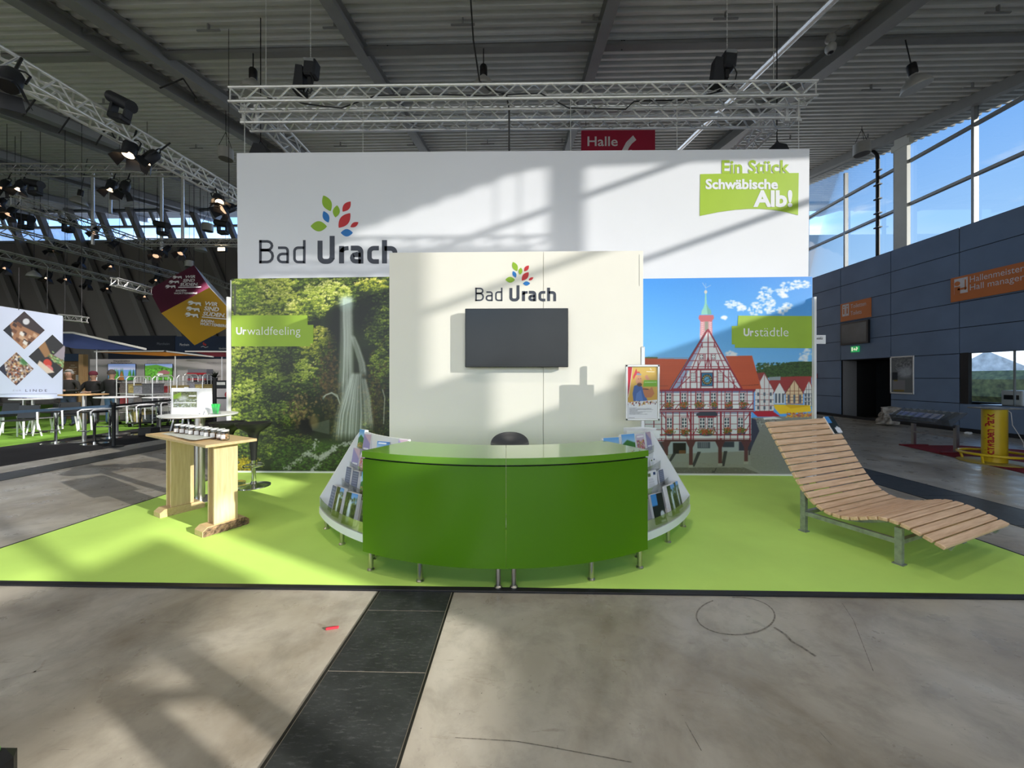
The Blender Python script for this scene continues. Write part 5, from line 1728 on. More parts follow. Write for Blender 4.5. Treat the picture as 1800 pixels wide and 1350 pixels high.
# jars of nuts
M_JARG = glass_mat('jar_glass', (.92, .95, .93), .06)
M_LID = mat('jar_lid', (.62, .63, .62), .4, .3)
j0, j1 = atz(315, 762, TZ), atz(397, 774, TZ)
jar_cols = [(.20, .10, .05), (.16, .07, .04), (.30, .17, .08), (.22, .12, .07), (.12, .06, .04), (.26, .15, .09), (.20, .11, .06), (.30, .18, .10), (.22, .09, .06), (.55, .33, .18)]
ORD = ('first', 'second', 'third', 'fourth', 'fifth', 'sixth', 'seventh', 'eighth', 'ninth', 'tenth')
jm = None
for i in range(10):
    p = j0 + (j1 - j0) * i / 9 + TB * (.02 * ((i % 3) - 1) * .4)
    lab = f'small glass jar with paper label, {ORD[i]} of the row from the round table' if i else 'small glass jar with paper label at the far end of the row'
    if i == 9: lab = 'glass jar of pale nuts at the near end of the row'
    j = thing('glass_jar', lab, 'jar', p, group='glass jars on the wooden table')
    j.scale = (1.06, 1.06, 1.25)
    if jm is None:
        body = MB().lathe([(.030, 0), (.036, .006), (.036, .062), (.033, .070), (.031, .074)], n=20).mesh('jar_body', M_JARG, True)
        lid = MB().lathe([(.034, .074), (.0345, .076), (.0345, .088), (.033, .090)], n=20).mesh('lid', M_LID, True)
        lbl = MB()
        vs = []
        for k in range(9):
            a = -math.pi / 2 - .75 + 1.5 * k / 8
            for z in (.018, .050): vs.append((.0367 * math.cos(a), .0367 * math.sin(a), z))
        lbl.add(vs, [(2 * k, 2 * k + 2, 2 * k + 3, 2 * k + 1) for k in range(8)])
        lbl = lbl.mesh('paper_label', mat('jar_label', (.78, .74, .72), .6, 0, .12, 60))
        jm = 1
    fill = MB()
    rr = np.random.default_rng(i)
    if i == 9:
        for k in range(26):
            q = Vector((rr.normal(0, .014), rr.normal(0, .014), .012 + rr.random() * .035))
            if q.xy.length > .022: q.xy = q.xy.normalized() * .022
            fill.lathe([(.001, -.009), (.008, -.005), (.0095, 0), (.008, .005), (.001, .009)], q, 7)
    else:
        fill.lathe([(.028, .004), (.034, .008), (.034, .046 + .008 * rr.random()), (.02, .052), (.001, .054)], n=14)
    jb = put('jar_body', body, j); put('lid', lid, j); put('paper_label', lbl, jb)
    fill.build('contents', mat('nuts_%d' % i, jar_cols[i], .6, 0, .5, 120), j, world=False, smooth=True)
# leaflets fanned out on the table
PL = cover('letter', 5); PL.a[:] = PL.a * .5 + np.array((190, 196, 176)) * .5
pm = None
lf0, lf1 = tp(.36, .12, TZ), tp(1.32, .20, TZ)
for i in range(14):
    p = lf0 + (lf1 - lf0) * i / 13
    o = thing('leaflet', f'folded pale leaflet in the fan on the wooden table, {ORD[i] if i < 10 else ("eleventh", "twelfth", "thirteenth", "last")[i - 10]} from the bark foot' if i else 'folded pale leaflet topmost of the fan on the wooden table', 'leaflet',
              Vector((p.x, p.y, TZ + .0006 + (14 - i) * .0016)), tang + math.radians(14 + rr.normal(0, 13)), group='leaflets on the wooden table')
    if pm is None:
        pm = MB().box((0, 0, .0007), (.10, .21, .0014)).mesh('sheet', M_PAPER)
        t_ = PL.lay('printed_face', (-.05, -.105, .0016), (.05, -.105, .0016), (-.05, .105, .0016), M_PRINT, None)
        pf = t_.data; bpy.data.objects.remove(t_)
    put('printed_face', pf, put('sheet', pm, o))

# ------------------------------------------------------------------ round high table with display
rp = atz(351, 880)
rp = Vector((rp.x, rp.y, CZ))
rt = thing('round_high_table', 'white round high table on a steel column behind the wooden table', 'table', rp)
zt_ = 1.115
MB().lathe([(.20, 0), (.20, .010), (.06, .016)], n=32).build('base_plate', M_STEEL, rt, world=False, smooth=True)
MB().lathe([(.055, .014), (.055, zt_ - .06), (.10, zt_ - .05), (.10, zt_ - .04)], n=24).build('column', M_STEEL, rt, world=False, smooth=True)
MB().lathe([(.36, zt_ - .04), (.395, zt_ - .028), (.40, zt_ - .014), (.395, zt_ - .0125)], n=48).build('table_top', M_WHITE, rt, world=False, smooth=True)
zt_ = zt_ + CZ - .012
YD = rp.y - .02
ds = thing('tabletop_display', 'white folding tabletop display with a printed river picture', 'display', (at(330, 720, YD).x, YD, zt_))
d0, d1, d2 = at(302, 720, YD).x, at(350.5, 720, YD).x, at(373, 720, YD + .10).x
zh = at(330, 682, YD).z - zt_
M_BOARD = mat('glossy_white_board', (.88, .88, .90), .3)
MB().box(((d0 + d1) / 2, YD, zt_ + zh / 2), (d1 - d0, .012, zh)).build('front_board', M_BOARD, ds)
MB().prism([(d1 + .002, YD - .006, zt_), (d2, YD + .09, zt_), (d2, YD + .102, zt_), (d1 + .002, YD + .006, zt_)], (0, 0, zh - .004)).build('wing_board', M_BOARD, ds)
MB().box(((d0 + d1) / 2, YD + .012, zt_ + zh + .006), (.05, .012, .012)).build('clip', M_FRAME, ds)
PD = Print(305, 689, 346, 716, 2.5, (120, 130, 90))
r = np.random.default_rng(4)
for k in range(300):
    x, y = 305 + r.random() * 41, 689 + r.random() * 27
    c_ = np.array((110, 112, 60)) if y < 702 else np.array((176, 184, 180))
    PD.ell(x, y, 1.4, .7, c_ * (.45 + .8 * r.random()), .8)
PD.poly([(305, 695), (318, 690), (320, 700), (305, 702)], (140, 176, 44)); PD.ell(322, 700, 8, 4, (222, 226, 226), .8, .5)
PD.rect(332, 695, 345, 697.5, (236, 236, 236)); PD.rect(306, 707, 345, 709, (226, 228, 228))
dd = at(305, 716, YD - .008)
PD.lay('picture_print', at(304.5, 716, YD - .0075), at(346, 716, YD - .0075), at(304.5, 688.5, YD - .0075), M_PRINT, ds)
lh = thing('leaflet_holder', 'clear holder with bright green leaflets on the round high table', 'holder', (at(382, 720, YD).x, YD - .02, zt_))
hx = at(382, 720, YD).x
MB().box((hx, YD - .05, zt_ + .045), (.095, .003, .09)).box((hx, YD + .0, zt_ + .06), (.095, .003, .12)).box((hx, YD - .025, zt_ + .002), (.095, .05, .004)).build('acrylic_pocket', M_ACRYL, lh)
for k in range(5):
    MB().box((hx - .03 + k * .015, YD - .025 + .006 * (k % 2), zt_ + .068), (.03, .003, .125), rot=Matrix.Rotation((k - 2) * .12, 3, 'Y')).build('leaflet', mat('neon_green_paper', (.05, .62, .12), .5), lh)
mo = at(363, 722, YD - .06)
tag(MB().lathe([(.028, 0), (.026, .012), (.02, .03), (.012, .05), (.004, .062)], (mo.x, YD - .07, zt_), 12).build('paper_cone', M_FRAME, smooth=True), 'small grey cone ornament between display and green leaflets', 'ornament')
tag(MB().box((at(333, 723, YD).x, YD - .12, zt_ + .002), (.17, .10, .004)).build('flat_tray', M_FRAME), 'flat silver tray lying before the tabletop display', 'tray')

# ------------------------------------------------------------------ small things on the floor
M_REDP = mat('red_plastic', (.55, .03, .05), .5)
p = atz(584, 1105.5)
tag(MB().box((p.x, p.y, .006), (.075, .016, .012), rot=rz3(.25), bev=.003).build('red_plastic_strip', M_REDP), 'small red plastic strip lying on the concrete', 'litter')
bx_ = thing('equipment_case', 'black case with a green latch cut off at the lower left corner', 'case', (-1.62, 1.13, 0))
c_ = atz(45, 1300, .30)
MB().box((c_.x - .30, c_.y - .3, .15), (.6, .6, .30), bev=.03).build('case_body', M_RUBBER, bx_)
MB().box((c_.x - .06, c_.y - .06, .306), (.05, .05, .018), bev=.004).build('latch', mat('neon_latch', (.15, .6, .05), .4), bx_)

# ================================================================== right-hand side
M_ORANGE = mat('orange_sign', (.62, .17, .025), .45, 0, .03, 2)
M_SIGNW = mat('sign_white', (.72, .69, .70), .5)
XW = 13.0
def wall_frame(px0, px1, py0, py1):
    """rectangle on the dark wall: left pixel column px0 with its top and bottom row, right column px1"""
    a, b_ = atx(px0, py0, XW), atx(px0, py1, XW)
    c_ = atx(px1, py0, XW)
    return a.y, c_.y, b_.z, a.z      # far y, near y, low z, high z
def plate(name, yf, yn, z0, z1, m, parent, d=.03, off=0.0, bev=.003):
    return MB().box((XW - off - d / 2, (yf + yn) / 2, (z0 + z1) / 2), (d, abs(yf - yn), z1 - z0), bev=bev).build(name, m, parent)
def wtext(body, yf, yn, z0, z1, off, m, parent, **k):
    return text_quad('lettering', body, (XW - off, yf, z0), (XW - off, yn, z0), (XW - off, yf, z1), m, parent, **k)
Z6 = lambda x, y: (1420 + x / 4.737, 420 + y / 4.737)
# toilets sign
yf, yn, z0, z1 = wall_frame(Z6(278, 0)[0], Z6(530, 0)[0], Z6(0, 545)[1], Z6(0, 692)[1])
s = thing('toilet_sign', 'orange Toiletten Toilets wall sign above the doorway', 'sign', (XW, (yf + yn) / 2, z0))
plate('sign_board', yf, yn, z0, z1, M_ORANGE, s)
L_ = lambda f: yf + (yn - yf) * f
V_ = lambda f: z0 + (z1 - z0) * f
for k, f in enumerate((.07, .19)):
    plate('pictogram_field', L_(f), L_(f + .11), V_(.28), V_(.93), M_SIGNW, s, .004, .03, 0)
    MB().box((XW - .037, L_(f + .055), V_(.55)), (.004, .05, .22)).cyl((XW - .035, L_(f + .055), V_(.8)), (XW - .039, L_(f + .055), V_(.8)), .03, n=12).build('pictogram_figure', M_ORANGE, s)
wtext('Toiletten', L_(.36), L_(.86), V_(.64), V_(.86), .031, M_SIGNW, s)
wtext('Toilets', L_(.36), L_(.72), V_(.26), V_(.48), .031, M_SIGNW, s)
# hall manager sign
yf, yn, z0, z1 = wall_frame(1672.7, 1814, Z6(0, 330)[1], Z6(0, 530)[1])
s = thing('hall_manager_sign', 'long orange Hallenmeister Hall manager sign on the dark wall', 'sign', (XW, (yf + yn) / 2, z0))
plate('sign_board', yf, yn, z0, z1, M_ORANGE, s)
plate('pictogram_field', L_(.055), L_(.245), V_(.30), V_(.92), M_SIGNW, s, .004, .03, 0)
MB().cyl((XW - .034, L_(.10), V_(.72)), (XW - .039, L_(.10), V_(.72)), .07, n=14).box((XW - .037, L_(.10), V_(.43)), (.004, .14, .24))\
    .box((XW - .037, L_(.17), V_(.48)), (.004, .22, .06)).box((XW - .037, L_(.215), V_(.62)), (.004, .03, .3)).build('pictogram_figure', M_ORANGE, s)
wtext('Hallenmeister', L_(.275), L_(.93), V_(.66), V_(.90), .031, M_SIGNW, s)
wtext('Hall manager', L_(.275), L_(.93), V_(.27), V_(.58), .031, M_SIGNW, s)
# monitor, exit light, poster frame, fire alarm
yf, yn, z0, z1 = wall_frame(Z6(290, 0)[0], Z6(520, 0)[0], Z6(0, 708)[1], Z6(0, 888)[1])
s = thing('wall_monitor', 'black wall monitor under the toilets sign', 'monitor', (XW, (yf + yn) / 2, z0))
plate('casing', yf, yn, z0, z1, M_TVB, s, .09)
plate('display_glass', L_(.05), L_(.95), V_(.07), V_(.92), mat('grey_display', (.10, .11, .12), .12, 0, .2, 1.5), s, .004, .09, 0)
yf, yn, z0, z1 = wall_frame(Z6(370, 0)[0], Z6(432, 0)[0], Z6(0, 897)[1], Z6(0, 945)[1])
s = thing('exit_light', 'small green emergency exit light over the doorway', 'sign', (XW, (yf + yn) / 2, z0))
plate('casing', yf, yn, z0, z1, mat('exit_green', (.02, .22, .07), .5, 0, .05, 5, emit=(.02, .35, .10), emit_s=.5), s, .06)
M_EXITW = mat('exit_white', (.7, .75, .6), .5, 0, .02, 5, emit=(.75, .8, .55), emit_s=.5)
plate('door_symbol', L_(.12), L_(.30), V_(.2), V_(.85), M_EXITW, s, .003, .06, 0)
MB().prism([(XW - .062, L_(.40), V_(.38)), (XW - .062, L_(.55), V_(.38)), (XW - .062, L_(.55), V_(.22)), (XW - .062, L_(.68), V_(.5)), (XW - .062, L_(.55), V_(.78)), (XW - .062, L_(.55), V_(.62)), (XW - .062, L_(.40), V_(.62))], (-.002, 0, 0)).build('arrow', M_EXITW, s)
MB().box((XW - .062, L_(.82), V_(.5)), (.003, .05, .12), rot=Matrix.Rotation(.5, 3, 'X')).cyl((XW - .061, L_(.8), V_(.78)), (XW - .064, L_(.8), V_(.78)), .022, n=10).build('runner', M_EXITW, s)
yf, yn, z0, z1 = wall_frame(Z6(690, 0)[0], Z6(888, 0)[0], Z6(0, 981)[1], Z6(0, 1286)[1])
s = thing('wall_poster_frame', 'silver frame with crinkled plastic sheet on the dark wall', 'poster frame', (XW, (yf + yn) / 2, z0))
for (a, b_, c_, d_) in ((0, 1, 0, .035), (0, 1, .965, 1), (0, .045, 0, 1), (.955, 1, 0, 1)):
    plate('frame_profile', L_(a), L_(b_), V_(c_), V_(d_), M_FRAME, s, .03)
PF = Print(0, 0, 40, 62, 1.2, (112, 116, 118))
r = np.random.default_rng(21)
for k in range(60):
    a = r.random() * 6.3; x, y = 12 + r.random() * 28, r.random() * 28
    PF.line([(x, y), (x + 7 * math.cos(a), y + 5 * math.sin(a)), (x + 12 * math.cos(a + .8), y + 9 * math.sin(a + .8))], 1.0, (176, 176, 182) if r.random() > .5 else (66, 70, 76), .5)
PF.ell(26, 26, 13, 9, (190, 196, 206), .7, .4); PF.rect(2, 26, 12, 40, (52, 56, 62)); PF.rect(3, 40, 26, 58, (136, 134, 138)); PF.rect(5, 40, 12, 42, (150, 130, 60)); PF.rect(4, 57, 24, 60, (140, 120, 60))
PF.lay('plastic_sheet', (XW - .012, L_(.04), V_(.03)), (XW - .012, L_(.96), V_(.03)), (XW - .012, L_(.04), V_(.97)), print_mat('shiny_sheet', .18), s)
yf, yn, z0, z1 = wall_frame(Z6(48, 0)[0], Z6(80, 0)[0], Z6(0, 1122)[1], Z6(0, 1160)[1])
s = thing('fire_alarm', 'red fire alarm call point beside the town mural', 'alarm', (XW, (yf + yn) / 2, z0))
plate('sign_plate', yf, yn, z0, z1, mat('alarm_red', (.35, .02, .03), .4), s, .03)
plate('flame_symbol', L_(.3), L_(.7), V_(.25), V_(.8), M_SIGNW, s, .003, .03, 0)
plate('call_point', L_(.3), L_(.8), z0 - .28, z0 - .06, M_BLACK, s, .06)
# stand number sign on the end of the wall
sg = thing('stand_number_sign', 'small white stand number sign sticking out from the wall end', 'sign', at(1440, 604, YW))
q0, q1 = at(1429.5, 604.5, YW), at(1451, 589, YW)
MB().box(((q0.x + q1.x) / 2, YW, (q0.z + q1.z) / 2), (q1.x - q0.x, .01, q1.z - q0.z)).build('sign_board', M_WHITE, sg)
text_px('lettering', 'Stand 6E31', (1431.5, 592, 1446, 596.5), YW - .006, mat('sign_grey', (.12, .12, .12), .5), sg, bold=.01)
MB().box(((q0.x + q1.x) / 2 - .01, YW - .0065, at(0, 599.5, YW).z), ((q1.x - q0.x) * .6, .002, .012)).build('small_print', mat('sign_grey', (.12, .12, .12)), sg)
# crumpled sack by the wall
sk = thing('crumpled_sack', 'crumpled grey brown sack leaning at the dark wall', 'sack', atz(1562, 748))
rr = np.random.default_rng(31)
vs, fs = [], []
NA, NZ = 26, 18
for i in range(NZ + 1):
    t = i / NZ
    R0 = .30 * (1 - .25 * t) * (1 if 0 < i < NZ else .15)
    for k in range(NA):
        a = 2 * math.pi * k / NA
        d = 1 + .18 * math.sin(3 * a + 5 * t) + .12 * math.sin(7 * a - 11 * t) + rr.normal(0, .05)
        vs.append((R0 * d * math.cos(a) + .06 * t, R0 * d * math.sin(a) * .8, .02 + .62 * t))
fs = [(i * NA + k, i * NA + (k + 1) % NA, (i + 1) * NA + (k + 1) % NA, (i + 1) * NA + k) for i in range(NZ) for k in range(NA)]
fs += [tuple(reversed(range(NA))), tuple(range(NZ * NA, NZ * NA + NA))]
MB().add(vs, fs).build('sack_body', mat('crumpled_plastic', (.28, .25, .22), .5, 0, .55, 7, .8), sk, world=False)
tag(MB().box(atz(1702, 763) + Vector((0, 0, .03)), (.16, .12, .06), rot=rz3(.4), bev=.02).build('paper_scrap', M_PAPER), 'white crumpled scrap on the floor by the dark wall', 'litter')

# ------------------------------------------------------------------ acrylic brochure stand
bs = thing('acrylic_stand', 'clear acrylic brochure stand on steel legs over red carpet', 'stand', atz(1643, 790))
fA, fB = atz(1606, 783), atz(1681, 797)
M_REDFOOT = mat('dark_red_foot', (.16, .01, .015), .5)
zt_ = 0
tops = []
for f, pyt in ((fA, 738), (fB, 744)):
    d = f.y / (CT + ST * 0)
    zt_ = EYE - (pyt - HOR) / F * f.y
    MB().box((f.x, f.y, zt_ / 2), (.06, .06, zt_ - .02)).build('leg', M_STEEL, bs)
    MB().box((f.x, f.y, .015), (.62, .07, .03), bev=.005).build('foot', M_REDFOOT, bs)
    tops.append(Vector((f.x, f.y, zt_)))
MB().box((fA + fB) / 2 + Vector((0, 0, .33)), (.035, (fA - fB).length, .035)).build('cross_bar', M_STEEL, bs)
# sloping tray facing the aisle: low edge towards the booth
lo0, lo1 = Vector((fA.x - .22, fA.y + .28, tops[0].z)), Vector((fB.x - .22, fB.y - .10, tops[0].z))
hi0, hi1 = lo0 + Vector((.34, 0, .27)), lo1 + Vector((.34, 0, .27))
nrm = (lo1 - lo0).cross(hi0 - lo0).normalized() * .008
M_ACR2 = glass_mat('grey_acrylic', (.66, .69, .72), .12, .08)
MB().prism([lo0, lo1, hi1, hi0], nrm).build('back_sheet', M_ACR2, bs)
MB().prism([lo0, lo1, lo1 + Vector((-.06, 0, .13)), lo0 + Vector((-.06, 0, .13))], (-.006, 0, 0)).build('front_sheet', M_ACR2, bs)
MB().prism([lo0 + Vector((0, 0, -.03)), lo1 + Vector((0, 0, -.03)), lo1, lo0], (.08, 0, 0)).build('tray_rail', M_BLACK, bs)
for k in range(9):
    t = k / 8
    a, b_ = lo0 + (lo1 - lo0) * t, hi0 + (hi1 - hi0) * t
    MB().prism([a, b_, b_ + Vector((-.04, 0, .03)), a + Vector((-.06, 0, .12))], (0, .006, 0)).build('divider', glass_mat('divider_acrylic', (.80, .82, .84), .25, .15), bs)
PA = Print(0, 0, 60, 20, 1.0, (110, 140, 214))
PA.poly([(0, 12), (26, 9), (26, 20), (0, 20)], (196, 220, 206)); PA.poly([(10, 12), (14, 2), (30, 2), (46, 10), (58, 12), (58, 20), (26, 20), (26, 9)], (118, 150, 226))
a, b_ = lo0 + Vector((-.03, -.05, .06)), lo0 + (lo1 - lo0) * .78 + Vector((-.03, 0, .06))
sl = thing('blue_leaflet_sheet', 'pale blue printed sheet lying in the acrylic stand', 'leaflet', a)
PA.lay('printed_face', a, b_, a + Vector((.20, 0, .16)), M_PRINT, sl)
MB().prism([a, b_, b_ + Vector((.20, 0, .16)), a + Vector((.20, 0, .16))], Vector((.004, 0, -.004))).build('sheet', M_PAPER, sl)

# ------------------------------------------------------------------ yellow column
M_YEL = mat('yellow_paint', (.62, .43, .012), .4, 0, .05, 3)
yc = atz(1748, 813)
co = thing('yellow_column', 'yellow round column with red lettering, ring rail and square tray', 'column', (yc.x, yc.y, 0))
R = .155
MB().lathe([(.46, .004), (.46, .014), (.44, .02)], n=40).build('base_disc', mat('dull_yellow', (.40, .29, .03), .5), co, world=False, smooth=True)
MB().lathe([(R, .016), (R, 1.0)], n=36).build('tube', M_YEL, co, world=False, smooth=True)
MB().tube([(.44 * math.cos(a), .44 * math.sin(a), .17) for a in np.linspace(0, 2 * math.pi, 41)[:-1]], .024, 10, True).build('ring_rail', M_YEL, co, world=False, smooth=True)
for k in range(4):
    a = math.radians(20 + 90 * k)
    MB().cyl((.40 * math.cos(a), .40 * math.sin(a), .018), (.44 * math.cos(a), .44 * math.sin(a), .17), .018, n=8).build('rail_post', M_YEL, co, world=False, smooth=True)
MB().box((0, 0, 1.012), (.52, .40, .024), bev=.004).build('tray', mat('grey_tray', (.16, .16, .16), .5), co, world=False)
MB().box((.02, 0, 1.026), (.26, .20, .006)).build('tablet', M_BLACK, co, world=False)
v, f = text_mesh('Schwaben Park', .03, 0, 'LEFT', .95)
lo, hi = v.min(0), v.max(0)
va = math.atan2(-yc.y, -yc.x) - .38
def wrap(scale, off):
    pts = []
    for q in v:
        zz = .10 + (q[0] - lo[0]) / (hi[0] - lo[0]) * .82
        hgt = ((q[1] - lo[1]) / (hi[1] - lo[1]) - .5) * .12
        a = va + hgt / R * -1.0
        pts.append(((R + off) * math.cos(a), (R + off) * math.sin(a), zz))
    return MB().add(pts, f)
wrap(1, .002).build('lettering', mat('lettering_red', (.35, .012, .012), .5), co, world=False)
# blue printed pillar cut by the frame edge
bp = thing('blue_pillar', 'blue printed pillar with white top at the right edge', 'pillar', (8.88, 6.1, 0))
ppp = Vector((8.62, 5.9, 0))
MB().box((ppp.x + .26, ppp.y + .2, .5), (.5, .4, .98)).build('pillar_body', M_WHITE, bp)
PBL = Print(0, 0, 26, 50, 1.0, (70, 130, 206))
PBL.grad(0, 32, (38, 96, 190), (150, 200, 220)); PBL.rect(0, 42, 26, 50, (60, 110, 50)); PBL.ell(10, 34, 7, 3, (206, 190, 60)); PBL.ell(9, 40, 6, 4, (24, 26, 40))
for dx in (0,):
    PBL.lay('pillar_print', (ppp.x + .01, ppp.y - .002, .012), (ppp.x + .51, ppp.y - .002, .012), (ppp.x + .01, ppp.y - .002, .985), M_PRINT, bp)
    PBL.lay('pillar_print', (ppp.x + .008, ppp.y + .4, .012), (ppp.x + .008, ppp.y, .012), (ppp.x + .008, ppp.y + .4, .985), M_PRINT, bp)
MB().box((ppp.x + .24, ppp.y + .2, 1.0), (.60, .5, .03), bev=.004).build('pillar_top', M_WHITE, bp)
mb = MB()
q = [(yc.x + .2, yc.y, 1.0), (yc.x + .30, yc.y, .93), (yc.x + .30, yc.y - .02, .70), (yc.x + .36, yc.y - .05, .55), (yc.x + .42, yc.y - .08, .38), (yc.x + .40, yc.y - .1, .30), (ppp.x + .06, ppp.y + .1, .24)]
tag(mb.tube(q, .006, 6).build('white_cable', M_PAPER, smooth=True), 'thin white cable hanging from the yellow column to the blue pillar', 'cable')
tag(MB().tube([(ppp.x - .03, ppp.y + .30, .26), (ppp.x - .06, ppp.y + .15, .34), (ppp.x - .04, ppp.y - .1, .42), (ppp.x - .03, ppp.y - .3, .45)], .035, 8).build('red_tube', mat('dark_red_paint', (.22, .015, .015), .4), smooth=True), 'dark red tube handle before the blue pillar', 'handle')
# things inside the office
of = [('office_printer', (13.9, 10.45, .83), (.5, .45, .42), M_PAPER, 'pale printer inside the office window', 'printer'),
      ('office_monitor', (13.9, 9.35, .95), (.08, .7, .5), M_BLACK, 'black computer monitor inside the office window', 'monitor')]
dk = thing('office_desk', 'dark desk inside the office window', 'desk', (13.9, 9, 0))
MB().box((13.9, 9.2, .79), (.9, 3.6, .04)).build('desk_top', M_BLACK, dk)
for y in (7.6, 10.8):
    MB().box((13.9, y, .385), (.8, .05, .77)).build('leg_panel', M_BLACK, dk)
for nm, c_, d_, m, lab, cat in of:
    t = thing(nm, lab, cat, (c_[0], c_[1], .81))
    MB().box((c_[0], c_[1], .81 + d_[2] / 2), d_, bev=.02).build('casing', m, t)
    MB().box((c_[0] - d_[0] / 2 - .004, c_[1], .81 + d_[2] * .55), (.006, d_[1] * .7, d_[2] * .3)).build('front_panel', M_TVB, t)

# ================================================================== rigging under the roof
def unit_tube(r, n=8):
    return MB().cyl((0, 0, 0), (0, 0, 1), r, n=n)
def along(o, a, b_):
    d = Vector(b_) - Vector(a)
    o.location = a
    o.rotation_mode = 'QUATERNION'
    o.rotation_quaternion = d.to_track_quat('Z', 'Y')
    o.scale = (1, 1, d.length)
M_LATT = M_ALU
CH = unit_tube(.025, 10).mesh('chord', M_ALU, True)
M_ALU2 = mat('shaded_truss_aluminium', (.42, .42, .41), .45, .6, .1, 30)  # darker copy of the truss aluminium, shade of the far trusses in its colour
CH2 = unit_tube(.025, 8).mesh('chord', M_ALU2, True)
BR = unit_tube(.0135, 6).mesh('brace', M_ALU, True)
def truss(name, label, p0, p1, size=.24, period=.5, split=True, group=None, r=1.0, skip_ends=False):
    p0, p1 = Vector(p0), Vector(p1)
    ax = (p1 - p0).normalized()
    sd = ax.cross(Vector((0, 0, 1))).normalized()
    up = sd.cross(ax)
    L = (p1 - p0).length
    t = thing(name, label, 'truss', p0, group=group)
    h = size / 2
    cor = [sd * x * h + up * z * h for x, z in ((-1, 1), (1, 1), (1, -1), (-1, -1))]
    for c_ in cor:
        o = put('chord', CH if split else CH2, t)
        along(o, p0 + c_ - t.location, p1 + c_ - t.location)
        o.scale.x = o.scale.y = r
    n = max(2, int(round(L / period)))
    lat = []
    for k in range(4):
        a, b_ = cor[k], cor[(k + 1) % 4]
        for i in range(n):
            s0, s1, s2 = (p0 + ax * L * (i + f) / n for f in (0.03, .5, .97))
            lat += [(s0 + a, s1 + b_), (s1 + b_, s2 + a)]
        for e in (p0 + ax * .03, p1 - ax * .03):
            lat.append((e + a, e + b_))
    if split:
        for a, b_ in lat:
            o = put('brace', BR, t)
            along(o, a - t.location, b_ - t.location)
    else:
        mb = MB()
        for a, b_ in lat:
            mb.cyl(a, b_, .010 * r, n=4, cap=False)
        o = mb.build('lattice', M_ALU2, t)
        o['kind'] = 'stuff'
        for f in (.15, .85):
            q = p0 + (p1 - p0) * f
            MB().cyl(q, (q.x, q.y, roof_z(q.y) + .03), .008, n=4).build('suspension_wire', M_DARKSTEEL, t)
    return t
Y1, Y2 = 6.35, 6.78
a, b_ = at(402, 166, Y1), at(1437, 155, Y1)
truss('lighting_truss', 'long aluminium truss nearest above the white banner', a + Vector((0, .12, 0)), b_ + Vector((0, .12, 0)), .25, .56, group='aluminium trusses over the booth')
a2, b2 = at(432, 212, Y2), at(1397, 204, Y2)
truss('lighting_truss', 'aluminium truss of the square frame behind the long truss', a2, b2, .24, .5, group='aluminium trusses over the booth')
for px, lab in ((466, 'aluminium side truss running back from the left frame corner'), (1362, 'aluminium side truss running back from the right frame corner')):
    c_ = at(px, 208, Y2) + Vector((0, .15, 0))
    truss('lighting_truss', lab, c_, c_ + Vector((0, 3.2, 0)), .24, .5, group='aluminium trusses over the booth')
# corner blocks as short uprights
for px in (437, 460, 1374, 1394):
    p = at(px, 208, Y2)
    tag(MB().box((p.x, Y2 - .12, p.z), (.045, .045, .30)).box((p.x, Y2 - .12, p.z + .13), (.09, .06, .05)).box((p.x, Y2 - .12, p.z - .13), (.09, .06, .05)).build('corner_block', M_ALU),
        {437: 'aluminium corner block at the far left end of the frame truss', 460: 'aluminium corner block second from the left frame end', 1374: 'aluminium corner block second from the right frame end', 1394: 'aluminium corner block at the far right end of the frame truss'}[px], 'truss corner', 'corner blocks of the truss frame')
# chain hoists
M_NAVY = mat('black_hoist_cover', (.010, .011, .016), .5, 0, .2, 12)
def hoist(px, py, label, flip=1):
    p = at(px, py, Y1 + .12)
    h = thing('chain_hoist', label, 'hoist', p)
    mc = MB().box((.05 * flip, 0, .16), (.22, .2, .30), rot=Matrix.Rotation(.12 * flip, 3, 'Y'), bev=.03).build('motor_case', M_NAVY, h, world=False)
    MB().box((.05 * flip, -.106, .255), (.18, .012, .05), rot=Matrix.Rotation(.12 * flip, 3, 'Y')).build('type_plate', mat('plate_grey', (.2, .21, .22), .4), mc, world=False)
    MB().prism([(-.26 * flip, -.08, -.25), (-.06 * flip, -.08, -.30), (-.08 * flip, -.08, .18), (-.20 * flip, -.08, .20)], (0, .16, 0)).build('chain_bag', M_NAVY, h, world=False)
    mb = MB().box((.02 * flip, 0, -.06), (.06, .06, .14)).tube([(.02 * flip, 0, -.12), (.06 * flip, 0, -.2), (.02 * flip, 0, -.27), (-.03 * flip, 0, -.2)], .014, 6, True)
    mb.build('hook', M_DARKSTEEL, h, world=False)
    top = roof_z(Y1) - .2
    ch = MB()
    z = .30
    n = int((top - p.z - z) / .045)
    for k in range(n):
        c0 = Vector((.03 * flip, 0, z + k * .045 + .02))
        ch.box(c0, (.016, .006, .036) if k % 2 else (.006, .016, .036))
    ch.build('chain', M_ALU, h, world=False)
    MB().tube([(.08 * flip, -.1, .02), (.14 * flip, -.1, -.12), (.10 * flip, -.1, -.30), (.04 * flip, -.1, -.36)], .010, 6).build('motor_cable', M_BLACK, h, world=False, smooth=True)
hoist(543, 138, 'black chain hoist with cloth bag above the leaf logo')
hoist(1275, 125, 'black chain hoist with cloth bag above the lime slogan', 1)
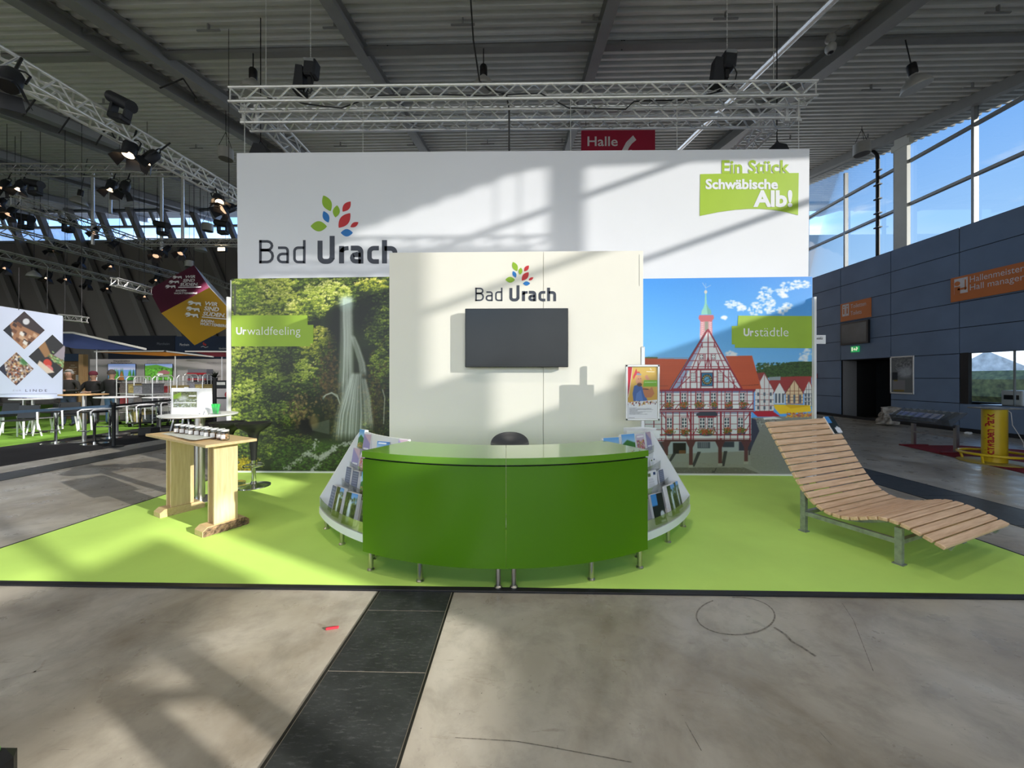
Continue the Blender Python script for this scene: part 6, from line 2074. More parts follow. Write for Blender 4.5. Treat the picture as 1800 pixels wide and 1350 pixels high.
# hanging cable and suspension ropes
tag(MB().tube([at(824, -42, 6.62), at(827, -8, 6.6), at(832, 70, 6.5), at(843, 143, 6.4), at(860, 158, 6.4), at(890, 165, 6.45), at(895, 192, 6.6), at(895, 268, 6.7)], .016, 6).build('power_cable', M_BLACK, smooth=True), 'black power cable dropping from the roof behind the truss', 'cable')
for px, y1, lab in ((467.5, 152, 'thin steel rope holding the left end of the long truss'), (1360, 146, 'thin steel rope holding the right end of the long truss')):
    tag(MB().cyl(at(px, -30, Y1 + .12), at(px, y1, Y1 + .12), .006, n=5).build('suspension_rope', M_ALU), lab, 'rope', 'steel ropes of the long truss')
# cable lying along the truss
tag(MB().tube([at(x, y, Y1 + .1) for x, y in ((470, 172), (560, 186), (600, 190), (660, 168), (760, 166), (850, 168), (950, 164), (1000, 190), (1100, 192), (1115, 178), (1200, 176), (1270, 160))], .012, 5).build('truss_cable', M_BLACK, smooth=True), 'black cable laid along the long truss', 'cable')
# dark lamps on the frame corners
def small_box_lamp(px, py, Y, label):
    p = at(px, py, Y)
    t = thing('frame_lamp', label, 'lamp', p, group='dark lamps on the truss frame')
    MB().prism([(-.20, 0, -.14), (.22, 0, -.10), (.12, 0, .10), (-.08, 0, .14)], (0, .22, 0)).build('housing', M_NAVY, t, world=False)
    MB().tube([(-.04, .1, .12), (0, .1, .24), (.06, .1, .12)], .014, 6).cyl((0, .1, .24), (0, .1, roof_z(7.3) - p.z), .01, n=5).build('bracket', M_DARKSTEEL, t, world=False)
small_box_lamp(452, 262, 7.3, 'dark lamp behind the left end of the banner top')
small_box_lamp(1372, 262, 7.3, 'dark lamp behind the right end of the banner top')
# hall number board
YH = 10.5
hb = thing('hall_number_board', 'dark red hanging Halle 6 board behind the banner', 'sign', at(1086, 300, YH))
p, q = at(1021.7, 330, YH), at(1150.7, 227.7, YH)
MB().box(((p.x + q.x) / 2, YH, (p.z + q.z) / 2), (q.x - p.x, .08, q.z - p.z)).build('board', mat('hall_red', (.38, .010, .045), .5, 0, .03, 2), hb)
text_px('lettering', 'Halle', (1032.7, 240, 1085.7, 257), YH - .042, M_SIGNW, hb, bold=.012)
text_px('lettering', '6', (1091, 238, 1125, 300), YH - .042, M_SIGNW, hb, bold=.012)
for px in (1030, 1142):
    MB().cyl(at(px, 228, YH), Vector((at(px, 228, YH).x, YH, roof_z(YH) - .02)), .008, n=5).build('hanger', M_DARKSTEEL, hb)

# ------------------------------------------------------------------ pendant hall lamps
M_BELL = mat('grey_lamp_bell', (.42, .42, .40), .45, .2, .06, 6)
M_BELLIN = mat('lamp_reflector', (.75, .76, .74), .3, .3, .03, 6)
def bell(label, p, tilt=(0, 0), s=1.0, hang=None, on=0.0):
    t = thing('bell_lamp', label, 'lamp', p, group='bell lamps under the roof')
    t.rotation_euler = (tilt[0], tilt[1], 0)
    t.scale = (s, s, s)
    MB().lathe([(.255, 0), (.26, .02), (.24, .09), (.19, .18), (.11, .25), (.07, .28), (.065, .31)], n=28).build('bell', M_BELL, t, world=False, smooth=True)
    refl = MB().lathe([(.245, .004), (.225, .09), (.17, .18), (.06, .25), (.001, .255)], n=28).build('reflector', M_BELLIN, t, world=False, smooth=True)
    MB().lathe([(.001, .05), (.035, .07), (.045, .12), (.03, .2)], n=12).build('bulb', mat('lamp_bulb', (.8, .8, .75), .3, emit=(1, .93, .8), emit_s=1.5), refl, world=False, smooth=True)
    MB().lathe([(.075, .31), (.085, .33), (.085, .52), (.07, .55), (.02, .56)], n=16).build('ballast', M_DARKSTEEL, t, world=False, smooth=True)
    L = hang if hang else .5
    MB().cyl((0, 0, .55), (0, 0, .55 + L), .012, n=6).build('hanger', M_DARKSTEEL, t, world=False)
    return t
for (px, py, lab, tl, Y) in ((445, 163, 'grey bell lamp behind the left end of the long truss', (0, 0), 8.3), (850, 158, 'grey bell lamp behind the middle of the long truss', (0, 0), 8.3),
                            (1611, 155, 'grey bell lamp hanging freely near the glass front', (0, -.22), 8.3),
                            (138, 358, 'grey bell lamp left of the strip window', (0, .2), 14), (60, 487, 'small bell lamp with violet glow over the left stand', (0, 0), 17), (352, 441, 'small bell lamp right under the strip window', (0, 0), 17)):
    p = at(px, py, Y)
    top = roof_z(Y) - .1
    bell(lab, p, tl, 1.0, max(.2, top - p.z - .55))
# unseen lamps added above and behind the photographer as warm fill
def down_light(loc, watt, col=(1.0, .90, .76), ang=130, name='hall_fill_light'):
    d = bpy.data.lights.new(name, 'SPOT')
    d.energy = watt; d.color = col; d.spot_size = math.radians(ang); d.spot_blend = .7; d.shadow_soft_size = .25
    o = bpy.data.objects.new(name, d)
    o.location = loc
    COL.objects.link(o)
    return o
for i, (x, y) in enumerate(((-5.5, 2.0), (0.0, 2.0), (5.5, 2.0), (-3.0, -3.0), (3.0, -3.0))):
    z = roof_z(y) - 1.6
    bell(('added unseen bell lamp above the carpet left of the photographer', 'added unseen bell lamp straight above the photographer', 'added unseen bell lamp above the carpet right of the photographer', 'added unseen bell lamp behind the photographer to the left', 'added unseen bell lamp behind the photographer to the right')[i], Vector((x, y, z)), (0, 0), 1.0, .8)
    down_light((x, y, z - .03), FILL_W)
# dome camera and speakers
dc = thing('dome_camera', 'grey dome camera on a bracket under the roof beam', 'camera', at(1460, 80, 8.0))
MB().lathe([(.001, -.17), (.07, -.15), (.10, -.09), (.10, -.02), (.09, 0), (.05, .02), (.03, .06), (.09, .10), (.10, .15), (.07, .22), (.001, .24)], n=20).build('dome_housing', M_BELL, dc, world=False, smooth=True)
MB().lathe([(.001, -.185), (.05, -.165), (.06, -.13)], n=16).build('lens_dome', M_BLACK, dc, world=False, smooth=True)
MB().tube([(0, 0, .2), (.15, 0, .34), (.38, 0, .42)], .018, 6).build('bracket', M_BELL, dc, world=False)
def speaker(px, py, Y, label, r=.25, h=.34):
    p = at(px, py, Y)
    t = thing('hanging_speaker', label, 'speaker', p, group='round hanging speakers')
    MB().lathe([(r, -h / 2), (r, h / 2), (r * .9, h / 2 + .01)], n=24).build('drum', M_BELL, t, world=False, smooth=True)
    MB().lathe([(r * .9, -h / 2 - .004), (r * .92, -h / 2 + .002)], n=24).build('grille', mat('speaker_grille', (.09, .09, .09), .6), t, world=False)
    top = roof_z(Y) - p.z
    for a in (0, 2.1, 4.2):
        MB().cyl((r * .95 * math.cos(a), r * .95 * math.sin(a), h / 2), (0, 0, h / 2 + .5), .007, n=5).build('cable', M_DARKSTEEL, t, world=False)
    MB().cyl((0, 0, h / 2 + .5), (0, 0, top), .008, n=5).build('hanger', M_DARKSTEEL, t, world=False)
speaker(1515, 262, 12.6, 'round grey speaker hanging before the glass front', .23, .36)
speaker(397, 271, 10.5, 'round grey speaker left of the banner top', .19, .30)
speaker(365, 400, 17, 'small round speaker in front of the strip window', .22, .34)
speaker(333, 464, 17, 'small round speaker above the hanging cube', .18, .28)

# ------------------------------------------------------------------ trusses of the neighbouring stands
def truss_px(label, a, b_, size, period, r=1.0, split=False):
    return truss('stand_truss', label, a, b_, size, period, split, 'trusses over the neighbouring stands', r)
XT = -7.0
truss_px('bright aluminium truss slanting from the upper left corner to the banner', atx(-60, 75, XT), atx(420, 350, XT), .27, .42, 1.0, True)
truss_px('dark horizontal truss across the upper left', at(-40, 299, 11.5), at(312, 299, 11.5), .26, .5)
truss_px('truss slanting across the left end of the strip window', atx(25, 352, -16), atx(262, 433, -16), .30, .55)
truss_px('long truss slanting under the strip window', atx(-40, 393, -17), atx(312, 486, -17), .27, .5)
truss_px('lowest slanting truss on the left', atx(-40, 438, -17.8), atx(278, 512, -17.8), .25, .5)
truss_px('horizontal truss below the right part of the strip window', at(250, 426, 14.2), at(430, 427, 14.2), .22, .42)
truss_px('short truss end left of the hanging cube', atx(200, 495, -13.5), atx(262, 512, -13.5), .24, .45)
truss_px('short truss behind the hanging cube', at(350, 482, 19.5), at(405, 505, 18.8), .26, .45)
truss_px('short truss beside the pale restaurant banner', at(108, 558, 11.5), at(150, 562, 11.5), .16, .3)
for i, px in enumerate((163, 194, 284, 321)):
    y1 = (430, 375, 440, 425)[i]
    p, q = at(px, 330, 14.5), at(px, y1, 14.5)
    tag(MB().cyl(p + Vector((0, 0, .6)), q, .055, n=8).build('hanging_pole', M_ALU, smooth=True), ('grey hanging pole furthest left before the strip window', 'grey hanging pole second from left before the strip window',
        'grey hanging pole second from right before the strip window', 'grey hanging pole furthest right before the strip window')[i], 'pole', 'hanging poles before the strip window')
# stage lamps with barn doors
M_LENS = mat('warm_lamp_lens', (.9, .75, .55), .3, emit=(1.0, .66, .38), emit_s=4.0)
M_LENSD = mat('dull_lamp_lens', (.45, .30, .20), .3, emit=(1.0, .62, .38), emit_s=.7)
_proto = {}
def stage_lamp(label, px, py, Y, rz, tilt, size=1.0, lit=1):
    p = at(px, py, Y)
    if lit not in _proto:
        t = thing('stage_lamp', label, 'stage lamp', p, group='stage lamps on the trusses')
        lbody = MB().lathe([(.11, -.17), (.12, -.14), (.12, .10), (.09, .17), (.04, .19)], n=16).build('lamp_body', M_NAVY, t, world=False, smooth=True)
        MB().lathe([(.001, -.172), (.10, -.171)], n=16).build('lens', (None, M_LENS, M_LENSD)[lit] if lit else M_TVB, lbody, world=False)
        for k in range(4):
            a = k * math.pi / 2
            R_ = Matrix.Rotation(a, 3, 'Z')
            pts = [(-.10, .115, -.17), (.10, .115, -.17), (.14, .22, -.36), (-.14, .22, -.36)]
            MB().prism([R_ @ Vector(q) for q in pts], R_ @ Vector((0, .006, 0))).build('barn_door', M_NAVY, t, world=False)
        MB().tube([(-.14, 0, 0), (-.15, 0, .2), (-.09, 0, .27), (.09, 0, .27), (.15, 0, .2), (.14, 0, 0)], .014, 6).cyl((0, 0, .27), (0, 0, .58), .018, n=6).build('yoke', M_DARKSTEEL, t, world=False)
        _proto[lit] = t
    else:
        t = dup(_proto[lit], p, label=label)
        t.location = p
    t.rotation_euler = (-tilt, 0, rz)
    t.scale = (size, size, size)
    return t
LAMPS = [(18, 140, 4.6, .6, .5, 1.0, 0, 'large dark stage lamp cut by the upper left edge'), (229, 262, 6.3, .3, .35, .9, 1, 'lit stage lamp with open barn doors under the slanting truss'),
         (266, 276, 6.6, -.8, .6, .85, 1, 'bright stage lamp just right of the open barn doors'), (384, 350, 7.6, .9, .7, .8, 1, 'lit stage lamp near the right end of the slanting truss'),
         (402, 366, 7.7, -.2, .9, .85, 2, 'stage lamp with orange lens at the banner edge'), (9, 325, 11.5, 0, .3, 1.0, 2, 'stage lamp leftmost under the dark horizontal truss'),
         (36, 326, 11.5, .2, .35, 1.05, 1, 'lit stage lamp second under the dark horizontal truss'), (196, 326, 11.5, .2, .3, 1.1, 1, 'lit stage lamp at the middle of the dark horizontal truss'),
         (220, 328, 11.5, -.2, .25, 1.1, 0, 'unlit stage lamp at the middle of the dark horizontal truss'), (90, 438, 15, .5, .5, .8, 0, 'unlit stage lamp under the long truss below the strip window'),
         (110, 437, 15.2, -.5, .5, .8, 1, 'lit stage lamp under the long truss below the strip window'), (143, 458, 16, .1, .3, 1.0, 0, 'dark stage lamp with spread doors below the strip window'),
         (195, 463, 16.5, .3, .4, 1.0, 2, 'stage lamp with orange lens right of the spread doors'), (275, 446, 14.2, .6, .7, 1.0, 2, 'orange stage lamp first under the right horizontal truss'),
         (293, 438, 14.2, -.3, .6, .9, 2, 'orange stage lamp second under the right horizontal truss'), (320, 441, 14.2, .2, .6, 1.0, 2, 'orange stage lamp third under the right horizontal truss'),
         (85, 484, 16, 0, .3, 1.0, 1, 'lit stage lamp with spread doors on the lowest slanting truss'), (118, 486, 16.3, .2, .4, 1.0, 2, 'orange stage lamp right of it on the lowest slanting truss'),
         (12, 466, 14.2, .2, .4, 1.0, 2, 'orange stage lamp at the left edge on the lowest slanting truss'), (155, 496, 17, .1, .3, 1.0, 0, 'unlit stage lamp in the middle of the lowest slanting truss'),
         (190, 503, 17.5, .2, .4, .9, 2, 'orange stage lamp left of the short truss end'), (254, 516, 13.5, .3, .4, .8, 2, 'orange stage lamp beside the left corner of the hanging cube'),
         (276, 488, 18, .1, .4, 1.0, 2, 'orange stage lamp above the maroon face of the cube'), (168, 405, 14.5, .2, .5, .9, 2, 'small stage lamp before the strip window'),
         (3, 355, 14, .2, .5, 1.0, 2, 'orange stage lamp at the left edge above the strip window'), (20, 372, 14, .2, .5, 1.1, 2, 'orange stage lamp above the left part of the strip window'),
         (205, 425, 15, -.6, .6, .9, 2, 'orange stage lamp at the lower edge of the strip window')]
made = [stage_lamp(lab, px, py, Y, rz, tl, sz * .92, lit) for px, py, Y, rz, tl, sz, lit, lab in LAMPS]
for i in (4, 16, 17, 19, 20, 21, 22):
    q = made[i].location
    MB().cyl(q + Vector((0, 0, .25)), (q.x, q.y, roof_z(q.y)), .007, n=4).build('suspension_wire', M_DARKSTEEL, made[i])
# flood light glaring beside the banner
fl = thing('flood_light', 'glaring flood light left of the banner logo', 'lamp', at(389, 438, 14.2))
MB().box((0, .06, 0), (.34, .12, .18), bev=.02).build('housing', M_NAVY, fl, world=False)
MB().box((0, -.003, 0), (.28, .006, .12)).build('lens', mat('flood_lens', (1, .9, .7), .3, emit=(1, .80, .52), emit_s=14), fl, world=False)
# moving heads
def moving_head(px, py, Y, label, s=1.0, lean=0):
    t = thing('moving_head', label, 'stage lamp', at(px, py, Y), group='moving heads on the trusses')
    t.scale = (s, s, s); t.rotation_euler = (0, lean, 0)
    MB().box((0, 0, -.2), (.34, .24, .14), bev=.03).build('base_box', M_NAVY, t, world=False)
    for s_ in (-1, 1): MB().box((.17 * s_, 0, .0), (.06, .14, .34)).build('yoke_arm', M_NAVY, t, world=False)
    MB().cyl((-.3, 0, .22), (.22, 0, .10), .12, .13, 16).build('head', M_NAVY, t, world=False, smooth=True)
moving_head(213, 192, 5.9, 'dark moving head standing on the slanting truss', .75, .25)
moving_head(62, 330, 11.4, 'dark moving head under the dark horizontal truss', .9)
moving_head(45, 390, 14, 'dark moving head before the left part of the strip window', 1.1)
moving_head(120, 397, 14.5, 'dark moving head before the middle of the strip window', 1.0)
moving_head(286, 402, 14.2, 'dark moving head on the right horizontal truss', 1.0)
moving_head(392, 400, 14.2, 'dark moving head before the right end of the strip window', 1.0)
# strap hangers under the roof beams
for (x0, y0, x1, y1, Y) in ((322, 138, 281, 155, 6.9), (322, 138, 345, 172, 6.9), (62, 175, 40, 205, 6.5), (125, 203, 103, 234, 7), (185, 228, 168, 255, 7.5), (195, 230, 205, 250, 7.5),
                            (683, 40, 681, 90, 8.4), (1076, 40, 1100, 75, 8.4), (1093, 70, 1093, 88, 8.4)):
    MB().cyl(at(x0, y0, Y), at(x1, y1, Y), .014, n=5).build('strap_hanger', M_DARKSTEEL, ceiling)
# unseen trusses added out of the picture to throw the streaks on the banner
truss_px('added truss outside the picture to the right, for the banner streaks', (3.6, 2.0, 6.95), (9.5, 2.0, 6.95), .28, .5)
truss_px('added lower truss outside the picture to the right, for the banner streaks', (3.6, 2.2, 6.45), (9.5, 2.2, 6.45), .22, .5)

# unseen steel posts added behind the photographer to throw the bars on the floor
sf = thing('shadow_post_frame', 'unseen steel posts added behind the photographer for the floor shadows', 'frame', (4.0, -.95, 0))
for (x, y, h) in ((4.27, -.92, 2.2), (3.78, -.98, 2.02)):
    MB().box((x, y, h / 2), (.10, .10, h)).build('post', M_STEELDARK, sf)
MB().cyl((4.27, -.92, 2.0), (3.78, -.98, 2.0), .03, n=8).build('cross_bar', M_STEELDARK, sf)
MB().cyl((4.12, -.80, 2.13), (4.42, -1.04, 2.13), .03, n=8).build('top_hook', M_STEELDARK, sf)

# ================================================================== neighbouring stands on the left
M_NAVYWALL = mat('navy_wall', (.012, .030, .075), .6, 0, .1, 1)
M_GREYWALL = mat('light_grey_wall', (.52, .48, .48), .6, 0, .03, 1)
M_CHWHITE = mat('white_lacquer_tube', (.82, .82, .84), .35)
M_LETTER = mat('white_lettering', (.70, .70, .72), .5)
# ------------------------------------------------------------------ restaurant banner with three diamond pictures
YL = 10.0
lb = thing('restaurant_banner', 'pale blue white banner with three diamond food pictures', 'banner', at(60, 700, YL))
B00, B10, B01, B11 = at(-70, 697, 9.4), at(109, 700, 10.3), at(-70, 527, 9.4), at(109, 555, 10.3)
M_PALEB = mat('pale_blue_cloth', (.62, .68, .86), .6, 0, .02, 1)
nb = (B10 - B00).cross(B01 - B00).normalized()
MB().prism([B00, B10, B11, B01], -nb * .04).build('banner_cloth', M_PALEB, lb)
def onb(px, py, lift=.004):
    """point of the banner plane seen at this pixel"""
    x, y, v = _ray(px, py)
    d = Vector((x, y, v)); o = Vector((0, 0, EYE))
    t = (B00 - o).dot(nb) / d.dot(nb)
    return o + d * t - nb * 0 + (-d.normalized()) * lift
Z65 = lambda x, y: (x / 4.286, 440 + y / 4.286)
def diamond(name, cx, cy, rx, ry, kind):
    P = Print(0, 0, 44, 44, 1.4, (60, 40, 34))
    r = np.random.default_rng(cx)
    if kind == 0:
        P.a[:] = (52, 40, 44); P.poly([(0, 24), (44, 10), (44, 44), (0, 44)], (156, 110, 78))
        for k in range(26): P.poly([(q := r.random() * 40, s_ := 14 + r.random() * 26), (q + 7, s_ - 1), (q + 9, s_ + 4), (q + 2, s_ + 5)], ((226, 220, 214), (110, 70, 48), (60, 40, 36), (196, 160, 130))[int(r.random() * 4)])
        P.ell(14, 10, 5, 5, (206, 206, 212)); P.poly([(0, 30), (20, 44), (0, 44)], (20, 18, 30))
    elif kind == 1:
        P.a[:] = (34, 32, 34); P.poly([(22, 0), (44, 0), (44, 20), (22, 26)], (150, 140, 150)); P.poly([(20, 20), (44, 14), (44, 24), (20, 26)], (140, 96, 58))
        P.poly([(0, 14), (20, 22), (16, 30), (0, 26)], (150, 110, 70))
        for k in range(50): P.ell(18 + r.random() * 24, 21 + r.normal(0, 2), 2, .8, ((70, 110, 60), (160, 190, 130))[int(r.random() * 2)], .9)
        P.ell(24, 33, 6, 5, (196, 60, 46)); P.ell(31, 37, 6, 4, (206, 110, 110)); P.poly([(14, 38), (40, 36), (34, 44), (16, 44)], (214, 196, 180))
    else:
        P.a[:] = (170, 150, 140)
        for k in range(170): P.ell(r.random() * 44, r.random() * 44, 1 + r.random() * 2.6, 1 + r.random() * 1.6, ((222, 220, 222), (150, 84, 50), (96, 60, 44), (206, 170, 120), (44, 40, 60))[int(r.random() * 5)], .9, 0, r.random() * 3)
        P.ell(22, 3, 8, 6, (60, 120, 60), .9, .4); P.poly([(0, 30), (22, 44), (0, 44)], (28, 26, 50))
    # cut to a diamond: the sheet is laid turned by 45 degrees
    c_ = [onb(*Z65(cx, cy + ry)), onb(*Z65(cx + rx, cy)), onb(*Z65(cx, cy - ry)), onb(*Z65(cx - rx, cy))]
    o = P.lay(name, c_[3], c_[0], c_[2], M_PRINT, lb)
    dv = (B10 - B00).normalized(); wd = (B10 - B00).length - .01
    bm = bmesh.new(); bm.from_mesh(o.data)
    bmesh.ops.delete(bm, geom=[f for f in bm.faces if (f.calc_center_median() - B00).dot(dv) > wd], context='FACES')
    bm.to_mesh(o.data); bm.free()
diamond('diamond_picture', 183, 602, 160, 143, 0)
diamond('diamond_picture', 395, 800, 180, 165, 1)
diamond('diamond_picture', 123, 893, 135, 126, 2)
a, b_, c_ = onb(*Z65(192, 1066)), onb(*Z65(355, 1066)), onb(*Z65(192, 1047))
text_quad('lettering', 'L I N D E', a, b_, c_, mat('slate_lettering', (.06, .07, .12), .5), lb, lift=.002)
a, b_, c_ = onb(*Z65(95, 1062)), onb(*Z65(160, 1062)), onb(*Z65(95, 1050))
text_quad('lettering', 'Z U R', a, b_, c_, mat('pale_lettering', (.35, .38, .5), .5), lb, lift=.002)
a, b_ = onb(*Z65(-20, 1086)), onb(*Z65(430, 1082))
MB().prism([a, b_, b_ + Vector((0, 0, .015)), a + Vector((0, 0, .015))], -nb * -.002).build('small_print', mat('pale_lettering', (.35, .38, .5)), lb)
for px in (33, 83):
    MB().cyl(onb(px, 545), onb(px, 470), .008, n=5).build('suspension_wire', M_DARKSTEEL, lb)

# ------------------------------------------------------------------ hanging cube
YQ = 14.0
q = thing('hanging_cube', 'hanging cube with maroon upper face and yellow lower face', 'sign', at(341, 607, YQ + .9))
C_, D_ = at(283.5, 550.5, YQ), at(368, 505.5, YQ)
ax = (D_ - C_)
A_ = at(341, 466, YQ + .85); B_ = A_ - ax
F_ = at(342, 607, YQ + .85); E_ = F_ + ax
H_ = B_ + (F_ - C_); G_ = H_ + ax
M_MAROON = mat('maroon_panel', (.085, .010, .032), .45, 0, .05, 1)
M_MUST = mat('mustard_panel', (.42, .235, .016), .5, 0, .04, 1)
core = MB().add([A_, B_, C_, D_, E_, F_, G_, H_], [(0, 3, 4, 6), (1, 7, 5, 2), (0, 6, 7, 1), (4, 5, 7, 6)])
core.build('cube_body', M_WHITE, q)
MB().prism([B_, C_, D_, A_], (C_ - B_).cross(A_ - B_).normalized() * -.01).build('maroon_face', M_MAROON, q)
MB().prism([C_, F_, E_, D_], (F_ - C_).cross(D_ - C_).normalized() * -.01).build('mustard_face', M_MUST, q)
def plane_pt(o0, nn):
    def f(px, py):
        x, y, v = _ray(px, py)
        d = Vector((x, y, v)); o = Vector((0, 0, EYE))
        t = (o0 - o).dot(nn) / d.dot(nn)
        return o + d * (t * .997)
    return f
Z9 = lambda x, y: (240 + x / 7.94, 450 + y / 7.94)
LION = [(0, .35), (.10, .30), (.06, .18), (.14, .08), (.28, .02), (.38, .10), (.42, .25), (.60, .28), (.80, .22), (.90, .20), (.97, .30), (.96, .62), (1.0, .90), (.90, .92), (.86, .66), (.74, .60),
        (.66, .86), (.56, .84), (.60, .58), (.40, .56), (.34, .78), (.12, .92), (.08, .82), (.24, .66), (.20, .56), (.02, .60), (0, .52), (.14, .46)]
def sign_face(fp, dx):
    """lions, slogan and bar of one face; dx gives the slant of the lettering"""
    return fp
for nn, o0, items in (((C_ - B_).cross(A_ - B_).normalized(), B_, dict(lions=((500, 275, 135, 50), (447, 340, 150, 52), (397, 403, 150, 55)),
                        words=(('WIR', 683, 270, 820, 308), ('SIND', 645, 320, 815, 362), ('S\u00dcDEN.', 605, 365, 862, 418)), bar=((582, 437), (900, 432)), sub=(('BADEN-', 545, 470, 705, 496), ('W\u00dcRTTEMBERG', 525, 502, 850, 532)))),
                      ((F_ - C_).cross(D_ - C_).normalized(), C_, dict(lions=((710, 618, 195, 70), (690, 698, 195, 74), (672, 780, 195, 74)),
                        words=(('WIR', 958, 640, 1128, 696), ('SIND', 940, 708, 1152, 768), ('S\u00dcDEN.', 922, 775, 1238, 845)), bar=((912, 850), (1290, 884)), sub=(('BADEN-', 895, 890, 1090, 925), ('W\u00dcRTTEMBERG', 890, 932, 1270, 982))))):
    fp = plane_pt(o0, nn)
    for (x, y, w, h_) in items['lions']:
        sl_ = .08 if items['bar'][0][1] > 600 else -.04
        pts = [fp(*Z9(x + u * w, y + vv * h_ + u * w * sl_)) for u, vv in LION]
        MB().add(pts, [tuple(range(len(pts)))]).build('lion_emblem', M_LETTER, q)
    for body, x0, y0, x1, y1 in items['words'] + items['sub']:
        d = (items['bar'][1][1] - items['bar'][0][1]) / (items['bar'][1][0] - items['bar'][0][0]) * (x1 - x0)
        text_quad('lettering', body, fp(*Z9(x0, y1 - d * .5)), fp(*Z9(x1, y1 + d * .5)), fp(*Z9(x0, y0 - d * .5)), M_LETTER, q, bold=.03, shear=.25, lift=.001)
    (xa, ya), (xb, yb) = items['bar']
    MB().add([fp(*Z9(xa, ya - 7)), fp(*Z9(xb, yb - 7)), fp(*Z9(xb, yb + 7)), fp(*Z9(xa, ya + 7))], [(0, 1, 2, 3)]).build('bar', M_LETTER, q)
MB().cyl(A_, (A_.x, A_.y, roof_z(A_.y)), .01, n=5).build('suspension_wire', M_DARKSTEEL, q)

# ------------------------------------------------------------------ walls of the stands
def wall_px(name, label, cat, x0, y0, x1, y1, Y, m, ground=True, d=.12):
    t = thing(name, label, cat, (at((x0 + x1) / 2, 700, Y).x, Y, 0))
    p, q_ = at(x0, y1, Y), at(x1, y0, Y)
    z0 = .012 if ground else p.z
    MB().box(((p.x + q_.x) / 2, Y + d / 2, (z0 + q_.z) / 2), (q_.x - p.x, d, q_.z - z0)).build('wall_board', m, t)
    return t
pw = wall_px('navy_partition', 'dark navy stand wall with small white Pforzheim lettering', 'stand wall', 190, 590, 307, 640, 18.5, mat('navy_dark_wall', (.006, .010, .024), .6, 0, .1, 1))
text_px('lettering', 'Pforzheim', (276, 602, 298, 606.5), 18.49, mat('dim_lettering', (.18, .19, .23), .5), pw)
pw2 = wall_px('navy_partition', 'navy blue stand wall below the hanging cube with red emblem', 'stand wall', 308, 591, 412, 640, 18.0, M_NAVYWALL)
text_px('lettering', 'Pforzheim', (316, 603.5, 332.5, 608), 17.99, M_LETTER, pw2, bold=.01)
text_px('lettering', 'N\u00f6rdliche', (385, 611, 398, 614.5), 17.99, M_LETTER, pw2, bold=.01)
for (x, y, rx, ry) in ((358, 604, 1.6, 2.6), (361, 606, 1.8, 2.2)):
    P0 = [at(x + rx * math.cos(a_), y + ry * math.sin(a_), 17.98) for a_ in np.linspace(0, 2 * math.pi, 11)[:-1]]
    MB().add(P0, [tuple(range(10))]).build('red_emblem', mat('emblem_red', (.45, .03, .03), .5), pw2)
strokes_px('emblem_wave', [([(353, 610), (357, 608.5), (361, 611), (366, 609.5)], .8, False)], 17.98, M_LETTER, pw2)
gw = wall_px('grey_partition', 'light grey stand wall with two vineyard pictures and small captions', 'stand wall', 158, 631, 412, 700, 15.0, M_GREYWALL)
tx = mat('caption_ink', (.08, .08, .10), .5)
text_px('lettering', 'Weinerlebnisf\u00fchrer', (199, 633, 229, 635.8), 14.99, tx, gw, bold=.02)
text_px('lettering', 'Baden-W\u00fcrttemberg e.V.', (195, 636.6, 233, 639.6), 14.99, tx, gw, bold=.02)
tx2 = mat('caption_grey', (.25, .23, .25), .5)
text_px('lettering', 'JUNGWINZER', (258, 633, 279, 635.4), 14.99, tx2, gw)
text_px('lettering', 'AUS BADEN-W\u00dcRTTEMBERG', (258, 636.6, 301, 639.2), 14.99, tx2, gw)
text_px('lettering', 'FACHBESUCHER-REGIS', (364, 636.6, 404, 639.2), 14.99, tx2, gw)
def vine(kind, x0, y0, x1, y1, label):
    P = Print(x0, y0, x1, y1, 1.6, (120, 160, 220))
    r = np.random.default_rng(kind)
    P.grad(y0, y0 + 10, (130, 160, 226), (206, 206, 226))
    if kind == 1:
        for k in range(14):
            x = x0 + 2 + r.random() * (x1 - x0 - 4)
            P.poly([(x - 3, y1), (x + 1, y0 + 6 + r.random() * 5), (x + 4, y1)], np.array((70, 130, 56)) * (.5 + .8 * r.random()))
        P.poly([((x0 + x1) / 2 - 6, y1), ((x0 + x1) / 2, y0 + 12), ((x0 + x1) / 2 + 5, y1)], (170, 110, 66))
    else:
        P.poly([(x0, y0 + 3), (x0 + 20, y0 + 1), (x1, y0 + 8), (x1, y1), (x0, y1)], (96, 160, 56))
        for k in range(240): P.ell(x0 + r.random() * (x1 - x0), y0 + 7 + r.random() * (y1 - y0 - 7), 1.6, 1, np.array((86, 150, 50)) * (.5 + .9 * r.random()), .8)
        P.poly([(x0 + 22, y0 + 14), (x0 + 34, y0 + 10), (x0 + 44, y0 + 14), (x0 + 42, y0 + 18), (x0 + 24, y0 + 18)], (150, 96, 100)); P.ell(x0 + 26, y0 + 18, 6, 2, (220, 220, 214))
    t = thing('landscape_picture', label, 'picture', at((x0 + x1) / 2, y1, 14.96))
    p, q_ = at(x0, y1, 14.97), at(x1, y0, 14.97)
    MB().box(((p.x + q_.x) / 2, 14.975, (p.z + q_.z) / 2), (q_.x - p.x + .02, .03, q_.z - p.z + .02)).build('picture_board', M_BLACK, t)
    P.lay_px('picture_print', 14.957, print_mat('glowing_print', .4, .35), t)  # print also emits part of its own colour
vine(1, 190, 640, 238, 668, 'bright picture of vine rows behind the man in jeans')
vine(2, 255, 640, 303, 668, 'bright picture of a green village right of the vine rows')
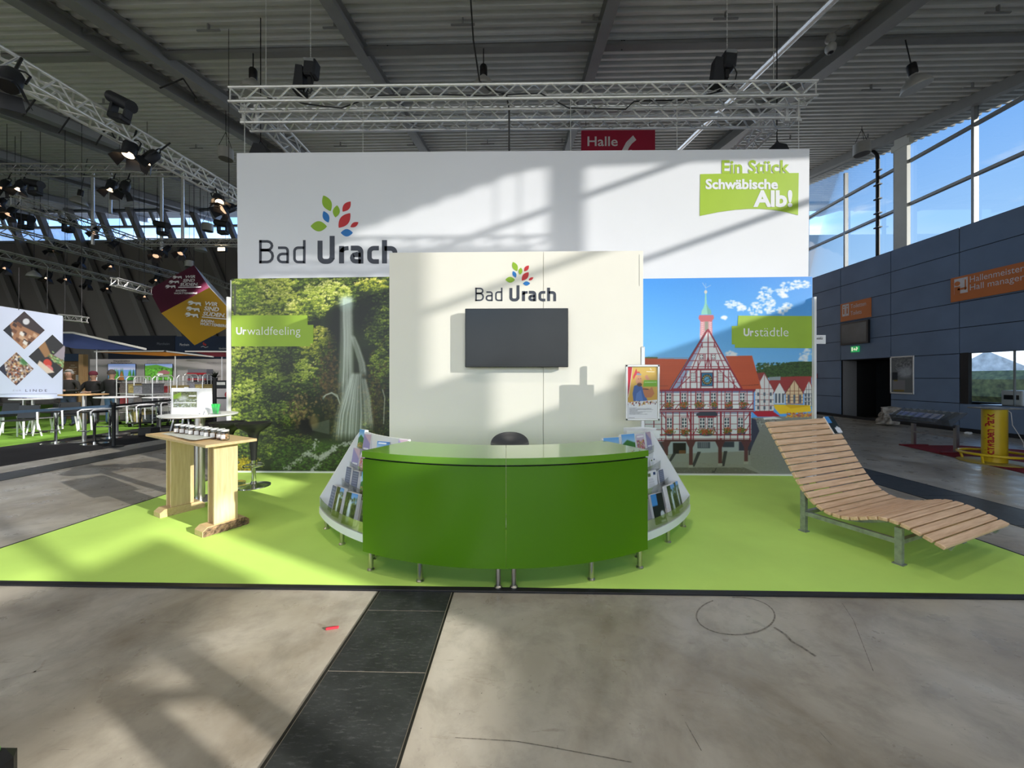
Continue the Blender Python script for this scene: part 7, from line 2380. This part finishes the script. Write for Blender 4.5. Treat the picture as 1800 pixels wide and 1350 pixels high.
# wooden kiosk
kw = thing('wooden_kiosk', 'brown wooden kiosk wall with handwriting behind the standing man', 'kiosk', at(130, 690, 13.6))
M_OAK = wood_mat('brown_oak', (.10, .05, .02), (.17, .09, .035), 2, 'Z')
p, q_ = at(104, 720, 13.6), at(144, 633, 13.6)
MB().box(((p.x + q_.x) / 2, 13.66, q_.z / 2), (q_.x - p.x, .1, q_.z)).build('kiosk_wall', M_OAK, kw)
p, q_ = at(104, 635, 13.6), at(143, 622, 13.6)
MB().box(((p.x + q_.x) / 2, 13.62, (p.z + q_.z) / 2), (q_.x - p.x, .2, q_.z - p.z)).build('kiosk_fascia', M_NAVYWALL, kw)
p, q_ = at(142.5, 720, 13.5), at(150.5, 623, 13.5)
MB().box(((p.x + q_.x) / 2, 13.5, q_.z / 2), (q_.x - p.x, .16, q_.z)).build('corner_post', wood_mat('light_oak', (.34, .19, .08), (.46, .28, .13), 2, 'Z'), kw)
for k, (x0, x1, y) in enumerate(((124, 131, 642), (121, 135, 645.5), (125, 130, 649), (124, 133, 653), (125, 132, 656))):
    MB().box(((at(x0, y, 13.6).x + at(x1, y, 13.6).x) / 2, 13.606, at(x0, y, 13.6).z), (at(x1, y, 13.6).x - at(x0, y, 13.6).x, .004, .03)).build('chalk_line', mat('chalk', (.35, .28, .2), .8), kw)
p, q_ = at(131, 672, 13.55), at(141, 659, 13.55)
tag(MB().box(((p.x + q_.x) / 2, 13.59, (p.z + q_.z) / 2), (q_.x - p.x, .01, q_.z - p.z)).build('notice_sheet', mat('notice_paper', (.3, .28, .27), .6, 0, .2, 40)), 'grey notice sheet pinned to the wooden kiosk', 'notice')
# sail roofs
def sail(name, label, pts_top, pts_bot, Ya, Yb, m_top, m_under):
    """thin roof slab: front edge in pixels at Ya, the back edge pushed to Yb"""
    t = thing(name, label, 'sail roof', at(*pts_top[0], Ya))
    fr = [at(x, y, Ya) for x, y in pts_top]; lo = [at(x, y, Ya) for x, y in pts_bot]
    bk = [Vector((p_.x + .3, Yb, p_.z - .15)) for p_ in fr]
    n = len(fr)
    mb = MB()
    for i in range(n - 1):
        mb.quad(fr[i], fr[i + 1], lo[i + 1], lo[i])
    mb.build('front_edge', m_top, t)
    un = MB()
    for i in range(n - 1):
        un.quad(lo[i], lo[i + 1], bk[i + 1] - Vector((0, 0, .05)), bk[i] - Vector((0, 0, .05)))
        un.quad(fr[i], fr[i + 1], bk[i + 1], bk[i])
    un.build('underside', m_under, t)
    return t
M_EDGE = mat('pale_roof_edge', (.55, .54, .52), .5)
t = thing('blue_sail_roof', 'blue sail roof with white edge right of the pale banner', 'sail roof', at(150, 610, 12.4))
a, b_, c_ = at(104, 583, 12.4), at(126, 583, 12.4), at(255, 612, 12.4)
e1 = Vector((0, 0, -.06))
MB().prism([a, b_, b_ + e1, a + e1], (0, .05, 0)).build('white_edge', M_EDGE, t)
MB().prism([b_, c_, c_ + e1, b_ + e1], (0, .05, 0)).build('white_edge', M_EDGE, t)
dn = [at(104, 607, 12.5), at(135, 613, 12.5), at(180, 615, 12.5), at(252, 615, 12.5)]
poly = [a + e1, b_ + e1, c_ + e1] + dn[::-1]
MB().prism([Vector((p_.x, 12.46, p_.z)) for p_ in poly], (0, .03, 0)).build('blue_cloth', mat('blue_cloth', (.035, .055, .17), .7, 0, .08, 2), t)
for px, y0 in ((170, 604),):
    p = at(px, y0, 12.6)
    MB().cyl((p.x, 12.6, p.z), (p.x, 12.6, 0.01), .016, n=8).build('post', M_CHWHITE, t)
t = thing('orange_sail_roof', 'orange sail roof over the grey stand wall', 'sail roof', at(270, 625, 13.8))
for (x0, ya, x1, yb, h_) in ((165, 617, 292, 616, 3), (288, 616, 374, 626, 3)):
    a, b_ = at(x0, ya, 13.8), at(x1, yb, 13.8)
    MB().prism([a, b_, b_ - Vector((0, 0, .05)), a - Vector((0, 0, .05))], (0, .05, 0)).build('pale_edge', M_EDGE, t)
poly = [at(x, y, 13.84) for x, y in ((165, 619), (292, 618.5), (372, 628), (330, 625), (290, 626), (230, 623), (190, 620.5))]
MB().prism(poly, (0, .03, 0)).build('orange_cloth', mat('orange_cloth', (.45, .17, .02), .7, 0, .08, 2), t)
for px in (170, 308):
    p = at(px, 622, 13.9)
    MB().cyl((p.x, 13.9, p.z), (p.x, 13.9, .012), .018, n=8).build('post', M_CHWHITE, t)
t = thing('red_sail_roof', 'dark red sail roof at the left edge of the waterfall mural', 'sail roof', at(380, 622, 14.2))
a, b_ = at(325, 616.5, 14.2), at(412, 617, 14.2)
MB().prism([a, b_, b_ - Vector((0, 0, .05)), a - Vector((0, 0, .05))], (0, .05, 0)).build('pale_edge', M_EDGE, t)
MB().prism([at(x, y, 14.22) for x, y in ((340, 618.5), (412, 619), (412, 627), (375, 627))], (0, .03, 0)).build('red_cloth', mat('dark_red_cloth', (.11, .006, .016), .7, 0, .1, 2), t)
p = at(390, 622, 14.3)
MB().cyl((p.x, 14.3, p.z), (p.x, 14.3, .012), .018, n=8).build('post', M_CHWHITE, t)

# ------------------------------------------------------------------ counter corner with red logo and shelf of bottles
kc = thing('red_bar_counter', 'white and red bar counter at the left edge of the waterfall mural', 'counter', at(375, 720, 13.0))
p, q_ = at(332, 668, 13.6), at(365, 649, 13.6)
MB().box(((p.x + q_.x) / 2, 13.7, (p.z + q_.z) / 2), (q_.x - p.x, .3, q_.z - p.z)).build('back_cabinet', mat('grey_cabinet', (.16, .16, .18), .5), kc)
for y in (657, 667):
    MB().box(((p.x + q_.x) / 2, 13.53, at(0, y, 13.5).z), (q_.x - p.x, .03, .07)).build('red_stripe', mat('bright_red', (.35, .012, .02), .5), kc)
MB().box(((p.x + q_.x) / 2, 13.7, p.z / 2), (q_.x - p.x, .3, p.z)).build('cabinet_base', M_VOID, kc)
p, q_ = at(381, 720, 12.6), at(412, 683, 12.6)
MB().box(((p.x + q_.x) / 2, 12.8, q_.z / 2), (q_.x - p.x, .4, q_.z)).build('bar_front', M_GREYWALL, kc)
MB().box(((p.x + q_.x) / 2, 12.59, at(0, 699, 12.6).z), (q_.x - p.x, .02, .06)).build('dark_band', M_VOID, kc)
pc = at(401, 694, 12.58)
P0 = [(pc.x + .13 * math.cos(a_), 12.585, pc.z + .13 * math.sin(a_)) for a_ in np.linspace(0, 2 * math.pi, 21)[:-1]]
MB().add(P0, [tuple(range(20))]).build('red_logo', mat('bright_red', (.35, .012, .02)), kc)
P0 = [(pc.x + .06 * math.cos(a_) , 12.58, pc.z + .09 * math.sin(a_)) for a_ in np.linspace(0, 2 * math.pi, 6)[:-1]]
MB().add(P0, [tuple(range(5))]).build('logo_mark', M_LETTER, kc)
cm_ = thing('coffee_machine', 'dark coffee machine on the white and red bar counter', 'machine', at(395, 682, 12.8))
MB().box((at(396, 678, 12.8).x, 12.8, at(396, 676, 12.8).z), (.42, .34, .30), bev=.03).build('machine_body', M_NAVY, cm_)
MB().box((at(396, 678, 12.8).x, 12.62, at(396, 674, 12.8).z), (.3, .02, .1)).build('front_panel', M_STEEL, cm_)
pl = thing('dark_plant', 'dark leafy plant on the white and red bar counter', 'plant', at(378, 690, 12.7))
rr = np.random.default_rng(9)
mb = MB()
c0 = at(378, 664, 12.7)
for k in range(60):
    a_ = rr.random() * 6.28; el = rr.random() * 1.3
    d = Vector((math.cos(a_) * math.cos(el), math.sin(a_) * math.cos(el), math.sin(el))) * (.14 + .14 * rr.random())
    sd = d.cross(Vector((0, 0, 1))).normalized() * .025
    mb.add([c0, c0 + d * .5 + sd, c0 + d, c0 + d * .5 - sd], [(0, 1, 2, 3)])
mb.build('foliage', mat('dark_leaf', (.015, .02, .012), .6), pl)
zc_ = at(396, 683, 12.6).z
MB().cyl((c0.x, c0.y, .012), (c0.x, c0.y, c0.z), .05, .08, 12).build('trunk', M_VOID, pl)
# stand label seen edge on
tag(MB().box(at(402, 600, 17.96), (.19, .06, .5)).build('edge_sign', M_SIGNW), 'small white sign at the left edge of the mural wall', 'sign')
# ------------------------------------------------------------------ wire roll containers
def roll_cage(label, px, Y, w, h):
    p = at(px, 700, Y)
    t = thing('roll_container', label, 'roll container', (p.x, Y, .01), group='wire roll containers')
    for sx in (-1, 1):
        mb = MB()
        x = sx * w / 2
        mb.tube([(x, -.3, .12), (x, -.3, h - .08), (x, -.22, h), (x, .22, h), (x, .3, h - .08), (x, .3, .12)], .015, 6)
        mb.build('side_frame', M_ALU, t, world=False)
        for k in range(4):
            z = .3 + (h - .5) * k / 3
            MB().cyl((x, -.3, z), (x, .3, z), .008, n=5).build('side_wire', M_ALU, t, world=False)
    for k in range(5):
        x = -w / 2 + w * (k + .5) / 5
        MB().cyl((x, .3, .14), (x, .3, h), .008, n=5).build('back_wire', M_ALU, t, world=False)
    MB().box((0, 0, .13), (w, .6, .03)).build('base_deck', M_STEELDARK, t, world=False)
    for z in (.62, 1.05):
        MB().box((0, 0, z), (w - .03, .58, .02)).build('shelf', M_ALU, t, world=False)
    for sx in (-1, 1):
        for sy in (-1, 1):
            MB().cyl((sx * (w / 2 - .05) - .015, sy * .25, .055), (sx * (w / 2 - .05) + .015, sy * .25, .055), .05, n=10).build('castor', M_BLACK, t, world=False)
    return t
cages = [roll_cage('wire roll container right of the man in jeans', 237, 12.2, .6, 1.62), roll_cage('wire roll container before the green village picture', 262, 11.6, .85, 1.62),
         roll_cage('wire roll container behind the tabletop display', 308, 12.4, .7, 1.66), roll_cage('wire roll container left of the red cabinet', 352, 12.9, .7, 1.7)]
rr = np.random.default_rng(14)
cols_ = [(.12, .10, .10), (.35, .30, .30), (.30, .04, .05), (.09, .09, .10), (.40, .32, .12), (.22, .22, .25)]
txt = ('dark', 'pale', 'red', 'black', 'ochre', 'grey')
for ci, t in enumerate(cages):
    for k, z in enumerate((.155, .64, 1.07)):
        for s_ in (-1, 1):
            i = int(rr.integers(0, 6))
            hgt = .22 + .16 * rr.random()
            o = thing('transport_crate', f'{txt[i]} crate {"left" if s_ < 0 else "right"} on the {("deck", "middle shelf", "top shelf")[k]}, {("first", "second", "third", "fourth")[ci]} roll container', 'crate', (t.location.x + s_ * .145, t.location.y, .01 + z), group='crates in the roll containers')
            MB().box((0, 0, hgt / 2), (.27, .46, hgt), bev=.012).build('crate_body', mat('crate_' + txt[i], cols_[i], .6, 0, .3, 18), o, world=False)
            MB().box((0, 0, hgt - .02), (.28, .475, .03)).build('rim', mat('crate_rim_' + txt[i], tuple(c_ * .6 for c_ in cols_[i]), .6), o, world=False)

# ------------------------------------------------------------------ tables, stools and chairs
def pole_table(label, px, py_base, r, top_z, m_top, name='pole_table'):
    p = atz(px, py_base)
    t = thing(name, label, 'table', (p.x, p.y, .009), group='round tables of the neighbouring stand')
    MB().lathe([(r * .62, 0), (r * .62, .012), (.05, .02)], n=28).build('base_disc', M_STEEL, t, world=False, smooth=True)
    MB().lathe([(.04, .018), (.04, top_z - .03)], n=16).build('column', M_STEEL, t, world=False, smooth=True)
    MB().lathe([(r * .95, top_z - .03), (r, top_z - .024), (r, top_z - .004), (r * .99, top_z)], n=36).build('table_top', m_top, t, world=False, smooth=True)
    return t
M_OAKTOP = wood_mat('oak_table_top', (.42, .24, .10), (.58, .36, .17), 2, 'X')
pole_table('round wooden bar table on a steel column', 148, 776, .42, 1.17, M_OAKTOP)
pole_table('white round table nearest the pale banner', 58, 762, .42, .99, M_WHITE)
pole_table('white round table just under the lettering of the pale banner', 42, 752, .42, 1.02, M_WHITE)
pole_table('white round table right beside the black barrier post', 205, 764, .44, 1.05, M_WHITE)
pole_table('white round table behind the man in jeans', 165, 742, .44, 1.08, M_WHITE)
pole_table('white round table left of the tabletop display', 280, 756, .38, 1.0, M_WHITE)
def wire_stool(label, px, py_base, rz):
    p = atz(px, py_base)
    t = thing('wire_stool', label, 'stool', (p.x, p.y, .009), rz, group='chrome wire stools of the neighbouring stand')
    MB().lathe([(.24, 0), (.24, .010), (.06, .018)], n=28).build('base_disc', M_CHROME, t, world=False, smooth=True)
    MB().lathe([(.026, .015), (.026, .42), (.034, .43), (.034, .74)], n=14).build('column', M_CHROME, t, world=False, smooth=True)
    MB().box((0, 0, .765), (.36, .34, .04), bev=.018).build('seat', M_SEAT, t, world=False)
    mb = MB().tube([(-.21, -.16, .36), (-.21, -.18, .78), (-.19, -.12, .82), (-.19, .2, .82), (-.17, .24, .82), (.17, .24, .82), (.19, .2, .82), (.19, -.12, .82), (.21, -.18, .78), (.21, -.16, .36)], .016, 8)
    mb.build('wire_frame', M_CHWHITE, t, world=False, smooth=True)
    MB().tube([(-.21, -.16, .36), (-.15, -.2, .33), (.15, -.2, .33), (.21, -.16, .36)], .013, 8).build('foot_bar', M_CHROME, t, world=False, smooth=True)
    return t
for px, py, rz, lab in ((98, 780, .4, 'chrome wire stool left of the wooden bar table'), (166, 781, -.2, 'chrome wire stool right before the wooden bar table'), (193, 771, .3, 'chrome wire stool just left of the black barrier post'),
                        (246, 764, -.3, 'chrome wire stool right of the black barrier post'), (277, 757, .2, 'chrome wire stool furthest right by the roll containers')):
    wire_stool(lab, px, py, rz)
def shell_chair(label, px, py_base, rz):
    p = atz(px, py_base)
    t = thing('shell_chair', label, 'chair', (p.x, p.y, .009), rz, group='black shell chairs with white legs')
    MB().box((0, 0, .46), (.46, .44, .03), bev=.014).build('seat', M_SEAT, t, world=False)
    MB().box((0, .22, .66), (.44, .03, .36), rot=Matrix.Rotation(-.18, 3, 'X'), bev=.012).build('backrest', M_SEAT, t, world=False)
    MB().tube([(-.2, .2, .45), (-.21, .24, .6), (.21, .24, .6), (.2, .2, .45)], .012, 6).build('back_support', M_CHROME, t, world=False)
    for sx in (-1, 1):
        for sy in (-1, 1):
            MB().cyl((sx * .19, sy * .17, .45), (sx * .25, sy * .24, 0), .022, .015, 8).build('leg', M_CHWHITE, t, world=False, smooth=True)
    return t
for px, py, rz, lab in ((36, 770, .3, 'black shell chair with white legs nearest the left edge'), (76, 764, -.4, 'black shell chair with white legs left of the first wire stool'), (118, 758, .7, 'black shell chair behind the first wire stool'),
                        (4, 760, .2, 'black shell chair cut by the left edge'), (215, 750, 2.4, 'black shell chair behind the black barrier post'), (326, 763, -.3, 'black shell chair left of the round high table column')):
    shell_chair(lab, px, py, rz)
bo = at(33, 700, 9.6)
tag(MB().lathe([(.04, 0), (.045, .02), (.045, .16), (.02, .20), (.02, .24)], (atz(58, 762).x - .25, atz(58, 762).y, 1.0), 12).build('dark_bottle', M_NAVY, smooth=True), 'dark bottle standing on the white table before the pale banner', 'bottle')
# ------------------------------------------------------------------ belt barrier
def barrier_post(px, py, label):
    p = atz(px, py)
    t = thing('barrier_post', label, 'barrier post', (p.x, p.y, .006), group='black belt barrier posts')
    MB().lathe([(.17, 0), (.17, .012), (.05, .03)], n=28).build('base', M_BLACK, t, world=False, smooth=True)
    MB().lathe([(.035, .02), (.035, .92), (.042, .93), (.042, 1.0), (.03, 1.01)], n=18).build('post', M_BLACK, t, world=False, smooth=True)
    return p
pa = barrier_post(200, 786, 'black barrier post with blue belt before the white tables')
pb = Vector((pa.x - 2.2, pa.y - 3.2, 0))
pcb = atz(300, 757)
bp_ = barrier_post(312, 758, 'black barrier post half hidden behind the tabletop display')
blt = mat('blue_belt', (.03, .07, .13), .6)
lft = atx(-60, 727, atz(-40, 830).x)
a, b_ = Vector((pa.x, pa.y, .97)), at(-60, 727, 6.3)
tag(MB().prism([a, b_, b_ + Vector((0, 0, -.055)), a + Vector((0, 0, -.055))], (0, .004, 0)).build('barrier_belt', blt), 'blue barrier belt stretched across the lower left', 'barrier belt')
a, b_ = Vector((pa.x, pa.y, .97)), Vector((bp_.x, bp_.y, .97))
tag(MB().prism([a, b_, b_ + Vector((0, 0, -.05)), a + Vector((0, 0, -.05))], (0, .004, 0)).build('barrier_belt', mat('black_belt', (.008, .008, .01), .6)), 'black barrier belt running right from the barrier post', 'barrier belt')
p = atz(256, 766)
tag(MB().box((p.x + .1, p.y, .12), (.35, .3, .22), bev=.02).build('black_floor_case', M_BLACK), 'black case on the floor behind the wooden table', 'case')

# ------------------------------------------------------------------ people
def person(label, px, Y, H, rz, top_c, leg_c, pose, hair, cap=None, glasses=False, build=1.0, skin=(.42, .24, .17)):
    p = at(px, 700, Y)
    k = H / 1.76
    t = thing('person', label, 'person', (p.x, Y, .009), rz)
    V, E, Rr = [], [], []
    def v(x, y, z, r): V.append((x * k, y * k, z * k)); Rr.append(r * k); return len(V) - 1
    def chain(i, pts):
        for q_ in pts:
            j = v(*q_); E.append((i, j)); i = j
        return i
    B = build
    pel = v(0, 0, .95, .15 * B)
    sp1 = chain(pel, [(0, -.005, 1.10, .145 * B), (0, 0, 1.27, .16 * B), (0, .01, 1.40, .125 * B)])
    neck = chain(sp1, [(0, .01, 1.49, .06), (0, 0, 1.55, .058)])
    head = chain(neck, [(0, -.01, 1.62, .085), (0, 0, 1.68, .095), (0, 0, 1.735, .075)])
    hands = []
    for s in (-1, 1):
        hip = chain(pel, [(s * .10, 0, .90, .105 * B), (s * .11, -.01, .50, .068), (s * .115, .02, .10, .045), (s * .12, -.02, .055, .045), (s * .13, -.14, .035, .035)])
        sh = chain(sp1, [(s * .11 * B, .01, 1.42, .085), (s * .20 * B, .01, 1.40, .07)])
        if pose == 'clasp':
            arm = [(s * .27 * B, -.02, 1.14, .05), (s * .10, -.25, 1.13, .038), (s * .05, -.29, 1.14, .03)]
        elif pose == 'front':
            arm = [(s * .29 * B, -.06, 1.15, .055), (s * .20, -.28, 1.10, .04), (s * .16, -.34, 1.10, .03)]
        else:
            arm = [(s * .27 * B, .0, 1.14, .05), (s * .27, -.14, 1.0, .038), (s * .22, -.22, .98, .03)]
        w = chain(sh, arm)
        q_ = np.array(arm[-1][:3]); d = q_ - np.array(arm[-2][:3]); d = d / np.linalg.norm(d)
        palm = chain(w, [tuple(q_ + d * .05) + (.028,)])
        hands.append(q_ + d * .06)
        for f in range(4):
            o_ = np.array((0, 0, .022 * (f - 1.5)))
            b0 = q_ + d * .075 + o_
            ln = (.055, .065, .06, .045)[f]
            chain(palm, [tuple(b0) + (.009,), tuple(b0 + d * ln * .6 + np.array((-s * .012, 0, 0))) + (.008,), tuple(b0 + d * ln + np.array((-s * .03, 0, 0))) + (.007,)])
        chain(w, [tuple(q_ + d * .03 + np.array((-s * .02, -.01, .03))) + (.010,), tuple(q_ + d * .07 + np.array((-s * .035, -.015, .045))) + (.009,)])
    me = bpy.data.meshes.new('body')
    me.from_pydata(V, E, [])
    ob = bpy.data.objects.new('body', me)
    COL.objects.link(ob)
    sk_ = ob.modifiers.new('skin', 'SKIN'); sk_.use_smooth_shade = True
    for i, s_ in enumerate(me.skin_vertices[0].data):
        s_.radius = (Rr[i], Rr[i]); s_.use_root = (i == 0)
    ob.modifiers.new('sub', 'SUBSURF').levels = 2
    ob.modifiers['sub'].render_levels = 2
    dg = bpy.context.evaluated_depsgraph_get()
    me2 = bpy.data.meshes.new_from_object(ob.evaluated_get(dg))
    bpy.data.objects.remove(ob)
    ms = [mat('jacket_%d' % px, top_c, .8, 0, .15, 12), mat('trousers_%d' % px, leg_c, .8, 0, .15, 12), mat('skin_tone_%d' % px, skin, .55, 0, .05, 20), M_BLACK]
    me2.materials.clear()
    for m in ms: me2.materials.append(m)
    for pg in me2.polygons:
        c_ = pg.center
        z = c_.z / k
        i = 3 if z < .075 else 1 if z < .93 else 0 if z < 1.485 else 2
        for h_ in hands:
            if (Vector(h_) * k - c_).length < .115 * k: i = 2
        pg.material_index = i
        pg.use_smooth = True
    put('body', me2, t)
    if cap:
        MB().lathe([(.108 * k, 1.69 * k), (.113 * k, 1.72 * k), (.108 * k, 1.77 * k), (.085 * k, 1.81 * k), (.045 * k, 1.835 * k), (.001, 1.84 * k)], n=18).build('knit_cap', mat('cap_%d' % px, cap, .9), t, world=False, smooth=True)
    elif hair:
        mb = MB()
        vs = []
        for i in range(7):
            el = i / 6 * 1.4 - .05
            for a_ in range(18):
                an = a_ / 18 * 2 * math.pi
                fr = .55 if math.sin(an) < -.35 and i < 3 else 1
                vs.append((.110 * k * math.cos(el) * math.cos(an) * fr, .114 * k * math.cos(el) * math.sin(an) * fr + .012 * k, (1.68 + .145 * math.sin(el)) * k))
        fs = [(i * 18 + a_, i * 18 + (a_ + 1) % 18, (i + 1) * 18 + (a_ + 1) % 18, (i + 1) * 18 + a_) for i in range(6) for a_ in range(18)] + [tuple(range(108, 126))]
        mb.add(vs, fs).build('hair', mat('hair_%d' % px, hair, .8), t, world=False, smooth=True)
    for s in (-1, 1):
        MB().lathe([(.001, -.010), (.009, 0), (.001, .010)], (s * .034 * k, -.086 * k, 1.665 * k), 8).build('eye', M_BLACK, t, world=False)
        MB().lathe([(.001, -.026), (.014, -.012), (.018, .008), (.001, .026)], (s * .096 * k, .01, 1.65 * k), 8).build('ear', ms[2], t, world=False, smooth=True)
    MB().prism([(-.014 * k, -.085 * k, 1.625 * k), (.014 * k, -.085 * k, 1.625 * k), (0, -.085 * k, 1.665 * k)], (0, -.022 * k, 0)).build('nose', ms[2], t, world=False)
    MB().box((0, -.084 * k, 1.598 * k), (.045 * k, .01, .008)).build('mouth', mat('lip', (.25, .09, .08), .6), t, world=False)
    if glasses:
        MB().tube([(-.06 * k, -.098 * k, 1.665 * k), (-.02 * k, -.104 * k, 1.668 * k), (.02 * k, -.104 * k, 1.668 * k), (.06 * k, -.098 * k, 1.665 * k)], .004, 5).build('glasses', M_BLACK, t, world=False)
    return t
person('grey-haired person in dark jacket and jeans standing with clasped hands', 120.5, 11.6, 1.80, .35, (.022, .020, .018), (.035, .05, .09), 'clasp', (.30, .29, .28), glasses=True)
person('broad person in black sweater and dark red knit cap behind the wooden table', 164, 12.2, 1.74, .15, (.008, .008, .009), (.012, .012, .014), 'front', None, (.10, .012, .025), build=1.28)
person('person in black hooded jacket and blue jeans seen from behind', 197, 12.0, 1.80, math.pi + .2, (.008, .008, .010), (.06, .12, .22), 'clasp', (.05, .04, .035), build=1.1)
# spot lights added to brighten the neighbouring stands
for (x, y, z, tx_, ty, tz, w) in ((-7.2, 7.0, 5.6, -12.5, 10, 2.2, 1500), (-12.0, 11.0, 7.8, -14.5, 10.5, .5, 1000), (-12.5, 13.5, 6.0, -12, 14.6, 2.2, 260), (-9.5, 9.0, 7.6, -9.5, 14, 3.8, 420)):
    o = down_light((x, y, z), w, (1, .95, .9), 60, 'stand_fill_light')
    o.rotation_euler = (Vector((tx_, ty, tz)) - Vector((x, y, z))).to_track_quat('-Z', 'Y').to_euler()
